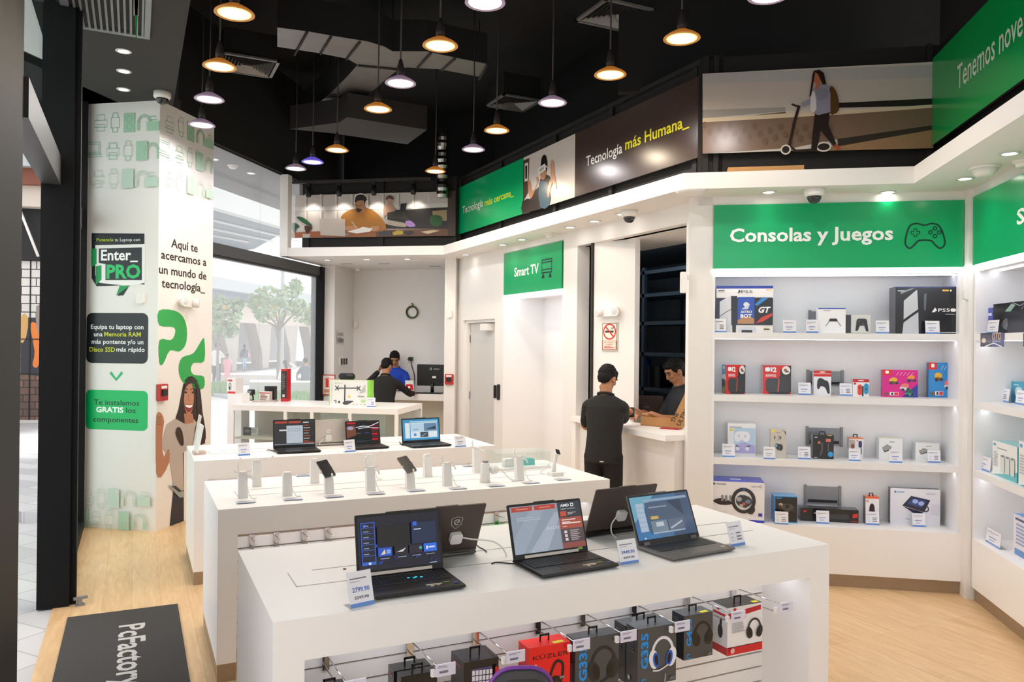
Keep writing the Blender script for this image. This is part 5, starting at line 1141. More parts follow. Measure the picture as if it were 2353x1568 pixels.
def a_cl(f, w, h): f.rect(0, h*.93, w, h, '#ec6a30'); f.rrect(w*.05, h*.8, w*.22, h*.88, .004, '#ee6a33'); f.ell(w*.48, h*.56, w*.2, h*.2, '#2b1b24', 18); f.rect(w*.24, h*.36, w*.7, h*.5, '#2b1b24'); f.text('JBL', w*.06, h*.82, h*.04, '#fff', w=w*.13, bold=2)
carton('speaker_box', 'white box with an orange lid and a dark portable speaker on the bottom shelf', 'speaker box', FC, YC+.02, 1989, 2020, 1142, z4, .08, '#efecef', '#3a2a38', '#ec6a30', a_cl, m='gprint', pyb=1206, extra=tabx)
def a_cool(f, w, h): f.ell(w*.1, h*.9, w*.025, h*.03, '#3a7fb8', 12); f.rect(w*.14, h*.88, w*.28, h*.92, '#8fb6d6'); f.poly([(w*.24,h*.52),(w*.42,h*.8),(w*.8,h*.70),(w*.68,h*.36)], '#23253b'); f.poly([(w*.34,h*.58),(w*.45,h*.74),(w*.72,h*.67),(w*.62,h*.48)], '#33488a'); f.ell(w*.5, h*.65, w*.06, h*.06, '#a9b9ea', 14); f.ell(w*.62, h*.6, w*.06, h*.06, '#a9b9ea', 14); f.poly([(w*.26,h*.5),(w*.66,h*.36),(w*.62,h*.3),(w*.46,h*.33)], '#2a2540'); f.ring(w*.72, h*.45, w*.045, h*.07, h*.03, '#2b2740', 14); f.rect(w*.72, h*.85, w*.9, h*.9, '#c9cdd6'); f.rect(w*.82, h*.3, w*.99, h*.58, '#dedbe6'); f.line([(w*.3,h*.16),(w*.4,h*.14)], h*.01, '#777')
carton('cooler_box', 'wide white box showing a laptop cooling stand at the right of the bottom shelf', 'accessory box', FC, YC+.03, 2046, 2161, 1124, z4, .06, '#e9e8ef', '#4b4a58', '#55545f', a_cool, m='gprint', pyb=1206)
# grey wall plates on the back panels
for px0, py0, px1, py1, lb in ((1857,716,1940,750,'grey wall plate half hidden behind the white controller box'),(1853,854,1938,886,'grey wall plate behind the red-topped controller box'),(1851,985,1936,1021,'grey wall plate behind the black hang-loop box'),(1847,1120,1932,1156,'bare grey wall plate above the long black box')):
    y = 6.934; a, b = FC.at(px0, py1, y), FC.at(px1, py0, y); w, h = b.x-a.x, b.z-a.z
    t = thing('wall_plate', lb, 'wall plate', FC.P(a.x, y, a.z), FC.th, 'grey plates on the shelf back panel')
    mb = MB(); mb.box(0, -.012, 0, w, 0, h); mb.build('plate', 'metal_grey', t)
    for x in (0, w-.02): mb = MB(); mb.box(x, -.02, -.01, x+.02, 0, h+.01); mb.build('side_rail', 'steel', t)
    mb = MB(); mb.box(.03, -.016, .012, w-.03, -.011, .035); mb.build('slot', 'plastic_b', t)
G = 'price cards on the console shelves'
for l, t_, r, b, z, lb in ((1638,732,1669,760,z1,'price card before the large white console box'),(1799,735,1830,763,z1,'price card standing alone in the empty part of the top shelf'),(1852,734,1881,763,z1,'price card left of the white controller box'),(2012,736,2044,765,z1,'price card left of the large black console box'),(2126,737,2160,766,z1,'price card in front of the large black console box'),
    (1834,879,1864,906,z2,'price card left of the red-topped controller box, second shelf'),(1929,881,1959,910,z2,'price card left of the orange and blue half controllers'),
    (1659,1020,1689,1051,z3,'price card before the virtual-reality headset box'),(1754,1027,1782,1056,z3,'price card before the beige camera box'),(1833,1027,1863,1056,z3,'price card left of the black hang-loop box'),(1950,1032,1978,1060,z3,'price card covering the small orange-topped box'),(2043,1033,2074,1064,z3,'price card before the taller adapter box'),(2131,1035,2162,1064,z3,'price card before the lower adapter box'),
    (1780,1176,1812,1206,z4,'price card on the blue-sided controller box'),(1875,1174,1906,1204,z4,'price card before the long black box'),(1989,1176,2021,1207,z4,'price card before the orange-lidded speaker box'),(2096,1180,2127,1211,z4,'price card before the cooling stand box')):
    shelf_card(lb, FC, YC, l, t_, r, b, z, G)
# right wall
def a_cy(f, w, h): f.rect(w*.1, h*.84, w*.3, h*.88, '#d8f0f8'); f.rrect(w*.08, h*.28, w*.42, h*.7, .01, '#e8f2f4'); f.rect(w*.14, h*.34, w*.38, h*.6, '#8a6a50')
def a_cy2(f, w, h): f.rect(w*.1, h*.84, w*.3, h*.88, '#d8f0f8'); f.ell(w*.3, h*.5, w*.16, h*.28, '#cfe4ea')
carton('cyan_box', 'cyan box beside the corner post on the right-hand wall shelf', 'accessory box', FD, YD+.04, 2271, 2322, 877, z2, .1, '#1fa3c4', '#1787a5', '#1fa3c4', a_cy, m='gprint', pyb=917)
carton('cyan_box', 'second cyan box, cut off by the right picture edge', 'accessory box', FD, YD+.03, 2324, 2385, 880, z2, .1, '#1f9fc6', '#1787a5', '#1f9fc6', a_cy2, m='gprint', pyb=925)
def a_bag(f, w, h):
    f.rect(0, h*.78, w, h, '#17181d'); f.rect(w*.02, h*.3, w*.3, h*.72, '#0e0f13'); f.poly([(w*.25,h*.55),(w*.42,h*.72),(w*.7,h*.66),(w,h*.7),(w,0),(w*.36,0)], '#2a2c36', 2); f.poly([(w*.3,h*.72),(w*.46,h*.96),(w*.56,h*.9),(w*.44,h*.7)], '#8fb0a4'); f.line([(w*.5,h*.98),(w*.66,h*.86),(w*.8,h*.94),(w*.7,h*.74)], h*.03, '#9fa3ad'); f.poly([(w*.2,h*.3),(w*.36,h*.5),(w*.36,h*.1)], '#6f7078', 2)
carton('foil_wrapped_box', 'black foil-wrapped box on the upper shelf of the right-hand wall', 'box', FD, YD+.05, 2283, 2380, 694, z1, .2, '#14151a', '#22242c', '#202229', a_bag, m='gprint')
def a_bc(f, w, h): f.rect(w*.2, h*.7, w*.8, h*.8, '#cfd3ee'); f.rect(w*.3, h*.3, w*.7, h*.45, '#d9a45a')
carton('blue_card_box', 'narrow blue box left of the foil-wrapped box', 'box', FD, YD+.09, 2268, 2282, 708, z1, .12, '#2337a8', '#1a2880', '#2337a8', a_bc, m='gprint')
def talker(pxl, pxr, lb, col):
    y = YD - .006; a, b, c = FD.at(pxl, 797, y), FD.at(pxr, 797, y), FD.at((pxl+pxr)/2, 765, y); w, h = b.x-a.x, c.z-a.z
    mb = MB(); mb.box(0, 0, 0, w, .003, h, col=srgb(col)); f = Face(mb, (0,0,0), (1,0,0), (0,0,1)); f.rect(0, 0, w*.5, h, '#2f2d45'); f.ell(w*.16, h*.45, w*.1, h*.18, '#d9c9b0', 12); f.text('OTO', w*.52, h*.5, h*.5, '#c9a87c', w=w*.4, bold=5); f.line([(w*.2,0),(w*.6,h*.26),(w*.95,0)], h*.09, '#e6e6f2'); f.rect(w*.55, h*.36, w*.9, h*.42, '#9a9ccc')
    tag(mb.build('shelf_talker', 'gprint', None, Matrix.Translation(FD.P(a.x, y, a.z)) @ Matrix.Rotation(FD.th, 4, 'Z')), lb, 'shelf card')
talker(2253, 2306, 'dark blue promotional card hanging from the upper right-hand shelf', '#4a4f86')
talker(2351, 2410, 'promotional card cut by the picture edge on the upper right-hand shelf', '#5a3f96')
def a_tl(f, w, h): f.rect(w*.04, h*.86, w*.14, h*.94, '#6aa5d8'); f.rect(w*.2, h*.8, w*.6, h*.83, '#8c9496'); f.poly([(0,0),(w,0),(w,h*.28),(w*.5,h*.12)], '#55b7c0'); f.scrib(w*.05, h*.25, w*.2, h*.45, 7, '#b4bcbe'); [f.rrect(w*k, h*.14, w*(k+.16), h*.62, .008, '#d6dbd8') for k in (.36,.56,.76)]; [f.ell(w*(k+.08), h*.62, w*.07, h*.03, '#77828a', 12) for k in (.36,.56,.76)]
carton('bulb_box', 'white and teal box with three white bulbs on the right-hand wall', 'accessory box', FD, YD+.06, 2281, 2338, 1020, z3, .14, '#eceeed', '#4bb0b6', '#7cc3c4', a_tl, m='gprint')
carton('bulb_box', 'second white and teal box, cut by the right picture edge', 'accessory box', FD, YD+.04, 2341, 2410, 1022, z3, .14, '#eceeed', '#4bb0b6', '#7cc3c4', a_tl, m='gprint')
def a_bw(f, w, h): f.scrib(w*.1, h*.3, w*.4, h*.5, 6, '#8fa6d0'); f.rect(w*.08, h*.88, w*.5, h*.93, '#4a4f78'); f.rect(w*.06, h*.08, w*.5, h*.22, '#4a86c8'); f.rect(w*.8, 0, w, h, '#4a2a6e')
carton('router_box', 'white and blue box on the lowest shelf at the right picture edge', 'accessory box', FD, YD+.08, 2329, 2400, 1196, z4, .2, '#e4e3ee', '#d9d7ea', '#5a92d8', a_bw, m='gprint')
G = 'price cards on the right-hand wall'
for l, t_, r, b, z, lb in ((2268,735,2293,768,z1,'price card at the left of the foil-wrapped box, right-hand wall'),(2287,892,2318,923,z2,'price card before the cyan box by the corner post'),(2333,897,2358,929,z2,'price card before the second cyan box at the picture edge'),(2239,1047,2275,1080,z3,'price card left of the bulb boxes on the right-hand wall'),(2265,1219,2298,1254,z4,'price card alone on the lowest right-hand shelf')):
    shelf_card(lb, FD, YD, l, t_, r, b, z, G)
y = YD+.2; a, b = FD.at(2273,875,y), FD.at(2305,844,y)
price_card('white card standing behind the cyan box on the right-hand wall', FD.P(a.x, y, z2), b.x-a.x, b.z-z2, FD.th, .05, 3, group=G)

# ================================================================ laptops
TZ = .9585
def laptop(label, x, y, ang, w, d, tilt, lh, shell, art, hinge='bar', back=None, kb='#0d0d0e', pad=True, bez='#131318', silver=False, stickers=(), tz=TZ, group='laptops on the tables', lidm=None):
    """x, y: front left corner of the base; tilt: lean of the lid beyond upright"""
    t = thing('laptop', label, 'laptop', (x, y, tz), math.radians(ang), group)
    h = .019
    mb = MB(); r = .012
    lo = [(r,.012),(w-r,.012),(w-.004,d-.01),(.004,d-.01)]; hi = [(0,0),(w,0),(w,d),(0,d)]
    mb.add([(a,b,.0025) for a, b in lo] + [(a,b,h*.55) for a, b in hi] + [(a,b,h) for a, b in [(.003,.003),(w-.003,.003),(w-.003,d-.003),(.003,d-.003)]],
           [(3,2,1,0)] + [(i,(i+1)%4,(i+1)%4+4,i+4) for i in range(4)] + [(i+4,(i+1)%4+4,(i+1)%4+8,i+8) for i in range(4)] + [(8,9,10,11)])
    for a, b in ((.03,.03),(w-.03,.03),(.03,d-.03),(w-.03,d-.03)): mb.lathe([(.008,0),(.008,.004)], 8, o=(a,b,0))
    base = mb.build('base', shell, t)
    mb = MB(); kx0, kx1, ky0, ky1 = w*.06, w*.94, d*.40, d*.86; n, m = 17, 6
    mb.box(kx0-.004, ky0-.004, h-.001, kx1+.004, ky1+.004, h+.0004, 0)
    for j in range(m):
        for i in range(n):
            if j == 0 and 4 <= i <= 7:
                if i == 4: a0, a1 = 4, 8
                else: continue
            else: a0, a1 = i, i+1
            sx = (kx1-kx0)/n; sy = (ky1-ky0)/m
            mb.box(kx0+a0*sx+.0012, ky0+j*sy+.0012, h, kx0+a1*sx-.0012, ky0+(j+1)*sy-.0012, h+.0022, 1)
    mb.build('keyboard', [shell, 'key'], base)
    if pad:
        mb = MB(); mb.box(w*.33, d*.05, h-.0005, w*.63, d*.35, h+.0006); mb.build('touchpad', lidm or shell, base)
    if stickers:
        mb = MB(); f = Face(mb, (0,0,h), (1,0,0), (0,1,0))
        for (a, b, c, e, col) in stickers: f.rect(w*a, d*b, w*c, d*e, col)
        mb.build('stickers', 'print', base)
    # lid
    L = Matrix.Translation((0, d-.016, h*.9)) @ Matrix.Rotation(-math.radians(tilt), 4, 'X')
    mb = MB(); mb.rbox(0, 0, 0, w, .006, lh, .007, axis='y'); mb.rbox(w*.36, -.0005, lh-.002, w*.64, .0065, lh+.004, .002, axis='y'); lid = mb.build('lid', lidm or shell, t); lid.matrix_local = L
    mb = MB(); f = Face(mb, (.002, -.0002, .002), (1,0,0), (0,0,1)); W, H_ = w-.004, lh-.004
    f.rrect(0, 0, W, H_, .006, bez); mb.build('bezel', 'print', lid)
    mb = MB(); g = Face(mb, (W*.022+.002, -.0008, H_*.10), (1,0,0), (0,0,1)); art(g, W*.956, H_*.87)
    mb.build('display', 'screen', lid)
    if hinge == 'bar':
        mb = MB(); mb.box(w*.14, -.006, .004, w*.86, .006, .016); mb.build('hinge_bar', 'lapsilver' if silver else 'plastic_b', lid)
    else:
        for k in (.08, .84): mb = MB(); mb.box(w*k, -.008, -.002, w*(k+.09), .006, .012); mb.build('hinge', 'lapgrey', lid)
    if back: back(lid, w, lh)
    return t
def scr_asus(f, w, h):
    f.rect(0, 0, w, h, '#0c1026'); rd = random.Random(4)
    for i in range(16):
        x, y = rd.uniform(0, .95), rd.uniform(0, .95); k = rd.uniform(.03, .12); f.poly([(w*x, h*y), (w*(x+k*.6), h*y), (w*(x+k), h*(y+k*.7)), (w*(x+k*.4), h*(y+k*.7))], rd.choice(['#14245f','#1b3a9a','#101d4a','#2a55c8']))
    f.rect(w*.03, h*.10, w*.20, h*.90, '#2f62c8'); f.rect(w*.04, h*.16, w*.19, h*.885, '#10162f')
    for k in range(6): f.rect(w*.04, h*(.27+.105*k), w*.19, h*(.277+.105*k), '#3a6fd0'); f.rect(w*.055, h*(.30+.105*k), w*.12, h*(.315+.105*k), '#8fa0c0')
    f.rect(w*.055, h*.81, w*.085, h*.86, '#3d7ae0'); f.ell(w*.12, h*.13, w*.017, h*.025, '#dfe9f8', 12)
    f.rect(w*.22, h*.40, w*.62, h*.80, '#0b0b12'); f.rect(w*.64, h*.42, w*.95, h*.82, '#11284a'); f.rect(w*.66, h*.76, w*.71, h*.84, '#2f62d8'); f.rect(w*.67, h*.68, w*.76, h*.70, '#c5d2e6')
    for a, c in ((.22,'#1f52c4'),(.42,'#14161f'),(.60,'#241a2c'),(.78,'#2a6ae0')): f.rect(w*a, h*.24, w*(a+.165), h*.40, c)
    f.poly([(w*.25,h*.27),(w*.30,h*.37),(w*.31,h*.28)], '#e8d6a0'); f.poly([(w*.44,h*.29),(w*.56,h*.36),(w*.52,h*.29)], '#d8d0cf'); f.ell(w*.74, h*.33, w*.02, h*.03, '#2fa89a', 10); f.rect(w*.32, h*.28, w*.37, h*.36, '#7ea2ea'); f.rect(w*.81, h*.29, w*.83, h*.35, '#eef3fb'); f.rect(w*.84, h*.31, w*.92, h*.34, '#cfe0fb')
    for a in (.24,.45,.63,.80): f.rect(w*a, h*.19, w*(a+.11), h*.205, '#8f98aa')
    f.rect(w*.84, h*.02, w*.93, h*.035, '#aab4c8')
st = ((.60,.17,.78,.22,'#d9c8a6'),(.63,.10,.67,.15,'#c9b79a'),(.80,.2,.87,.25,'#7f9a5a'),(.70,.11,.74,.15,'#b9a88c'),(.90,.12,.95,.17,'#3355b0'))
L1 = laptop('black gaming laptop with a dark blue game screen and white corner sticker, front table left', .79, 2.765, 0, .357, .262, 13, .240, 'lapblack', scr_asus, silver=True, stickers=st)
lid = [c for c in L1.children if c.name.startswith('lid')][0]
mb = MB(); f = Face(mb, (.004, -.0012, .006), (1,0,0), (0,0,1)); f.rect(0, 0, .043, .022, '#c7cbe8'); f.text('ASUS', .0215, .006, .010, '#22263c', w=.033, bold=4, align='c', slant=.2); s_ = mb.build('corner_sticker', 'print', lid)
mb = MB()
for a, b in ((.185,.60),(.215,.60),(.235,.57),(.205,.57)): mb.box(a*1.0-.01, .262*b+.0, .0212, a, .262*b+.008, .0217)
mb.build('lit_keys', mat('lit_cyan_keys', '#1a8fb0', .5, emit='#22b8e0', es=1.2), L1)
def scr_amd(f, w, h):
    f.rect(0, 0, w, h, '#8e9aa8'); f.poly([(0,h*.3),(w*.3,h*.95),(w*.5,h*.95),(w*.12,0),(0,0)], '#98a4b2'); f.poly([(w*.2,0),(w*.62,h*.8),(w*.72,h*.8),(w*.45,0)], '#a3aebb')
    f.rect(w*.02, h*.885, w*.31, h*.985, '#b13a28'); f.rect(w*.34, h*.885, w*.64, h*.985, '#b13a28'); f.rect(w*.08, h*.925, w*.25, h*.945, '#d88a78'); f.rect(w*.41, h*.925, w*.57, h*.945, '#d88a78')
    f.rect(w*.67, 0, w, h, '#2c3138'); f.rect(w*.67, h*.42, w, h*.66, '#a94a34'); f.rect(w*.67, 0, w, h*.12, '#8f4a45'); f.rect(w*.67, h*.12, w, h*.42, '#4d3c42')
    f.text('AMD', w*.71, h*.90, h*.055, '#eef0f2', w=w*.13, bold=4); f.line([(w*.865,h*.90),(w*.865,h*.955),(w*.90,h*.955),(w*.90,h*.90)], w*.012, '#eef0f2', True); f.text('together we advance_', w*.71, h*.84, h*.025, '#d5d9dd', w=w*.22, bold=1)
    f.rect(w*.69, h*.69, w*.78, h*.80, '#c14a2c'); f.rect(w*.80, h*.75, w*.92, h*.765, '#c9c3c3'); f.rect(w*.80, h*.72, w*.87, h*.735, '#c9c3c3')
    f.rect(w*.70, h*.60, w*.90, h*.62, '#eadad5'); f.rect(w*.70, h*.52, w*.97, h*.545, '#eadad5'); f.rect(w*.70, h*.55, w*.82, h*.57, '#eadad5'); f.rect(w*.70, h*.46, w*.76, h*.475, '#e0c5bd')
    for k in (.35,.27,.19): f.rect(w*.71, h*k-.006, w*.75, h*k+.006, '#dcd2d2'); f.rect(w*.79, h*k+.002, w*.93, h*k+.006, '#a89a9c'); f.rect(w*.79, h*k-.006, w*.90, h*k-.002, '#a89a9c')
    f.text('ASUS', w*.45, h*.44, h*.062, '#c9cfd8', w=w*.19, bold=1, slant=.25); f.scrib(w*.06, h*.66, w*.36, h*.09, 2, '#a9b4c0')
L2 = laptop('black gaming laptop with a pale grey and red screen, centre of the front table', 1.465, 2.750, 2.5, .375, .25, 18, .234, 'lapblack', scr_amd, silver=True, stickers=st)
lid = [c for c in L2.children if c.name.startswith('lid')][0]
mb = MB(); f = Face(mb, (.325, -.0012, .012), (1,0,0), (0,0,1)); f.rect(0, 0, .022, .010, '#7ec02e'); mb.build('corner_sticker', 'print', lid)
def scr_win(f, w, h):
    f.rect(0, 0, w, h, '#3f6a93'); f.poly([(0,h),(w*.4,h),(0,h*.4)], '#6aa6bd'); f.poly([(0,0),(w*.4,0),(w*.1,h*.3),(0,h*.3)], '#2d6fa6'); f.poly([(w*.6,0),(w,0),(w,h),(w*.8,h)], '#39506f')
    f.rect(w*.07, h*.18, w*.20, h*.84, '#a9bacd'); [f.rect(w*.075, h*(.29+.11*k), w*.195, h*(.30+.11*k), '#7f97b0') for k in range(5)]
    f.rect(w*.20, h*.86, w*.96, h*.92, '#8fa3b8'); f.rect(w*.22, h*.12, w*.84, h*.84, '#44566f'); f.poly([(w*.6,h*.84),(w*.84,h*.84),(w*.84,h*.45)], '#24384c'); f.rect(w*.27, h*.44, w*.40, h*.51, '#c7a94a'); f.rect(w*.27, h*.70, w*.58, h*.735, '#7f91a8'); f.rect(w*.25, h*.12, w*.52, h*.40, '#6d8090'); f.rect(w*.54, h*.12, w*.80, h*.40, '#55647a'); f.rect(w*.33, h*.26, w*.46, h*.36, '#b9c3cc'); f.line([(w*.56,h*.18),(w*.78,h*.32)], h*.04, '#aab4bf'); f.rect(w*.25, h*.10, w*.80, h*.13, '#9fb0c2'); f.ell(w*.1, h*.03, w*.02, h*.02, '#bcd', 10)
L3 = laptop('grey laptop with a blue desktop on screen, right end of the front table', 2.10, 2.745, 5, .378, .245, 23, .232, 'lapgrey', scr_win, hinge='two', stickers=((.86,.14,.93,.2,'#d8c7a0'),(.86,.07,.91,.12,'#a8b060'),(.94,.12,.98,.16,'#5a70b0')))
# lids seen from behind
def pod(lid, x, z, wy, h=.0, cable=None, name='security_sensor'):
    mb = MB(); mb.rbox(x-.027, wy, z-.026, x+.027, wy+.020, z+.026, .012, axis='y', n=5); o = mb.build(name, 'plastic_w', lid)
    if cable:
        m2 = MB(); m2.tube(smooth_line(cable, 6), .0035, 6); m2.build('sensor_cable', 'plastic_w', o)
def bk_msi(lid, w, lh):
    mb = MB(); f = Face(mb, (w, .0062, 0), (-1,0,0), (0,0,1)); cx, cz = w*.66, lh*.66
    f.line([(cx-.026,cz+.022),(cx,cz+.03),(cx+.026,cz+.022),(cx+.022,cz-.012),(cx,cz-.034),(cx-.022,cz-.012)], .0035, '#b5aca6', True)
    f.ring(cx+.002, cz+.002, .012, .013, .006, '#b5aca6', 14, 30, 300); f.poly([(cx-.004,cz+.002),(cx+.014,cz+.014),(cx+.012,cz-.002)], '#b5aca6'); mb.build('lid_emblem', 'print', lid)
    pod(lid, w*.32, lh*.36, .0065, cable=[(w*.32-.02,.02,lh*.38),(w*.32-.07,.035,lh*.36),(w*.32-.17,.05,lh*.30),(w*.32-.215,.085,lh*.18),(w*.32-.225,.115,-.0)])
    mb = MB()
    mb.box(w*.02, -.004, -.010, w*.98, .012, .016)
    for k in range(11): mb.box(w*.10+k*.009, .0115, -.006, w*.10+k*.009+.006, .0135, .009, 1)
    mb.build('vent_strip', ['lapgrey', 'plastic_b'], lid)
def bk_tuf(lid, w, lh):
    pod(lid, w*.50, lh*.38, .0065, cable=[(w*.5+.02,.02,lh*.40),(w*.5+.045,.03,lh*.38),(w*.5+.068,.04,lh*.25),(w*.5+.065,.06,lh*.1),(w*.5+.03,.09,-.0)])
    mb = MB(); mb.box(w*.02, -.004, -.010, w*.98, .012, .012)
    for k in range(9): mb.box(w*.12+k*.009, .0115, -.005, w*.12+k*.009+.006, .0135, .008, 1)
    mb.build('vent_strip', ['lapblack', 'plastic_b'], lid)
dark_scr = lambda f, w, h: f.rect(0, 0, w, h, '#26364f')
laptop('dark brown laptop turned away, showing a shield emblem and white sensor on its lid', 1.372, 3.455, 181, .362, .25, 26, .256, 'lapgrey', dark_scr, back=bk_msi, lidm='lapbrown')
laptop('dark laptop turned away behind the grey laptop, white square sensor on its lid', 2.325, 3.53, 184, .372, .25, 22, .25, 'lapblack', dark_scr, back=bk_tuf, lidm='lapbrown')
# rear table
def scr_r1(f, w, h):
    f.rect(0, 0, w, h, '#25262b'); f.rect(w*.02, h*.90, w*.32, h*.985, '#b5402c'); f.rect(w*.36, h*.90, w*.66, h*.985, '#b5402c'); f.rect(w*.72, 0, w, h*.9, '#1c1a1c'); f.rect(w*.72, 0, w, h*.1, '#8a4038'); f.rect(w*.72, h*.90, w*.86, h*.94, '#e0e0e0')
    for k in range(7): f.rect(w*.73, h*(.12+.11*k), w*(.86+.02*(k%3)), h*(.15+.11*k), ['#b5532f','#c9c3c0'][k%2])
    f.rect(w*.30, h*.06, w*.71, h*.80, '#b9c3cd'); f.rect(w*.12, h*.58, w*.31, h*.64, '#d8d8da')
    for j in range(2):
        for i in range(6): f.rect(w*(.34+.055*i), h*(.56+.08*j), w*(.365+.055*i), h*(.59+.08*j), '#6f87a8')
    f.rect(0, 0, w, h*.04, '#8a939e')
laptop('dark laptop with a black and red screen under a pale menu, rear table', 1.07, 6.66, -1.5, .356, .29, 7.5, .240, 'lapblack', scr_r1, hinge='none0' if False else 'bar', stickers=())
def scr_r2(f, w, h):
    f.rect(0, 0, w, h, '#16131c'); f.poly([(0,h*.2),(w*.3,h*.35),(w*.26,h*.85),(0,h*.8)], '#7a4630'); f.ell(w*.12, h*.7, w*.1, h*.09, '#a99fc0', 14); f.rect(w*.02, h*.90, w*.28, h*.985, '#d0202c'); f.rect(w*.75, 0, w, h*.95, '#3a0f18')
    for k in range(6): f.rect(w*.77, h*(.08+.13*k), w*.96, h*(.15+.13*k), ['#c81c2e','#58202a'][k%2])
    f.line([(w*.28,h*.72),(w*.5,h*.78),(w*.7,h*.76),(w,h*.95)], h*.035, '#f0eef4', sm=5); f.line([(w*.35,h*.66),(w*.6,h*.70),(w,h*.66)], h*.03, '#e8e6f0', sm=5); f.rect(w*.32, h*.42, w*.42, h*.45, '#8a8898'); f.rect(w*.55, h*.42, w*.68, h*.45, '#3f5fb8'); f.rect(w*.28, h*.02, w*.72, h*.05, '#4a4a58')
laptop('laptop with a black and red screen crossed by white streaks, middle of the rear table', 1.71, 6.665, 2, .316, .26, 13.5, .212, 'lapblack', scr_r2)
def scr_r3(f, w, h):
    f.rect(0, 0, w, h, '#2f93c4'); f.rect(w*.06, h*.1, w*.19, h*.84, '#dfe9ec'); f.rect(w*.19, h*.86, w*.96, h*.91, '#bcdcec'); f.rect(w*.21, h*.1, w*.95, h*.84, '#cfe4ea'); f.rect(w*.22, h*.42, w*.94, h*.80, '#5f86a8'); f.rect(w*.22, h*.42, w*.58, h*.80, '#b9d3e4'); f.poly([(w*.62,h*.5),(w*.9,h*.66),(w*.92,h*.5)], '#2a3442'); f.rect(w*.28, h*.48, w*.42, h*.53, '#6a9fd0')
    for a, c in ((.22,'#dce9ee'),(.47,'#2f3d4a'),(.71,'#e4edf0')): f.rect(w*a, h*.13, w*(a+.22), h*.38, c)
    f.rect(w*.29, h*.2, w*.36, h*.32, '#3f86cc'); f.line([(w*.5,h*.18),(w*.64,h*.3)], h*.04, '#8fa0b0')
laptop('dark laptop with a bright sky-blue screen at the right of the rear table', 2.215, 6.595, 3.5, .376, .27, 9, .222, 'lapblack', scr_r3)
def bk_hp(lid, w, lh):
    mb = MB(); f = Face(mb, (w, .0062, 0), (-1,0,0), (0,0,1)); cx, cz = w*.44, lh*.52
    f.ell(cx, cz, .02, .02, '#e9e4de', 20); f.text('hp', cx, cz-.006, .014, '#b5aca2', w=.02, bold=2, align='c', slant=.2); mb.build('lid_emblem', 'print', lid)
    pod(lid, w*.56, lh*.26, .0065, cable=[(w*.56+.02,.02,lh*.27),(w*.56+.05,.025,lh*.24),(w*.56+.08,.03,lh*.1),(w*.56+.085,.04,0)])
laptop('silver laptop turned away between two open laptops on the rear table', 1.755, 7.27, 180, .325, .22, 9, .222, 'lapsilver', dark_scr, back=bk_hp)
t = thing('tablet', 'white tablet seen edge-on, leaning on a stand at the left end of the rear table', 'tablet', (.46, 6.93, TZ), .06)
mb = MB(); mb.box(-.006,-.10,.02,.006,.10,.245, mx=Matrix.Rotation(.18,4,'Y')); mb.build('tablet_body', 'plastic_w', t)
mb = MB(); mb.box(-.02,-.06,0,.075,.06,.022); mb.build('stand_foot', mat('pinkish_stand', '#cdb5ac', .5), t)
def cable(name, label, pts, r, m, cat='cable'):
    mb = MB(); mb.tube(smooth_line(pts, 6), r, 6); tag(mb.build(name, m), label, cat)
Q = lambda px, py, z=TZ: Z(px, py, z + .0)
def onT(px, py, dz=.004): p = Z(px, py, TZ); p.z = TZ + dz; return p
cable('charging_cable', 'black charging cable plugged into the left side of the centre laptop', [onT(1130,1298), onT(1140,1295), onT(1165,1297), onT(1196,1304,.010), Vector((1.462,2.90,TZ+.012))], .003, 'plastic_b')
cable('charging_cable', 'black cable curving down from the back-turned shield-emblem laptop', [onT(1089,1256,.02), onT(1100,1259), onT(1112,1265), onT(1118,1271)], .0025, 'plastic_b')
cable('charging_cable', 'short black cable and plug left of the sky-blue laptop, rear table', [onT(918,1019,.012), onT(924,1024), onT(932,1024,.008)], .005, 'plastic_b')
cable('charging_cable', 'short dark cable left of the pale-menu laptop, rear table', [onT(613,1036), onT(620,1035.5), Vector((1.066,6.80,TZ+.010))], .004, 'plastic_b')
# price cards on the tables
def tcard(label, xa, ya, xb, yb, ht, seed, price=None, big=None, til=.3):
    d = Vector((xb-xa, yb-ya)); price_card(label, (xa, ya, TZ), d.length, ht, math.atan2(d.y, d.x), til, seed, price, big, group='price cards on the laptop tables')
tcard('price card in front of the left gaming laptop, front table', .690, 2.725, .785, 2.745, .125, 1, '2799.90', '3299.90')
tcard('price card reading 3949.90 between the centre and grey laptops', 1.865, 2.80, 1.967, 2.806, .105, 2, '3949.90', '4499.90')
tcard('price card right of the grey laptop, near the table corner', 2.505, 2.842, 2.602, 2.852, .115, 10)
tcard('price card left of the pale-menu laptop on the rear table', .764, 6.69, .862, 6.70, .108, 3)
tcard('price card leaning before the streaked-screen laptop on the rear table', 1.606, 6.575, 1.704, 6.588, .108, 12)
tcard('price card at the right end of the rear table', 2.593, 6.54, 2.70, 6.542, .105, 14)
M['matchstick'] = mat('reddish_speck', '#7a4436', .7)
p = Z(792, 1309, TZ); mb = MB(); mb.rbox(-.006,-.004,0,.006,.004,.004,.0015); tag(mb.build('scrap', 'matchstick', None, Matrix.Translation(p)), 'tiny reddish scrap on the front table left of the first laptop', 'scrap')

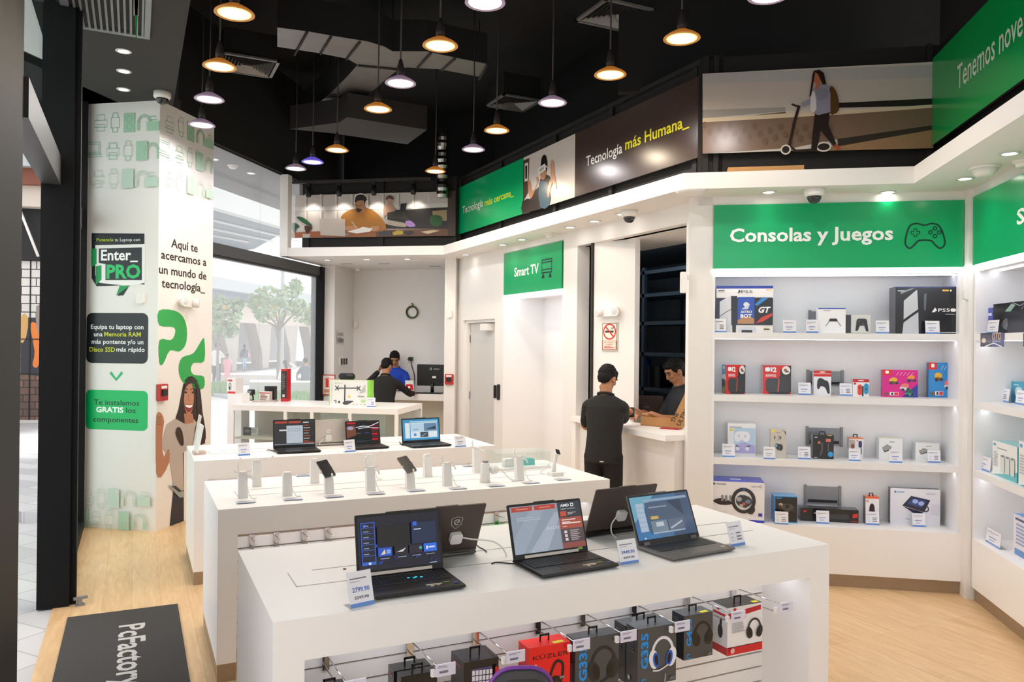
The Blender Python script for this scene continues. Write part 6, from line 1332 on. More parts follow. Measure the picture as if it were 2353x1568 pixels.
# ================================================================ phone stands on the middle table
def phone_stand(label, x, y, h=.145, arms=0, phone=False, rz=0.0, grip=False, tiltx=0.0, cord=False):
    t = thing('phone_stand', label, 'phone stand', (x, y, TZ), rz, 'white security phone stands')
    mb = MB()
    lo = [(-.028,-.02),(.028,-.02),(.028,.024),(-.028,.024)]; off = .018
    mb.add([(a, b, 0) for a, b in lo] + [(a*.92, b*.9+off, h-.012) for a, b in lo] + [(a*.7, b*.7+off, h) for a, b in lo],
           [(3,2,1,0)] + [(i,(i+1)%4,(i+1)%4+4,i+4) for i in range(4)] + [(i+4,(i+1)%4+4,(i+1)%4+8,i+8) for i in range(4)] + [(8,9,10,11)])
    mb.build('pillar', 'plastic_w', t)
    mb = MB(); mb.box(-.02, off-.018, h-.004, .02, off+.014, h+.006, mx=Matrix.Rotation(0,4,'X')); mb.build('top_plate', 'plastic_w', t)
    if arms:
        for s in (-1, 1): mb = MB(); mb.tube([(s*.02, off, h+.002), (s*arms*.9, off, h+.004), (s*arms, off-.004, h+.02)], .004, 6); mb.ball((s*arms, off-.004, h+.022), .006, 8); mb.build('grip_arm', 'plastic_w', t)
    if grip:
        mb = MB(); mb.tube([(-.02,off+.01,h), (-.026,off+.014,h+.03), (-.024,off+.012,h+.06)], .005, 6); mb.build('grip_finger', 'plastic_w', t)
        for s in (-1, 1): mb = MB(); mb.tube([(s*.012,off-.01,h+.002), (s*.045,off-.012,h+.006), (s*.048,off-.014,h+.022)], .005, 6); mb.build('grip_finger', 'plastic_w', t)
        mb = MB(); mb.tube([(.02,off-.02,h-.01), (.046,off-.03,h-.02), (.05,off-.032,h-.04)], .006, 6); mb.build('grip_finger', 'plastic_w', t)
    if cord:
        mb = MB(); mb.tube(smooth_line([(.012,-.012,h-.03), (.022,-.03,h-.08), (.03,-.05,.03), (.045,-.062,.005), (.07,-.058,.004)], 5), .0028, 6); mb.build('coiled_cable', 'plastic_w', t)
    if phone:
        R = Matrix.Translation((0, off-.006, h+.012)) @ Matrix.Rotation(-.12, 4, 'Z') @ Matrix.Rotation(-1.0, 4, 'X') @ Matrix.Rotation(-.30, 4, 'Y')
        mb = MB(); mb.rbox(-.036,-.009,-.03,.036,-.001,.125,.008,mx=R,axis='y'); p_ = mb.build('phone_body', 'lapgrey', t)
        mb = MB(); f = Face(mb, (-.034,-.0092,-.028), (1,0,0), (0,0,1)); f.rrect(0,0,.068,.151,.007,'#0c0807'); s_ = mb.build('phone_screen', 'gprint', p_); s_.matrix_local = R
        for s, zz in ((-1,.03),(1,.05)): mb = MB(); mb.tube([(s*.036,-.002,zz),(s*.042,-.01,zz),(s*.036,-.014,zz)], .0045, 6, mx=R); mb.build('grip_finger', 'plastic_w', t)
        mb = MB(); mb.tube([(.005,-.004,-.034),(.008,-.016,-.034),(.01,-.018,-.022)], .006, 6, mx=R); mb.build('grip_finger', 'plastic_w', t)
    return t
phone_stand('empty phone stand with a raised finger, front left corner of the middle table', .590, 4.908, .150, grip=True, cord=True)
phone_stand('empty stand with long thin arms, back left of the middle table', .716, 5.253, .165, arms=.10)
phone_stand('bare phone stand without arms, second in the front row', .843, 4.874, .135, cord=True)
phone_stand('empty stand with long arms, second in the back row', 1.078, 5.221, .155, arms=.105)
phone_stand('stand holding a tilted black phone, left of two', 1.089, 4.845, .105, phone=True)
phone_stand('empty stand with arms and a loose cord, third in the back row', 1.46, 5.26, .16, arms=.08, cord=True)
phone_stand('empty stand in the front row directly before the corded one', 1.347, 4.83, .145, grip=True, cord=True)
phone_stand('stand holding a tilted black phone, right of two', 1.604, 4.819, .105, phone=True)
phone_stand('bare white stand in the back row right of the second phone', 1.855, 5.193, .15)
phone_stand('empty stand with open gripper right of the second phone, front row', 1.856, 4.814, .145, grip=True, cord=True)
phone_stand('empty stand with two top fingers at the right of the back row', 2.238, 5.215, .175, grip=True)
phone_stand('empty stand with a raised finger before the clear case', 2.388, 4.823, .155, grip=True, cord=True)
t = thing('phone_stand', 'short stand with its round head hanging off on a cable', 'phone stand', (2.134, 4.837, TZ), .1, 'white security phone stands')
mb = MB(); mb.lathe([(.036,0),(.034,.05),(.03,.125),(.022,.135)], 16); mb.build('pillar', 'plastic_w', t)
mb = MB(); mb.lathe([(.02,0),(.022,.01),(.012,.012)], 14, mx=Matrix.Translation((0,-.004,.134))); mb.build('socket_ring', 'metal_grey', t)
mb = MB(); mb.lathe([(.028,-.02),(.03,.01),(.022,.022)], 16, mx=Matrix.Translation((.055,-.03,.085)) @ Matrix.Rotation(1.2,4,'X') @ Matrix.Rotation(.5,4,'Y')); mb.build('loose_head', 'plastic_w', t)
mb = MB(); mb.tube(smooth_line([(.075,-.03,.085),(.11,-.03,.08),(.15,-.05,.03),(.19,-.06,.008),(.24,-.05,.006),(.26,-.065,.006),(.22,-.075,.006),(.17,-.068,.006)], 6), .005, 6); mb.build('coiled_cable', 'plastic_w', t)
t = thing('watch_stand', 'white stand with a square black watch face at the right end of the middle table', 'watch stand', (2.70, 4.875, TZ), 0)
mb = MB(); mb.rbox(-.045,-.03,0,.05,.05,.026,.008); mb.build('stand_base', 'plastic_w', t)
mb = MB(); mb.tube([(-.008,.02,.02),(0,.022,.09),(.012,.02,.15)], [.016,.013,.014], 10); mb.build('neck', 'plastic_w', t)
R = Matrix.Translation((.016,.012,.165)) @ Matrix.Rotation(.9,4,'X') @ Matrix.Rotation(.35,4,'Y')
mb = MB(); mb.rbox(-.024,-.024,-.008,.024,.024,.006,.01,mx=R); mb.build('watch_body', 'plastic_w', t)
mb = MB(); mb.rbox(-.020,-.020,.006,.020,.020,.0075,.008,mx=R); mb.build('watch_face', mat('black_glass', '#1a1414', .1), t)
mb = MB(); mb.tube(smooth_line([(-.04,.03,.01),(-.10,.05,.02),(-.06,.045,.05),(-.02,.03,.1)],5), .004, 6); mb.build('cable', 'plastic_w', t)
# clear display case
t = thing('display_case', 'clear acrylic case with white earpieces at the back right of the middle table', 'display case', (2.40, 5.20, TZ), 0)
mb = MB(); mb.box(0,0,0,.44,.24,.018); mb.build('case_base', 'table', t)
mb = MB()
for b in ((.005,.005,.018,.009,.235,.125),(.431,.005,.018,.435,.235,.125),(.005,.005,.018,.435,.009,.125),(.005,.231,.018,.435,.235,.125),(.005,.005,.125,.435,.235,.129)): mb.box(*b)
mb.build('case_cover', 'acrylic', t)
mb = MB(); mb.rbox(0,0,0,.085,.06,.06,.018,axis='y',n=5); tag(mb.build('earphone_case', 'plastic_w', None, Matrix.Translation((2.475,5.25,TZ+.0185))), 'rounded white earphone case inside the clear display case', 'earphone case')
mb = MB(); mb.rbox(0,0,0,.10,.05,.05,.02,axis='y',n=5); mb.box(-.001,-.001,-.0,.101,.051,.012); tag(mb.build('speaker', mat('turquoise_plastic', '#5cc3bd', .4), None, Matrix.Translation((2.64,5.28,TZ+.0185))), 'turquoise rounded speaker inside the clear display case', 'speaker')
# flat cards lying on the middle table
FCs = [(565,1156,'flat price card before the front left stand'),(673,1149,'flat price card before the bare second stand'),(769,1143,'flat price card before the left tilted phone'),(863,1136,'flat price card before the stand between the phones'),(957,1129,'flat price card before the right tilted phone'),(1053,1124,'flat price card before the open-gripper stand'),
       (1140,1117.5,'flat price card under the loose cable of the round stand'),(1221,1111,'flat price card before the stand by the clear case'),(1293,1103,'flat price card nearest the front right table corner'),(698,1094,'flat price card at the back edge beside the second long-armed stand'),(1079,1072,'flat price card at the back edge near the two-fingered stand')]
for px, py, lb in FCs:
    p = Z(px, py, TZ); t = thing('price_card', lb, 'price tag', (p.x-.055, p.y-.03, TZ), random.uniform(-.08,.08), 'flat price cards on the middle table')
    mb = MB(); mb.box(0,0,0,.11,.075,.004); mb.build('card_holder', 'acrylic', t)
    mb = MB(); mb.box(.004,.004,.0042,.106,.071,.0052, col=srgb('#dedde6')); f = Face(mb, (.004,.004,.0052), (1,0,0), (0,1,0)); f.rect(0,0,.102,.01,'#8fa6d6'); f.scrib(.01,.02,.07,.04,4,'#b2b0be',int(px)); mb.build('printed_card', 'gprint', t)

# ================================================================ slatwall hooks and what hangs there
def hook(x, y, z, label, ln=.30, group=None, tagc='#e2def0', lab=True):
    t = thing('display_hook', label, 'display hook', (x, y, z), 0, group)
    mb = MB(); mb.box(-.013,-.012,-.075,.013,0,.01); mb.box(-.016,-.016,.004,.016,0,.012); mb.build('bracket', 'chrome', t)
    mb = MB(); mb.tube([(0,-.012,-.012),(0,-ln,-.0)], .0028, 6); mb.build('label_rod', 'chrome', t)
    mb = MB(); mb.tube([(-.006,-.012,-.055),(-.006,-ln+.03,-.042),(-.006,-ln+.02,-.03)], .0032, 6); mb.build('hook_rod', 'chrome', t)
    if lab:
        mb = MB(); mb.box(-.004,-ln-.006,-.040,.072,-ln,.004, col=srgb(tagc)); f = Face(mb, (-.004,-ln-.006,-.04), (1,0,0), (0,0,1)); f.scrib(.006,.03,.05,.008,2,'#9a97ab',int(x*100)); f.rect(.012,.012,.046,.02,'#77758a'); mb.build('label_plate', 'gprint', t)
        mb = MB(); mb.rbox(-.014,-ln+.012,-.046,.002,-ln+.03,-.022,.004); mb.build('security_stop', 'plastic_w', t)
HX = [.667, 1.001, 1.286, 1.576, 1.799, 2.072, 2.378, 2.661]
HN = ['leftmost hook of the front table, over the red-striped black box','second hook from the left, over the plain black box','hook over the black keyboard box','hook over the red headset box','hook over the dark grey headset box with black headphones','hook over the headset box with white and blue headphones','hook over the smaller grey headset box','rightmost hook, over the white headset box']
for x, l in zip(HX, HN): hook(x, 3.002, .722, 'chrome '+l, .315, 'chrome hooks on the front table slatwall')
for x, l in ((.643,'first chrome hook on the middle table slatwall, counting from its left leg'),(.785,'second chrome hook of the middle table, from its left leg'),(.949,'third chrome hook of the middle table, from its left leg'),(1.096,'fourth chrome hook of the middle table, just left of the blue-screen laptop'),(2.255,'chrome hook of the middle table above the green packet')):
    hook(x, 4.912, .722, l, .17, 'chrome hooks on the middle table slatwall', '#dfe3ea', False)
for i, x in enumerate((.643,.785,.949,1.096)):
    mb = MB(); mb.rbox(-.035,-.012,-.10,.035,0,0,.012,axis='y'); mb.box(-.02,-.013,-.03,.02,-.0121,-.02)
    tag(mb.build('clear_packet', 'plastic_w', None, Matrix.Translation((x, 4.86, .66))), ['white packet on the first hook of the middle table','white packet on the second hook of the middle table','white packet on the third hook of the middle table','white packet on the fourth hook of the middle table'][i], 'packet', 'white packets on the middle table hooks')
mb = MB(); mb.box(-.10,-.03,-.12,.09,0,0); tag(mb.build('green_packet', mat('bright_green_card', '#3fd23a', .5), None, Matrix.Translation((2.26, 4.86, .66))), 'bright green packet under the hook behind the shield-emblem laptop', 'packet')
def hbox(name, label, pxl, pxr, pyt, yf, dd, hh, front, side, art, sart=None, top=None, bev=0, tab='#17171a', ztop=None, tart=None, group='boxed accessories hanging from the front table'):
    a, b = FT.at(pxl, pyt, yf), FT.at(pxr, pyt, yf); w = b.x - a.x; z = ztop or a.z
    mb = MB(); mb.box(0,0,0,w,dd,hh, cols={'f':srgb(front),'l':srgb(side),'r':srgb(side),'b':srgb(side),'T':srgb(top or side),'d':srgb(side)})
    art(Face(mb,(0,0,0),(1,0,0),(0,0,1)), w, hh)
    if sart: sart(Face(mb,(0,dd,0),(0,-1,0),(0,0,1)), dd, hh)
    if tart: tart(Face(mb,(0,0,hh),(1,0,0),(0,1,0)), w, dd)
    o = tag(mb.build(name, 'gprint', None, Matrix.Translation((a.x, yf, z-hh))), label, 'product box', group)
    mb = MB(); m_ = w*.5
    mb.box(m_-.022,dd*.5-.002,hh,m_-.016,dd*.5+.002,hh+.028); mb.box(m_+.016,dd*.5-.002,hh,m_+.022,dd*.5+.002,hh+.028); mb.box(m_-.022,dd*.5-.002,hh+.022,m_+.022,dd*.5+.002,hh+.03); mb.build('hang_tab', 'plastic_b', o)
    return o
def cups(f, w, h, cx, cy, r, band, cup, pad_, mic=False):
    f.ring(cx, cy+.0, r*.92, r*1.15, r*.22, band, 26, 0, 180)
    for s in (-1, 1):
        f.ell(cx+s*r*.80, cy-r*.35, r*.42, r*.72, cup, 18, -s*.18); f.ell(cx+s*r*.58, cy-r*.42, r*.30, r*.58, pad_, 16, -s*.18); f.ell(cx+s*r*.56, cy-r*.42, r*.16, r*.40, '#0d0d12', 14, -s*.18)
    if mic: f.line([(cx-r*.9, cy-r*1.15),(cx-r*.3, cy-r*1.2),(cx+r*.5, cy-r*.9)], r*.10, band, sm=4)
def g_art(model, band, cup, padc, mic=True, logo=True):
    def art(f, w, h):
        f.text(model, w*.26, h*.30, w*.17, '#1592ea', w=h*.62, bold=5, rot=PI/2)
        if logo: f.ring(w*.16, h*.08, w*.055, w*.055, w*.03, '#1592ea', 14, 40, 320)
        f.rect(w*.05, h*.02, w*.3, h*.03, '#3f7fc0'); cups(f, w, h, w*.64, h*.52, w*.29, band, cup, padc, mic); f.rect(w*.82, h*.03, w*.95, h*.09, '#6b6c70'); f.line([(w*.7,h*.16),(w*.69,h*.02)], w*.012, band)
    return art
def g_side(f, w, h): f.scrib(w*.15, h*.55, w*.6, h*.35, 8, '#5a6068'); f.ell(w*.3, h*.1, w*.1, h*.04, '#cfd4d8', 10)
def y_top(f, w, d): f.rect(w*.62, d*.05, w*.88, d*.3, '#e8dc22')
def k_red(f, w, h): f.poly([(w*.18,h*.7),(w*.5,h*.7),(w*.6,h*.94),(w*.25,h*.94)], '#c3101a'); [f.line([(w*k,h*.94),(w*(k-.07),h*.7)], .003, '#5a0a10') for k in (.34,.43,.52)]
hbox('keyboard_box', 'black box with a red striped corner, leftmost on the front table', 722, 806, 1537, 2.73, .10, .3, '#1c1b1e', '#2b2a2e', k_red, ztop=.675)
def k_pl(f, w, h): f.rect(w*.2, h*.66, w*.8, h*.78, '#4a3f52'); [f.rect(w*(.22+.1*i), h*.67, w*(.30+.1*i), h*.77, ['#7a4a5a','#8a7a4a','#4a7a6a','#5a5a8a','#7a5a7a'][i%5]) for i in range(6)]
def k_side(f, w, h): f.rect(w*.2, h*.9, w*.8, h*.93, '#8a3a42')
hbox('keyboard_box', 'plain black box in front on the second hook from the left', 922, 1005, 1530, 2.73, .05, .3, '#1a1a1b', '#2e2d31', k_pl, k_side, ztop=.685)
hbox('keyboard_box', 'plain black box behind its twin on the second hook from the left', 905, 990, 1515, 2.80, .07, .3, '#1a1a1b', '#2e2d31', k_pl, k_side, ztop=.68)
def k_kb(f, w, h):
    f.rect(w*.22, h*.46, w*.80, h*.90, '#6a5a86')
    for i in range(6):
        for j in range(6): f.rect(w*(.235+.093*i), h*(.47+.071*j), w*(.235+.093*i+.078), h*(.47+.071*j+.058), '#e9e7ee')
    f.rect(w*.86, h*.72, w*.97, h*.9, '#c3202c')
hbox('keyboard_box', 'black box showing a white compact keyboard', 1066, 1146, 1497, 2.74, .13, .3, '#1b1b1d', '#2a2a2d', k_kb, k_side, ztop=.69)
def k_kz(f, w, h):
    f.text('KÜZLER', w*.1, h*.80, h*.065, '#3a0a08', w=w*.86, bold=1); f.ell(w*.16, h*.70, w*.045, w*.045, '#f0b48a', 14); f.ell(w*.16, h*.61, w*.045, w*.045, '#7a1a14', 14)
    f.line([(w*.50,h*.3),(w*.52,h*.52),(w*.66,h*.72),(w*.82,h*.66),(w*.80,h*.42)], w*.06, '#1a1214', sm=5); f.ell(w*.64, h*.36, w*.17, h*.14, '#17120f', 18); f.ell(w*.66, h*.36, w*.1, h*.08, '#2f2624', 14); f.ell(w*.43, h*.25, w*.11, h*.1, '#17120f', 16); f.rect(w*.74,h*.44,w*.86,h*.48,'#8a8280')
hbox('headset_box', 'bright red headset box with black headphones', 1215, 1310, 1486, 2.73, .09, .25, '#f2191b', '#d01214', k_kz, None, '#ef2a24', tart=y_top, ztop=.705)
hbox('headset_box', 'dark grey headset box marked G335 with black headphones', 1322, 1422, 1478, 2.74, .075, .245, '#4a4b4d', '#333436', g_art('G335','#24222a','#2a2a2f','#1c1c20'), g_side, '#54585c', ztop=.70)
hbox('headset_box', 'dark grey box mostly hidden behind the white-and-blue headset box', 1437, 1530, 1445, 2.835, .085, .245, '#47484a', '#2f3133', g_art('G335','#24222a','#2a2a2f','#1c1c20'), g_side, '#565c61', tart=y_top, ztop=.682)
hbox('headset_box', 'dark grey headset box marked G335 with white and blue headphones', 1466, 1554, 1452, 2.735, .085, .245, '#4c4e50', '#353739', g_art('G335','#eceaf2','#f2f0f6','#1f5fc8'), g_side, '#63696e', ztop=.70)
hbox('headset_box', 'smaller dark grey headset box marked G435 with black headphones', 1572, 1638, 1402, 2.775, .085, .195, '#4a4b4d', '#36383b', g_art('G435','#211c1a','#1d1a19','#2a2625', False), g_side, '#53575b', tart=y_top, ztop=.705)
def k_rd(f, w, h):
    f.rect(0, 0, w, h*.16, '#d3202a'); f.rect(0, h*.155, w, h*.17, '#3a1a1e'); f.poly([(w*.02,h*.76),(w*.95,h*.86),(w*.95,h*.96),(w*.02,h*.88)], '#c41f28'); f.ell(w*.2, h*.95, w*.04, h*.03, '#c41f28', 12); f.text('IRE', w*.12, h*.72, h*.10, '#8a1a20', w=w*.2, bold=2); f.text('PRO', w*.36, h*.735, h*.065, '#d8404a', w=w*.16, bold=2); f.scrib(w*.12, h*.45, w*.36, h*.22, 6, '#b9b6ba', 5)
    cups(f, w, h, w*.75, h*.48, w*.19, '#232428', '#26272b', '#1b1c1f'); f.ell(w*.12, h*.10, w*.06, w*.06, '#e8b8b4', 16)
def s_rd(f, w, h): f.rect(0, 0, w, h*.16, '#b71a23'); f.ell(w*.55, h*.46, w*.16, h*.15, '#26272b', 14); f.line([(w*.55,h*.5),(w*.6,h*.72)], w*.14, '#26272b'); f.ell(w*.4, h*.92, w*.1, h*.03, '#c41f28', 10); f.rect(w*.1, h*.8, w*.9, h*.85, '#c41f28')
def t_rd(f, w, d): f.rect(w*.38, d*.4, w*.52, d*.6, '#5a2a22'); f.rect(w*.78, d*.1, w*.95, d*.32, '#e8dc22')
hbox('headset_box', 'white headset box with red bands and a black lid, nearest the right table leg', 1672, 1752, 1394, 2.755, .105, .215, '#f1eef0', '#e4e0e3', k_rd, s_rd, '#242325', ztop=.715, tart=t_rd)
# chair poking up at the bottom edge
M['purple'] = mat('purple_piping', '#7a3a9a', .5); M['chair'] = mat('black_mesh_fabric', '#2e2e31', .8, var=.2, scale=120, bump=.3)
c = Z(1200, 1600, .86); t = thing('gaming_chair', 'black chair back with purple piping cut by the bottom edge', 'chair', (c.x, c.y, 0), -.35)
def cush(mb, x0, z0, x1, z1, y0, y1, r, mi=0): mb.rbox(x0,y0,z0,x1,y1,z1,r,mi,axis='y',n=6)
mb = MB(); cush(mb, -.095, .42, .095, 0.925, -.035, .035, .07); mb.build('backrest', 'chair', t)
P = [(-.095+.07-.07*math.cos(a), -.0, 0.925-.07+.07*math.sin(a)) for a in [i*PI/12 for i in range(7)]] + [(.095-.07+.07*math.sin(a), 0, 0.925-.07+.07*math.cos(a)) for a in [i*PI/12 for i in range(7)]]
mb = MB(); mb.tube([(-.095,0,.45)] + P + [(.095,0,.45)], .0075, 8); o = mb.build('piping', 'purple', t); o.location = (0, .036, .003)
mb = MB(); mb.rbox(-.24,-.5,.40,.24,-.02,.48,.06,n=5); mb.build('seat', 'chair', t)
mb = MB(); mb.lathe([(.03,.07),(.03,.4)], 12, o=(0,-.25,0)); mb.build('gas_column', 'plastic_b', t)
for k in range(5):
    a = k*2*PI/5; mb = MB(); mb.tube([(0,-.25,.09),(.26*math.cos(a),-.25+.26*math.sin(a),.07)], .02, 6); l = mb.build('base_arm', 'plastic_b', t); mb = MB(); mb.ball((.26*math.cos(a),-.25+.26*math.sin(a),.03),.03,10); mb.build('castor', 'plastic_b', l)

# ================================================================ people
def fuse(mb, name, m, parent, vox=.009, sm=2):
    """melt overlapping closed shapes into one continuous skin"""
    o = mb.build('tmp_shape', m)
    r = o.modifiers.new('r', 'REMESH'); r.mode = 'VOXEL'; r.voxel_size = vox; r.use_smooth_shade = True
    s = o.modifiers.new('s', 'SMOOTH'); s.factor = .5; s.iterations = sm
    dg = bpy.context.evaluated_depsgraph_get(); me = bpy.data.meshes.new_from_object(o.evaluated_get(dg)); me.name = name
    old = o.data; bpy.data.objects.remove(o); bpy.data.meshes.remove(old)
    if not me.materials: me.materials.append(M[m] if isinstance(m, str) else m)
    p = bpy.data.objects.new(name, me); COL.objects.link(p); p.parent = parent; return p
def limb(mb, pts, rs, flat=1.0):
    mb.tube(smooth_line(pts, 5), _interp(rs, (len(pts)-1)*5+1), 12, flat=flat)
    for p, r in ((pts[0], rs[0]), (pts[-1], rs[-1])): mb.ball(p, r*.98, 10)
def _interp(rs, n):
    out = []
    for i in range(n):
        t = i/(n-1)*(len(rs)-1); k = min(int(t), len(rs)-2); out.append(rs[k] + (rs[k+1]-rs[k])*(t-k))
    return out
def rings(mb, R):
    """closed body through elliptical rings: (centre, half width, half depth, tilt matrix)"""
    seg = 18; v = []; n = len(R)
    for c, a, b, mx in R:
        for i in range(seg):
            t = 2*PI*i/seg; p = mx @ Vector((a*math.cos(t), b*math.sin(t), 0)); v.append(Vector(c) + p)
    f = [(j*seg+i, j*seg+(i+1)%seg, (j+1)*seg+(i+1)%seg, (j+1)*seg+i) for j in range(n-1) for i in range(seg)]
    f += [tuple(range(seg-1,-1,-1)), tuple((n-1)*seg+i for i in range(seg))]
    mb.add(v, f, smooth=True)
def hand(mb, w, d, palm, s=1.0, curl=.5, side=1, fine=True):
    """w wrist, d pointing along the hand, palm the way the palm faces; five bent fingers"""
    d = Vector(d).normalized(); pn = Vector(palm); pn = (pn - d*pn.dot(d)).normalized(); u = d.cross(pn) * side; w = Vector(w)
    c = w + d*.05*s
    B = Matrix((u, d, pn)).transposed().to_4x4(); B.translation = c
    mb.ball((0,0,0), (.040*s, .052*s, .017*s), 12, mx=B)
    for k, (off, ln) in enumerate(((-.030,.068),(-.010,.080),(.011,.076),(.030,.060))):
        p = c + d*.045*s + u*off*s; pts = [p]; a = .15
        for seg, fr in enumerate((.45,.32,.26)):
            a += curl*(.9 if seg else .5); dd = d*math.cos(a) + pn*math.sin(a); p = p + dd*ln*fr*s; pts.append(p)
        mb.tube(pts, [.0095*s,.009*s,.0085*s,.0065*s], 8); mb.ball(pts[-1], .0068*s, 8)
    p = w + d*.02*s - u*.032*s; q = p + (d*.6 - u*.75 + pn*.4).normalized()*.038*s; r = q + (d*.9 - u*.15 + pn*.5).normalized()*.032*s
    mb.tube([p, q, r], [.013*s,.010*s,.007*s], 8); mb.ball(r, .0072*s, 8)
def person(label, loc, rz, H=1.70, lean=0.0, head=(0, 0), armL=None, armR=None, legs='stand', shirt='shirt_black', trouser='trouser', skin='skin', hair='hair', sleeve='short', vox=.009,
           longhair=False, cap=None, shoes='plastic_b', extra=None, collar=True, seat=False, twist=0.0):
    """local axes: +y is where the person faces, z up. arms: (elbow, wrist, hand direction, palm direction)"""
    k = H/1.72
    t = thing('person', label, 'person', loc, rz)
    hz = .93*k
    Lm = Matrix.Translation((0,0,hz)) @ Matrix.Rotation(-lean, 4, 'X') @ Matrix.Rotation(twist, 4, 'Z') @ Matrix.Translation((0,0,-hz)); L3 = Lm.to_3x3().to_4x4()
    U = lambda x, y, z: Lm @ Vector((x*k, y*k, z*k))
    Hc = U(0, .03, 1.60); Hm = Matrix.Translation(Hc) @ L3 @ Matrix.Rotation(head[1], 4, 'Z') @ Matrix.Rotation(-head[0], 4, 'X')
    sk = MB(); sh = MB(); tr = MB()
    # head with jaw, nose, brow, ears, mouth; neck
    hp = lambda x, y, z: (x*k, y*k, z*k)
    sk.ball((0,0,.022*k), hp(.074,.093,.098), 18, mx=Hm); sk.ball((0,.026*k,-.05*k), hp(.056,.062,.066), 14, mx=Hm); sk.ball((0,.05*k,-.092*k), hp(.03,.03,.022), 10, mx=Hm)
    sk.tube([hp(0,.088,.03), hp(0,.108,-.022), hp(0,.09,-.035)], [.008*k,.014*k,.010*k], 8, mx=Hm)
    sk.ball((0,.078*k,.045*k), hp(.05,.018,.014), 10, mx=Hm); sk.ball((0,.083*k,-.062*k), hp(.024,.010,.010), 10, mx=Hm)
    for s in (-1, 1): sk.ball((s*.078*k,-.008*k,-.008*k), hp(.010,.022,.034), 10, mx=Hm); sk.ball((s*.036*k,.07*k,-.012*k), hp(.022,.02,.018), 8, mx=Hm)
    nb = U(0,-.005,1.43); sk.tube([nb, U(0,.0,1.50), Hm @ Vector((0,-.012*k,-.06*k))], [.062*k,.056*k,.058*k], 14)
    rings(sk, [(U(0,0,.95),.135*k,.085*k,L3),(U(0,0,1.12),.125*k,.085*k,L3),(U(0,.005,1.3),.15*k,.095*k,L3),(U(0,0,1.41),.14*k,.07*k,L3),(U(0,0,1.46),.06*k,.05*k,L3)])
    # shirt
    rings(sh, [(U(0,0,.84),.178*k,.118*k,L3),(U(0,0,.95),.172*k,.115*k,L3),(U(0,.0,1.10),.160*k,.112*k,L3),(U(0,.008,1.24),.178*k,.120*k,L3),(U(0,.006,1.34),.192*k,.112*k,L3),(U(0,-.004,1.405),.170*k,.085*k,L3),(U(0,-.006,1.45),.085*k,.066*k,L3)])
    sh.ball(U(-.150,-.0,1.352), .060*k, 12); sh.ball(U(.150,0,1.352), .060*k, 12)
    for s, A in ((-1, armL), (1, armR)):
        S0 = U(s*.166, 0, 1.345)
        if A is None: A = ((s*.235,.0,1.10),(s*.24,.06,.86),(0,.1,-1),(-s,0,0))
        E, Wr = Vector(A[0])*k, Vector(A[1])*k
        if len(A) > 4 and A[4]: E, Wr = Vector(A[0]), Vector(A[1])
        limb(sk, [S0, (S0+E)/2, E, (E*.6+Wr*.4), Wr], [.046*k,.042*k,.040*k,.038*k,.026*k])
        hand(sk, Wr, A[2], A[3], k*1.0, .55, s)
        if sleeve == 'short': limb(sh, [S0, S0*.55+E*.45, S0*.22+E*.78], [.057*k,.058*k,.060*k])
        else: limb(sh, [S0, (S0+E)/2, E, (E+Wr)/2, Wr*.92+E*.08], [.058*k,.057*k,.055*k,.050*k,.042*k])
    # legs
    tr.ball((0,0,hz), (.155*k,.115*k,.11*k), 14); sk.ball((0,0,hz), (.12*k,.085*k,.08*k), 12)
    feet = []
    for s in (-1, 1):
        hip = Vector((s*.085*k, 0, hz-.02*k))
        if legs == 'stand': kn, an, fd = Vector((s*.10*k,.025*k,.50*k)), Vector((s*.11*k,-.02*k,.08*k)), Vector((s*.15,1,0))
        elif legs == 'walk': kn, an, fd = Vector((s*.085*k,(.10 if s > 0 else -.03)*k,.50*k)), Vector((s*.08*k,(.20 if s > 0 else -.26)*k,(.08 if s > 0 else .12)*k)), Vector((0,1,0))
        else: kn, an, fd = Vector((s*.12*k,.42*k,hz+.02*k)), Vector((s*.12*k,.44*k,hz-.40*k)), Vector((s*.1,1,0))
        limb(sk, [hip, (hip+kn)/2, kn, (kn+an)/2, an], [.07*k,.062*k,.045*k,.042*k,.03*k]); limb(tr, [hip, (hip+kn)/2, kn, (kn*.6+an*.4), an*.97+kn*.03], [.098*k,.086*k,.068*k,.064*k,.055*k])
        feet.append((an, fd.normalized()))
    b = fuse(sk, 'body', skin, t, vox, 2)
    s_ = fuse(sh, 'shirt', shirt, t, vox*1.2, 3); p_ = fuse(tr, 'trousers', trouser, t, vox*1.3, 3)
    for an, fd in feet:
        mb = MB(); q = an + fd*.07*k; mb.ball((0,0,0), (.045*k,.13*k,.045*k), 12, mx=Matrix.Translation((q.x, q.y, an.z-.035*k)) @ Matrix.Rotation(math.atan2(-fd.x, fd.y), 4, 'Z'))
        for i, v in enumerate(mb.v): mb.v[i] = (v[0], v[1], max(v[2], an.z - .078*k))
        mb.build('shoe', shoes, t)
    # hair shell, eyes and brows
    hb = MB(); hb.ball((0,-.018*k,.045*k), hp(.084,.096,.092), 20, mx=Hm); hb.ball((0,.046*k,.088*k), hp(.060,.046,.034), 12, mx=Hm); hb.ball((0,-.055*k,-.0*k), hp(.070,.050,.070), 14, mx=Hm)
    for s in (-1, 1): hb.ball((s*.070*k,.015*k,.045*k), hp(.014,.035,.045), 10, mx=Hm)
    if longhair: hb.tube([Hm @ Vector((0,-.06*k,.05*k)), Hm @ Vector((0,-.095*k,-.08*k)), U(0,-.12,1.35), U(0,-.125,1.2)], [.07*k,.085*k,.095*k,.05*k], 12, flat=.55)
    ho = fuse(hb, 'hair', hair, t, vox*.8, 1)
    from mathutils import noise
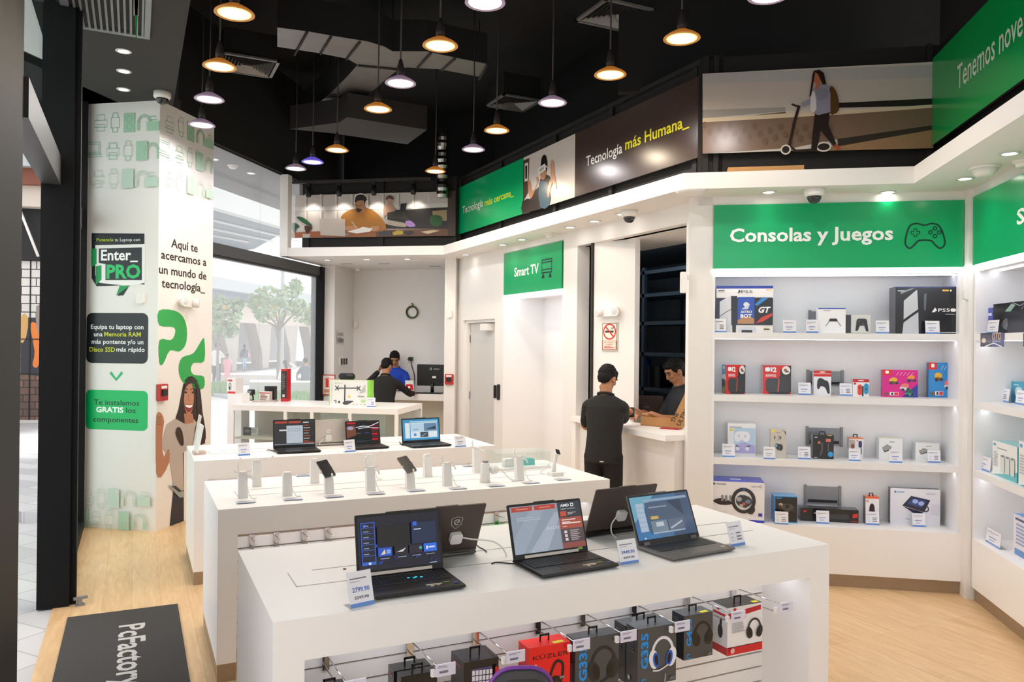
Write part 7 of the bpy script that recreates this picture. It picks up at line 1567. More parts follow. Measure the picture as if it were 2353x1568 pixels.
    for v in ho.data.vertices: v.co += v.normal * (noise.noise(v.co*Vector((95,95,45)))*.0055*k + noise.noise(v.co*30)*.004*k)
    mb = MB()
    for s in (-1, 1): mb.ball((s*.033*k,.083*k,.012*k), hp(.013,.008,.007), 8, mx=Hm)
    mb.build('eyes', mat('eye_'+str(len(bpy.data.materials)), '#1a120e', .3), b)
    mb = MB()
    for s in (-1, 1): mb.tube([hp(s*.016,.095,.032), hp(s*.036,.093,.040), hp(s*.054,.080,.034)], .0055*k, 6, mx=Hm)
    mb.build('eyebrows', 'hair', b)
    mb = MB(); mb.ball((0,.090*k,-.060*k), hp(.021,.007,.006), 8, mx=Hm); mb.build('mouth', mat('lip_'+str(len(bpy.data.materials)), '#8a5347', .5), b)
    if collar:
        cb = MB(); cb.tube([U(.068*math.cos(a), .062*math.sin(a)-.004, 1.458+.012*math.sin(-a)) for a in [2*PI*i/20 for i in range(21)]], .014*k, 8); cb.build('collar', shirt, s_)
    if cap:
        cb = MB(); cb.ball((0,-.01*k,.06*k), hp(.09,.105,.075), 14, mx=Hm); cb.ball((0,.11*k,.06*k), hp(.07,.06,.012), 10, mx=Hm); cb.build('cap', cap, t)
    if extra: extra(t, U, k)
    return t
def toL(loc, rz, P):
    d = Vector(P) - Vector(loc); c, s = math.cos(-rz), math.sin(-rz); return (d.x*c - d.y*s, d.x*s + d.y*c, d.z)
def depth_at(px, py, d): return ORG + ray(px, py) * (d / F_PX)
# customer at the service window
b = depth_at(1387, 1000, 7.0); loc = (b.x, b.y, 0); rz = math.radians(-50)
eR = toL(loc, rz, Z(1432, 972, 1.165)); eR = (eR[0], eR[1], 1.19); wR = toL(loc, rz, depth_at(1449, 946, 7.22))
wL = toL(loc, rz, depth_at(1444, 941, 7.36)); eL = (-.24, .22, 1.13)
def belt_tag(t, U, k):
    mb = MB(); mb.box(.015,-.155,.865,.05,-.148,.872); mb.build('white_label', 'plastic_w', t)
person('person in a black polo and black trousers seen from behind, leaning on the service counter', loc, rz, 1.705, .10, (.42, -.25), (eL, wL, (.6,.8,-.1), (.2,-.2,-1), 1), (eR, wR, (-.5,.85,.25), (-.7,-.2,-.3), 1), extra=belt_tag, vox=.008)
p = depth_at(1449, 948, 7.26); mb = MB(); mb.rbox(-.036,-.005,-.07,.036,.005,.07,.008,axis='y'); tag(mb.build('phone', 'plastic_b', None, Matrix.Translation(p) @ Matrix.Rotation(-.6,4,'Z') @ Matrix.Rotation(-1.0,4,'X')), 'dark phone in the hands of the customer at the service counter', 'phone')
# clerk behind the counter
b = depth_at(1572, 1000, 7.75); loc = (b.x, b.y, 0); rz = math.radians(76)
person('person in a dark grey polo with black hair, looking down behind the service counter', loc, rz, 1.76, .10, (.42, .05), ((-.24,.16,1.10),(-.10,.38,1.20),(.4,.9,-.1),(0,0,-1)), ((.22,.16,1.10),(.06,.40,1.20),(-.3,.9,-.1),(0,0,-1)), shirt=mat('dark_grey_cotton', '#2a2c31', .85, var=.15, scale=40), vox=.009)
# customer in the black jacket at the cash desk
b = depth_at(882, 920, 11.5); loc = (b.x, b.y, 0); rz = math.radians(-30)
person('person in a black jacket seen from behind, one hand at the face', loc, rz, 1.66, .20, (.30, -.3), ((-.36,.20,1.26),(-.16,.30,1.50),(.3,.1,1),(1,0,0)), ((.34,.25,1.17),(.36,.46,1.15),(0,1,0),(0,0,-1)), sleeve='long', vox=.013)
# cashier in blue
b = depth_at(909, 920, 13.0); loc = (b.x, b.y, 0); rz = math.radians(150)
person('person in a bright blue polo with bowed head behind the cash desk', loc, rz, 1.74, .10, (.45, .2), ((-.25,.14,1.12),(-.16,.38,1.14),(.3,1,0),(0,0,-1)), ((.25,.12,1.12),(.12,.36,1.14),(-.3,1,0),(0,0,-1)), shirt='shirt_blue', vox=.013)
# people outside in the plaza
M['white_cloth'] = mat('white_cotton', '#e8e4e0', .85); M['grey_cloth'] = mat('grey_cotton', '#5b6670', .85); M['jeans'] = mat('pale_denim', '#8fa8bd', .85); M['dark_cloth'] = mat('dark_shorts', '#2f3848', .85); M['pink_cloth'] = mat('pink_cotton', '#e39aa6', .85)
g = Z(489, 893, 0)
person('person in a white shirt and cap standing outside at the pillar edge', (g.x+.12, g.y, 0), math.radians(-40), 1.78, .05, (.3,0), ((-.25,.15,1.15),(-.05,.35,1.2),(.4,.9,0),(0,0,-1)), ((.24,.14,1.14),(.05,.36,1.2),(-.4,.9,0),(0,0,-1)), shirt='white_cloth', trouser='dark_cloth', cap='dark_cloth', vox=.02, collar=False, shoes='white_cloth')
g = Z(561, 853, 0)
def bagx(t, U, k):
    mb = MB(); mb.rbox(.20,-.10,.85,.30,.12,1.15,.03,axis='y'); mb.build('handbag', 'pink_cloth', t)
person('person with long dark hair and pale jeans walking away outside, pink bag on one side', (g.x, g.y, 0), math.radians(0), 1.62, 0, (0,0), None, None, 'walk', 'grey_cloth', 'jeans', longhair=True, vox=.025, collar=False, extra=bagx, sleeve='long')
g = Z(656, 905, 0)
person('person with long dark hair and white top sitting outside, arm raised to the head', (g.x, g.y, -.46), math.radians(10), 1.65, .08, (.1,0), ((.34,.05,1.42),(.13,.05,1.62),(-.8,0,.5),(-1,0,0)) if False else None, ((.38,.05,1.45),(.16,.08,1.62),(-1,.1,.3),(0,-1,0)), 'sit', 'white_cloth', 'jeans', longhair=True, vox=.02, collar=False, sleeve='long')
g = Z(702, 905, 0)
person('person in a grey shirt seen from behind sitting on the plaza wall outside', (g.x, g.y, -.46), math.radians(5), 1.74, .06, (.05,0), ((-.30,.06,1.10),(-.26,.18,.95),(0,.8,-.6),(1,0,0)), ((.30,.06,1.10),(.26,.18,.95),(0,.8,-.6),(-1,0,0)), 'sit', 'grey_cloth', 'jeans', vox=.02, collar=False)
g = Z(522, 885, 0)
person('small person in pink walking far away outside behind the nearer tree', (g.x, g.y, 0), math.radians(170), 1.30, 0, (0,0), None, None, 'walk', 'pink_cloth', 'pink_cloth', vox=.03, collar=False)

# ================================================================ outside the glass
def dpt(px, py, d): return ORG + ray(px, py) * (d / F_PX)
# far arcade building, roof edge at 5.4 m
A_, B_ = dpt(455, 800, 44), dpt(760, 800, 68); dirn = Vector((B_.x-A_.x, B_.y-A_.y, 0)); Lb = dirn.length; ab = math.degrees(math.atan2(dirn.y, dirn.x))
FB = Frame(ab, (A_.x, A_.y, 0))
M['roofgrey'] = mat('grey_roof_edge', '#a9afb2', .7); M['slot'] = mat('slate_blue_band', '#6f7d8b', .7); M['beige'] = mat('beige_render', '#cbbfb2', .8); M['colm'] = mat('grey_column_render', '#b1a9a1', .8); M['brightwall'] = mat('white_arcade_wall', '#ffffff', .8)
t = thing('arcade_building', 'pale arcade building with tapered columns far outside the window', 'building', FB.o, FB.th)
for nm, m_, y0, z0, z1, d in (('roof_edge','roofgrey',-1.2,4.75,5.4,8), ('dark_band','slot',-.6,4.3,4.75,7), ('upper_wall','beige',0,3.0,4.3,.5), ('back_wall','brightwall',7,0,4.3,.3)):
    mb = MB(); mb.box(-14, y0, z0, Lb+12, y0+d, z1); mb.build(nm, m_, t)
for i in range(9):
    x = -6 + i*5.2; mb = MB(); mb.prism([(x-1.7,3.0),(x-.55,1.2),(x-.35,0),(x+.65,0),(x+.85,1.2),(x+1.1,3.0)], 0, .8, mx=Matrix(((1,0,0,0),(0,0,1,0),(0,1,0,0),(0,0,0,1)))); mb.build('column', 'colm', t)
mb = MB(); mb.box(Lb*.72,-.7,3.3,Lb*.95,-.05,4.0); mb.build('red_sign_board', mat('dull_red_board', '#b7485a', .6), t)
# near canopy seen through the upper panes
a1, a2 = Z(480, 472, 6.0), Z(660, 524, 6.0); b1, b2 = Z(660, 530, 6.0), Z(480, 592, 6.0)
t = thing('canopy', 'grey plaza canopy with a white edge seen through the upper window panes', 'canopy')
d = (a2 - a1).normalized(); a1 = a1 - d*6; a2 = a2 + d*3
M['under'] = mat('blue_grey_soffit', '#66747f', .8, var=.1, scale=.4); M['edge'] = mat('pale_concrete_edge', '#c4c7c6', .7)
nrm = Vector((-d.y, d.x, 0)); far = max((b1 - a1).dot(nrm), (b2 - a1).dot(nrm))
mb = MB(); mb.prism([tuple(a1)[:2], tuple(a2)[:2], tuple(b1)[:2], tuple(Z(585,572,6.0))[:2], tuple(b2)[:2]], 6.0, 6.3); mb.build('underside', 'under', t)
mb = MB(); mb.prism([tuple(p)[:2] for p in (a1 - nrm*.3, a2 - nrm*.3, a2 + nrm*.05, a1 + nrm*.05)], 5.9, 6.5); mb.build('edge_beam', 'edge', t)
for k in (.25, .5, .75): mb = MB(); mb.tube([a1 + nrm*far*k*.8 + Vector((0,0,-.06)), a2 + nrm*far*k*.5 + Vector((0,0,-.06))], .05, 6); mb.build('pipe', 'edge', t)
for k in (-.2, 1.9):
    c = a1.lerp(a2, k) + nrm*2; mb = MB(); mb.tube([(c.x, c.y, 0), (c.x, c.y, 6.0)], .16, 10); mb.build('canopy_post', 'edge', t)
# lamp post
p = dpt(648, 800, 42); mb = MB(); mb.tube([(p.x,p.y,0),(p.x,p.y,9.5)], .10, 10); mb.lathe([(.2,0),(.2,.3)], 12, o=(p.x,p.y,0)); tag(mb.build('lamp_post', 'roofgrey'), 'tall grey post outside behind the larger tree', 'post')
# planter walls, grass
def strip(name, label, cat, pxs, h, m, kind=None, z0=0):
    P = [tuple(Z(a, b, 0))[:2] for a, b in pxs]
    mb = MB(); mb.prism(P, z0, h); return tag(mb.build(name, m), label, cat, kind=kind)
strip('planter_wall', 'long pale planter wall outside under the seated people', 'planter', [(572,911),(760,911),(745,903),(576,903)], .47, 'concrete')
strip('planter_kerb', 'dark low kerb around the grass by the pillar, outside', 'kerb', [(470,906),(526,917),(528,914),(472,902)], .10, 'roofgrey')
strip('far_bench_wall', 'low pale wall farther off behind the slimmer tree', 'planter', [(500,884),(640,886),(640,881),(500,879)], .42, 'concrete')
def grass(label, pxs, n, seed, h):
    P = [Z(a, b, 0) for a, b in pxs]; rd = random.Random(seed); mb = MB()
    for i in range(n):
        u, v = rd.random(), rd.random(); p = P[0].lerp(P[1], u).lerp(P[3].lerp(P[2], u), v); a = rd.uniform(0, PI); w = .05; hh = h*rd.uniform(.5, 1.1); lx, ly = rd.uniform(-.08,.08), rd.uniform(-.08,.08)
        mb.add([(p.x-w*math.cos(a), p.y-w*math.sin(a), 0), (p.x+w*math.cos(a), p.y+w*math.sin(a), 0), (p.x+lx, p.y+ly, hh)], [(0,1,2)])
    mb.prism([tuple(q)[:2] for q in P], -.004, .012)
    o = mb.build('planter_grass', 'grass'); tag(o, label, 'grass', kind='stuff')
grass('green grass before the pale planter wall outside', [(560,921),(760,921),(750,912),(572,912)], 2200, 1, .22)
grass('clump of green grass at the foot of the slimmer tree outside', [(478,909),(526,913),(520,897),(480,896)], 1400, 2, .38)
# young trees
def tree(label, px, py, crown, n, seed, trunk_r, branches):
    b = Z(px, py, 0); dd = (MC[2]).dot(b - ORG); t = thing('young_tree', label, 'tree', (b.x, b.y, 0))
    def W(qx, qy, off=0): p = dpt(qx, qy, dd + off); return p - Vector((b.x, b.y, 0))
    mb = MB(); mb.tube(smooth_line([(0,0,-.05), W(px-1, (py+branches[0][1])/2), W(*branches[0])], 4), [trunk_r]*4 + [trunk_r*.8]*4 + [trunk_r*.6], 8); mb.build('trunk', 'bark', t)
    for q in branches[1:]:
        mb = MB(); p0, p1 = W(*branches[0]), W(*q, random.Random(q[0]).uniform(-.5,.5)); mb.tube([p0, p0.lerp(p1,.5) + Vector((0,0,.05)), p1], [trunk_r*.55, trunk_r*.4, trunk_r*.2], 6); mb.build('branch', 'bark', t)
    rd = random.Random(seed); mb = MB(); mi = 0
    for i in range(n):
        cx, cy, rx, ry = rd.choice(crown); a = rd.uniform(0, 2*PI); r = math.sqrt(rd.random()); p = W(cx + rx*r*math.cos(a), cy + ry*r*math.sin(a), rd.uniform(-.7,.7)*rx/25)
        s = rd.uniform(.07,.14); R = Matrix.Translation(p) @ Matrix.Rotation(rd.uniform(0,6.28),4,'Z') @ Matrix.Rotation(rd.uniform(.6,2.4),4,'X')
        mb.add([(0,0,0),(s*.75,s*.45,.01),(s*.7,s*1.1,0),(0,s*1.5,-.02),(-s*.7,s*1.1,0),(-s*.75,s*.45,.01),(0,s*.7,.03)], [(0,1,6),(1,2,6),(2,3,6),(3,4,6),(4,5,6),(5,0,6)], 1 if rd.random() < .025 else 0, mx=R)
    mb.build('foliage', ['leaf', mat('yellow_leaf_'+str(seed), '#d9b25a', .6)], t)
tree('slimmer young tree outside, next to the printed pillar', 501, 899, [(505,710,26,26),(530,730,24,30),(495,745,18,30),(545,705,14,14),(525,765,20,16)], 620, 5, .055, [(503,742),(490,705),(520,700),(545,712),(535,755),(498,690)])
tree('larger young tree outside in the middle of the window', 641, 893, [(620,690,34,26),(660,690,34,30),(590,700,20,26),(690,720,22,26),(680,665,16,18),(640,715,40,26),(605,730,18,14),(710,735,14,16)], 700, 6, .085, [(643,756),(605,715),(625,700),(660,690),(690,712),(680,668),(595,735),(640,690)])
# neighbouring shopfront seen through the open entrance
W0 = dpt(80, 978, 17.4); FN = Frame(math.degrees(-.448) * 1.0 + 8, (W0.x, W0.y, 0))
M['blackf'] = mat('black_fascia', '#1a191b', .7); M['brownsl'] = mat('brown_slats', '#7a4634', .7)
def brickwall():
    m = bricky('mural_brick', '#d9d4cf', '#cfc8c2', '#4a4444', .62, .19, .012); nt = m.node_tree
    mp = [n for n in nt.nodes if n.type == 'MAPPING'][0]; mp.inputs['Rotation'].default_value = (PI/2, 0, 0); return m
t = thing('neighbour_shopfront', 'neighbouring shopfront with a brick print across the plaza, seen through the entrance', 'shopfront', FN.o, FN.th)
mb = MB(); mb.box(-6, 0, 2.05, 1.6, .3, 3.62); mb.build('white_brick_panel', brickwall(), t)
rb = bricky('red_brick', '#8a6452', '#5a4a44', '#3a3230', .5, .16, .012, rough=.7); [n for n in rb.node_tree.nodes if n.type == 'MAPPING'][0].inputs['Rotation'].default_value = (PI/2, 0, 0)
mb = MB(); mb.box(-6, .002, .08, 1.6, .3, 2.05); mb.build('red_brick_panel', rb, t)
mb = MB(); mb.box(-6, -.02, 0, 1.6, .3, .08); mb.build('kerb', 'concrete', t)
mb = MB(); f = Face(mb, (0, -.001, 0), (1,0,0), (0,0,1))
f.poly([(-.30,2.35),(.5,2.35),(.5,1.2),(.1,1.05),(-.3,1.1)], '#24222b'); f.poly([(-.12,2.2),(.05,2.15),(.10,1.5),(.04,1.25),(-.06,1.3),(-.02,1.6)], '#d9772a', 3); f.poly([(.0,2.6),(.24,2.6),(.26,2.1),(.05,2.0)], '#8a7f7a', 2); f.poly([(.26,1.9),(.42,1.75),(.46,1.3),(.36,1.35)], '#e8cfd6', 2); f.rect(.36,.8,.44,1.3,'#2f5fa0'); f.poly([(-.3,2.4),(-.16,2.35),(-.2,1.9),(-.32,1.8)], '#c79a5c', 2)
mb.build('printed_figures', 'print', t)
for x in (-.12, -1.35, 1.1):
    mb = MB(); mb.box(x-.012, -.012, .08, x+.012, .02, 3.62); mb.build('panel_joint', 'blackf', t)
for z in (.85, 1.62): mb = MB(); mb.box(-6, -.012, z*1.0-.012+.25, 1.6, .02, z+.25+.012); mb.build('panel_joint', 'blackf', t)
for nm, m_, z0, z1, y in (('fascia','blackf',3.62,4.75,-.1),('beam','beige',4.75,5.2,-.4),('slat_band','brownsl',5.2,5.55,-.6),('roof_edge','roofgrey',5.55,6.05,-.8)):
    mb = MB(); mb.box(-6, y, z0, 1.6, .5, z1); mb.build(nm, m_, t)
mb = MB(); mb.tube([(-.32,-.25,4.9),(.16,-.3,3.68)], .03, 6); mb.build('white_rod', 'plastic_w', t)
# white overhead panel of the plaza roof near the entrance
t = thing('plaza_roof_panel', 'white overhead panel with rivets outside above the entrance', 'roof panel'); P = [dpt(40,-60,9), dpt(128,-60,9), dpt(118,160,12), dpt(40,168,12)]
mb = MB(); mb.add([tuple(p) for p in P] + [tuple(p + Vector((0,0,.06))) for p in P], [(0,1,2,3),(7,6,5,4),(0,4,5,1),(1,5,6,2),(2,6,7,3),(3,7,4,0)]); mb.build('panel', 'brightwall', t)
for py in (45, 97, 138): p = dpt(97, py, 9+3*(py+60)/220); mb = MB(); mb.ball(tuple(p), .025, 8); mb.build('rivet', 'dark', t)

# ================================================================ things on the cabinet, the desk and the counter
zc_ = 1.10
def a_mm(f, w, h):
    f.rect(w*.93, 0, w, h, '#8ed63a'); f.rect(0, 0, w*.012, h, '#8ed63a'); f.text('monitormount', w*.075, h*.12, w*.045, '#c9ccc8', w=h*.74, bold=.3, rot=PI/2); f.rect(w*.14, h*.86, w*.18, h*.9, '#a8d67a'); f.rect(w*.2, h*.87, w*.33, h*.89, '#b9bcb8')
    f.line([(w*.38,h*.12),(w*.385,h*.82)], w*.03, '#3a3a44'); f.line([(w*.17,h*.68),(w*.72,h*.70)], w*.025, '#3a3a44')
    for x in (.19, .72): f.line([(w*(x-.045),h*.60),(w*(x+.045),h*.78)], w*.018, '#2c2c34'); f.line([(w*(x-.045),h*.78),(w*(x+.045),h*.60)], w*.018, '#2c2c34')
    f.poly([(w*.33,h*.12),(w*.42,h*.2),(w*.60,h*.2),(w*.56,h*.15),(w*.44,h*.05),(w*.36,h*.06)], '#3f4048', 2); f.ell(w*.49, h*.37, w*.028, h*.05, '#e8c43a', 12); f.ell(w*.83, h*.2, w*.05, h*.06, '#b5dc86', 16)
    f.poly([(w*.74,h*.5),(w*.88,h*.85),(w*.88,h*.55)], '#b9bbbd'); f.rect(w*.7,h*.36,w*.86,h*.4,'#9a9c9f'); f.line([(w*.12,h*.18),(w*.17,h*.22),(w*.17,h*.1)], w*.02, '#2c2c34'); f.ell(w*.25, h*.15, w*.025, h*.05, '#2c2c34', 10)
    for k in (.6,.68,.78,.87): f.ell(w*k, h*.07, w*.012, h*.02, '#8a8c90', 8)
carton('monitor_mount_box', 'large white box with a bright green edge showing a twin monitor mount', 'product box', FC, 8.9, 757, 851, 874, zc_, .12, '#eceae6', '#8ed63a', '#b9e07a', a_mm, m='gprint', pyb=930)
shelf_card('price card at the right foot of the monitor mount box', FC, 8.87, 843, 914, 862, 932, zc_, 'price cards on the glass cabinet')
def cart2(name, label, l, r, t_, b_, d, front, side, art=None, n=9.3): return carton(name, label, 'product box', FC, n, l, r, t_, zc_, d, front, side, side, art, m='gprint', pyb=b_)
def a_tall(f, w, h): f.rect(0, 0, w, h*.1, '#c3262c'); f.rect(0, h*.93, w, h, '#c3262c'); f.scrib(w*.2, h*.35, w*.6, h*.5, 9, '#6a6468'); f.rect(w*.3, h*.14, w*.7, h*.22, '#d8d8da')
o = cart2('headset_box', 'tall narrow black and red box at the back of the glass cabinet', 646, 659, 848, 914, .12, '#2a2428', '#c3262c', a_tall)
def a_sm(f, w, h): f.rect(0, h*.8, w, h*.9, '#c3403a'); f.scrib(w*.1, h*.15, w*.75, h*.55, 4, '#9a6a64')
cart2('product_box', 'small white and red box at the back left of the glass cabinet', 596, 619, 900, 919, .08, '#efe8e4', '#d8d2ce', a_sm, 9.2)
cart2('product_box', 'matt black box behind the small white and red one', 608, 630, 888, 917, .08, '#1c1a1d', '#3a383c', None, 9.4)
p = Z(586, 919, zc_); n_ = FC.L(p); t = thing('webcam', 'black webcam on a small stand at the left end of the glass cabinet', 'webcam', FC.P(n_.x, min(n_.y, 9.6), zc_), FC.th)
mb = MB(); mb.tube([(.03,0,0),(.03,0,.05),(.015,0,.08)], .010, 8); mb.box(.0,-.03,0,.06,.03,.008); mb.build('stand', 'plastic_b', t)
mb = MB(); mb.rbox(-.04,-.03,.07,.04,.03,.145,.012,axis='y'); mb.build('camera_body', 'plastic_b', t)
mb = MB(); mb.lathe([(.022,0),(.022,.008)], 14, mx=Matrix.Translation((0,-.03,.11)) @ Matrix.Rotation(PI/2,4,'X')); mb.build('lens', 'metal_grey', t)
p = Z(632, 920, zc_); L_ = FC.L(p); mb = MB(); mb.rbox(-.15,-.10,0,.15,.10,.018,.02); tag(mb.build('closed_notebook', 'lapsilver', None, Matrix.Translation(FC.P(L_.x, 9.45, zc_)) @ Matrix.Rotation(FC.th + .25, 4, 'Z')), 'flat grey folder lying before the tall black and red box', 'folder')
# speaker raised behind the mount box
a = FC.at(797, 873, 9.55); mb = MB(); mb.box(-.1,-.06,0,.1,.06,a.z-zc_); tag(mb.build('white_riser', 'table', None, Matrix.Translation(FC.P(a.x, 9.55, zc_)) @ Matrix.Rotation(FC.th,4,'Z')), 'white riser hidden behind the monitor mount box', 'riser')
t = thing('speaker', 'black barrel speaker showing above the monitor mount box', 'speaker', FC.P(a.x, 9.55, a.z), FC.th)
R = Matrix.Translation((0,0,.042)) @ Matrix.Rotation(PI/2,4,'Y'); mb = MB(); mb.lathe([(.03,-.10),(.042,-.085),(.042,.085),(.03,.10)], 18, mx=R); mb.build('body', 'plastic_b', t)
for s in (-1,1): mb = MB(); mb.lathe([(.03,.098),(.026,.104)], 16, mx=R if s > 0 else R @ Matrix.Rotation(PI,4,'X')); mb.build('end_cap', 'dark', t)
# pedestal left of the cabinet
b = FC.at(523, 905, 9.05); c = FC.at(555, 905, 9.05); mb = MB(); mb.box(b.x, 9.05, 0, c.x, 9.25, b.z); wall_obj(mb, 'display_pedestal', 'table', FC, 'slim white pedestal at the left end of the glass cabinet', 'pedestal')
def a_rw(f, w, h): f.rect(0, 0, w, h*.14, '#d0262a'); f.rect(0, h*.78, w*.62, h*.9, '#c8363a'); f.ring(w*.35, h*.45, w*.13, h*.22, w*.06, '#2b2d3a', 16); f.ell(w*.3, h*.35, w*.07, h*.12, '#2b2d3a', 10)
def s_rw(f, w, h): f.rect(0, 0, w, h*.14, '#b8222a'); f.ring(w*.5, h*.5, w*.2, h*.15, w*.1, '#2b2d3a', 12)
carton('headset_box', 'white and red headset box on the slim pedestal by the window', 'product box', FC, 9.08, 522, 543, 869, b.z, .15, '#f0ecec', '#e2dede', '#f0ecec', a_rw, s_rw, ang=-8, m='gprint')
# in the cabinet
for l, r, t_, b2, col, lb in ((559,577,999,1011,'#3b3a3d','small dark card inside the glass cabinet'),(577,594,1000,1013,'#c9c8c4','small pale card beside the dark one inside the glass cabinet')):
    y = 9.1; a, c = FC.at(l, b2, y), FC.at(r, b2, y); mb = MB(); mb.box(a.x, y, .70, c.x-.005, y+.02, .70+.10, col=srgb(col)); mb.v = [v for v in mb.v]
    f = Face(mb, (a.x, y, .70), (1,0,0), (0,0,1)); f.scrib(.01,.03,(c.x-a.x)*.7,.05,3,'#8a8a8a',int(l)); wall_obj(mb, 'display_card', 'print', FC, lb, 'card')
# cash desk: monitor, keyboard, mouse, card stand
c0 = FC.at(958, 890, 11.75); c1 = FC.at(1030, 890, 11.75); zt_ = FC.at(990, 838, 11.75).z; zb_ = FC.at(990, 887, 11.75).z
t = thing('monitor', 'black computer monitor seen from behind on the cash desk', 'monitor', FC.P((c0.x+c1.x)/2, 11.75, 1.10), FC.th)
w = (c1.x-c0.x)/2; mb = MB(); mb.rbox(-w, 0, zb_-1.10, w, .035, zt_-1.10, .008, axis='y'); scn = mb.build('screen_back', 'plastic_b', t)
mb = MB(); f = Face(mb, (-w, -.0005, zb_-1.10), (1,0,0), (0,0,1)); hh = zt_-zb_; f.text('TEROS', w*1.05, hh*.76, hh*.055, '#c9c9cc', w=w*.36, bold=2); f.ring(w*.88, hh*.79, .016, .016, .006, '#c9c9cc', 12); f.rect(w*.98, hh*.36, w*1.22, hh*.46, '#e8e6e4'); f.line([(0,hh*.22),(2*w,hh*.22)], .004, '#000'); mb.build('back_print', 'print', scn)
mb = MB(); mb.tube([(0,-.01,.015),(0,-.02,zb_-1.06)], .028, 8); mb.build('stand_neck', 'plastic_b', t)
mb = MB(); mb.rbox(-.16,-.12,0,.16,.06,.015,.03); mb.build('stand_base', 'plastic_b', t)
mb = MB(); a = FC.at(968, 897, 11.62); mb.rbox(-.22,-.03,0,.22,.05,.02,.01)
tag(mb.build('keyboard', 'plastic_b', None, Matrix.Translation(FC.P(a.x+.1, 11.66-.05, 1.10)) @ Matrix.Rotation(FC.th,4,'Z')), 'black keyboard lying under the monitor on the cash desk', 'keyboard')
mb = MB(); a = FC.at(945, 897, 11.64); mb.ball((0,0,.016),(.03,.05,.018),12); tag(mb.build('mouse', 'plastic_b', None, Matrix.Translation(FC.P(a.x, 11.66, 1.10)) @ Matrix.Rotation(FC.th,4,'Z')), 'black mouse left of the monitor on the cash desk', 'mouse')
a, c = FC.at(931, 886, 11.8), FC.at(950, 873, 11.8); t = thing('card_stand', 'red and white card stand between the cash desk customer and the monitor', 'card stand', FC.P(a.x, 11.8, 1.10), FC.th)
w = c.x - a.x; mb = MB(); mb.box(0,0,0,w,.05,.19, col=srgb('#ece9e6')); f = Face(mb, (0,0,0), (1,0,0), (0,0,1)); f.poly([(0,.04),(w,.04),(w*.9,.13),(w*.12,.13)], '#cc2530'); f.ell(w*.5,.085,.018,.018,'#fff',12); mb.build('printed_card', 'gprint', t)
mb = MB(); mb.box(-.01,-.03,0,w+.01,.08,.012); mb.build('foot', 'plastic_w', t)
# service counter: open laptop, box, paper
CZ = 1.135
t = thing('laptop', 'dark laptop open on the service counter, seen from behind its lid', 'laptop', Z(1486, 960, CZ), math.radians(-64) + PI*0, 'laptops on the counter')
p = Z(1486, 962, CZ); t.location = (p.x, p.y, CZ); t.rotation_euler = (0,0,math.radians(-40))
mb = MB(); mb.rbox(-.17,0,.003,.17,.24,.02,.01); mb.build('base', 'lapgrey', t)
mb = MB(); mb.rbox(-.17,-.004,.0,.17,.004,.235,.008,axis='y'); o = mb.build('lid', 'lapbrown', t); o.matrix_local = Matrix.Translation((0,.0,.02)) @ Matrix.Rotation(-.38*-1, 4, 'X') @ Matrix.Rotation(.0,4,'Y')
mb = MB(); f = Face(mb, (-.03,-.0045,.105), (1,0,0), (0,0,1)); f.rect(0,0,.06,.008,'#8a817c'); f.rect(.0,.01,.05,.013,'#7a716c'); mb.build('lid_emblem', 'print', o)
a, c = Z(1472, 978, CZ), Z(1549, 984, CZ); d = Vector((c.x-a.x, c.y-a.y, 0)); th = math.atan2(d.y, d.x); w = min(d.length, .40)
t = thing('cardboard_box', 'open brown cardboard box with a raised printed flap on the service counter', 'cardboard box', (a.x, a.y, CZ), th); h = .085
mb = MB(); mb.box(0,0,0,w,.006,h); mb.box(0,.30,0,w,.306,h); mb.box(0,.006,0,.006,.30,h); mb.box(w-.006,.006,0,w,.30,h); mb.box(0,0,0,w,.306,.006); mb.build('box_body', 'cardboard', t)
mb = MB(); mb.prism([(w-.05,.0),(w+.085,.0),(w+.26,.34),(w+.115,.34)], 0, .006, mx=Matrix(((1,0,0,0),(0,0,1,-.012),(0,1,0,0),(0,0,0,1)))); fl = mb.build('lid_flap', 'cardboard', t)
mb = MB(); f = Face(mb, (0,-.0125,0), (1,0,0), (0,0,1)); f.text('THE', w+.005, .045, .040, '#3a2c22', w=.10, bold=3, rot=1.09); f.text('ULTIMATE', w+.062, .02, .040, '#3a2c22', w=.27, bold=3, rot=1.09); mb.build('flap_print', 'print', fl)
mb = MB(); p = Z(1456, 962, CZ); mb.box(-.10,-.001,0,.10,.001,.10, mx=Matrix.Rotation(.5,4,'X')); tag(mb.build('paper_sheet', 'plastic_w', None, Matrix.Translation((p.x, p.y, CZ)) @ Matrix.Rotation(-.7,4,'Z')), 'white paper leaning between the customer and the cardboard box', 'paper')
mb = MB(); p = Z(1546, 987, CZ); mb.rbox(-.09,-.05,0,.09,.05,.008,.01); tag(mb.build('red_leaflet', mat('red_leaflet_print', '#a8283a', .4), None, Matrix.Translation((p.x, p.y+.03, CZ)) @ Matrix.Rotation(th,4,'Z')), 'red leaflet under the raised flap of the cardboard box', 'leaflet')
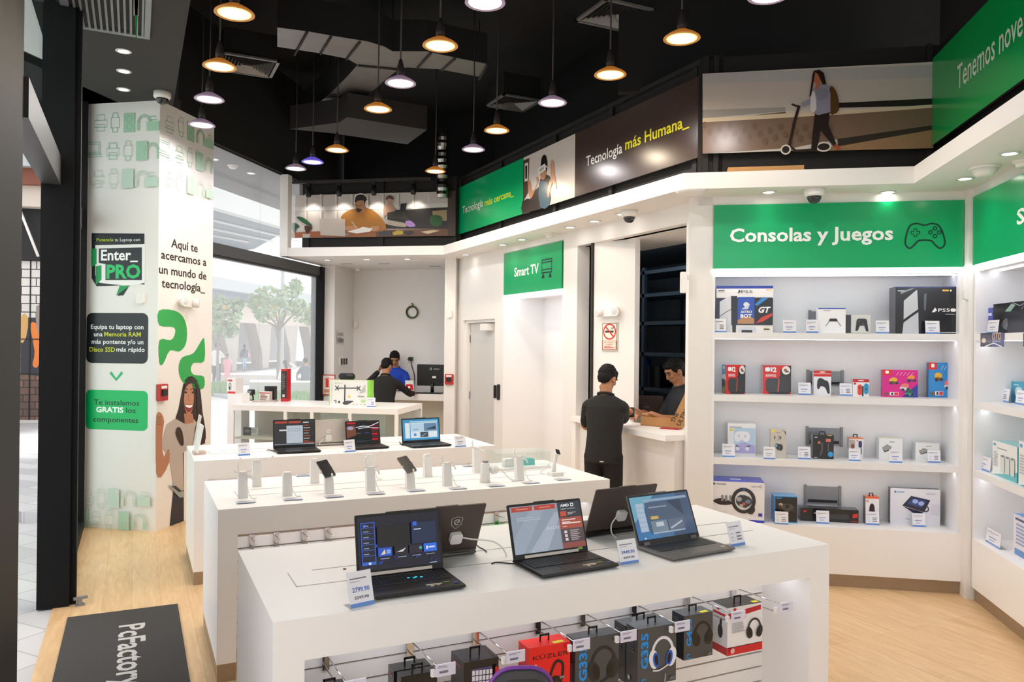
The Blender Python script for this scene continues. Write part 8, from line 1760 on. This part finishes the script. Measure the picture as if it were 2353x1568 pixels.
# on the stock rack
for i, (x, z, w, h, m_, lb) in enumerate(((-8.9,1.28,.3,.45,'plastic_w','white roll standing on the stock rack behind the clerk'),(-9.25,1.28,.4,.3,'plastic_b','black box on the stock rack behind the clerk'),(-9.65,1.28,.12,.4,'shirt_blue','blue bottle at the left of the stock rack'))):
    mb = MB()
    if i == 1: mb.rbox(-w/2,-.15,0,w/2,.15,h,.02)
    else: mb.lathe([(w*.3,0),(w*.3,h*.8),(w*.2,h)], 14)
    tag(mb.build(('paper_roll','storage_box','bottle')[i], m_, None, Matrix.Translation(FE.P(x, 6.9, z))), lb, ('roll','box','bottle')[i])
t = thing('stockroom_fill_lamp', 'added fill lamp for the stockroom, out of sight behind the partition', 'lamp', FE.P(-9.0, 5.7, 3.2))  # added unseen light so the stock rack shows through the service window
mb = MB(); mb.box(-.3,-.06,0,.3,.06,.05); mb.build('housing', 'plastic_w', t)
l = bpy.data.lights.new('stock_fill_light', 'POINT'); l.energy = 9; l.color = (.75,.88,1); l.shadow_soft_size = .1; o = bpy.data.objects.new('stock_fill_light', l); COL.objects.link(o); o.parent = t; o.location = (0,0,-.12)
# floor: entrance mat and door stop
mb = MB(); mb.box(-.39, 3.9, .0005, .295, 6.08, .012); mt = tag(mb.build('doormat', 'mat'), 'charcoal entrance mat with white shop lettering', 'doormat')
mb = MB(); f = Face(mb, (0,0,.0125), (1,0,0), (0,1,0)); f.k = 0
f.text('PcFactory', -.07, 5.76, .15, '#c9c6c4', w=1.02, bold=3, rot=-PI/2); o = mb.build('lettering', 'print', mt)
p = Z(183, 1392, 0); t = thing('door_stop', 'small grey metal door stop on the wooden floor by the entrance frame', 'door stop', (p.x, p.y, 0), .3)
mb = MB(); mb.rbox(-.03,-.02,0,.03,.02,.012,.008); mb.build('foot', 'metal_grey', t)
mb = MB(); mb.rbox(-.014,-.014,.012,.014,.014,.05,.005); mb.rbox(-.04,-.016,.045,.05,.016,.06,.006); mb.build('stop_head', 'metal_grey', t)
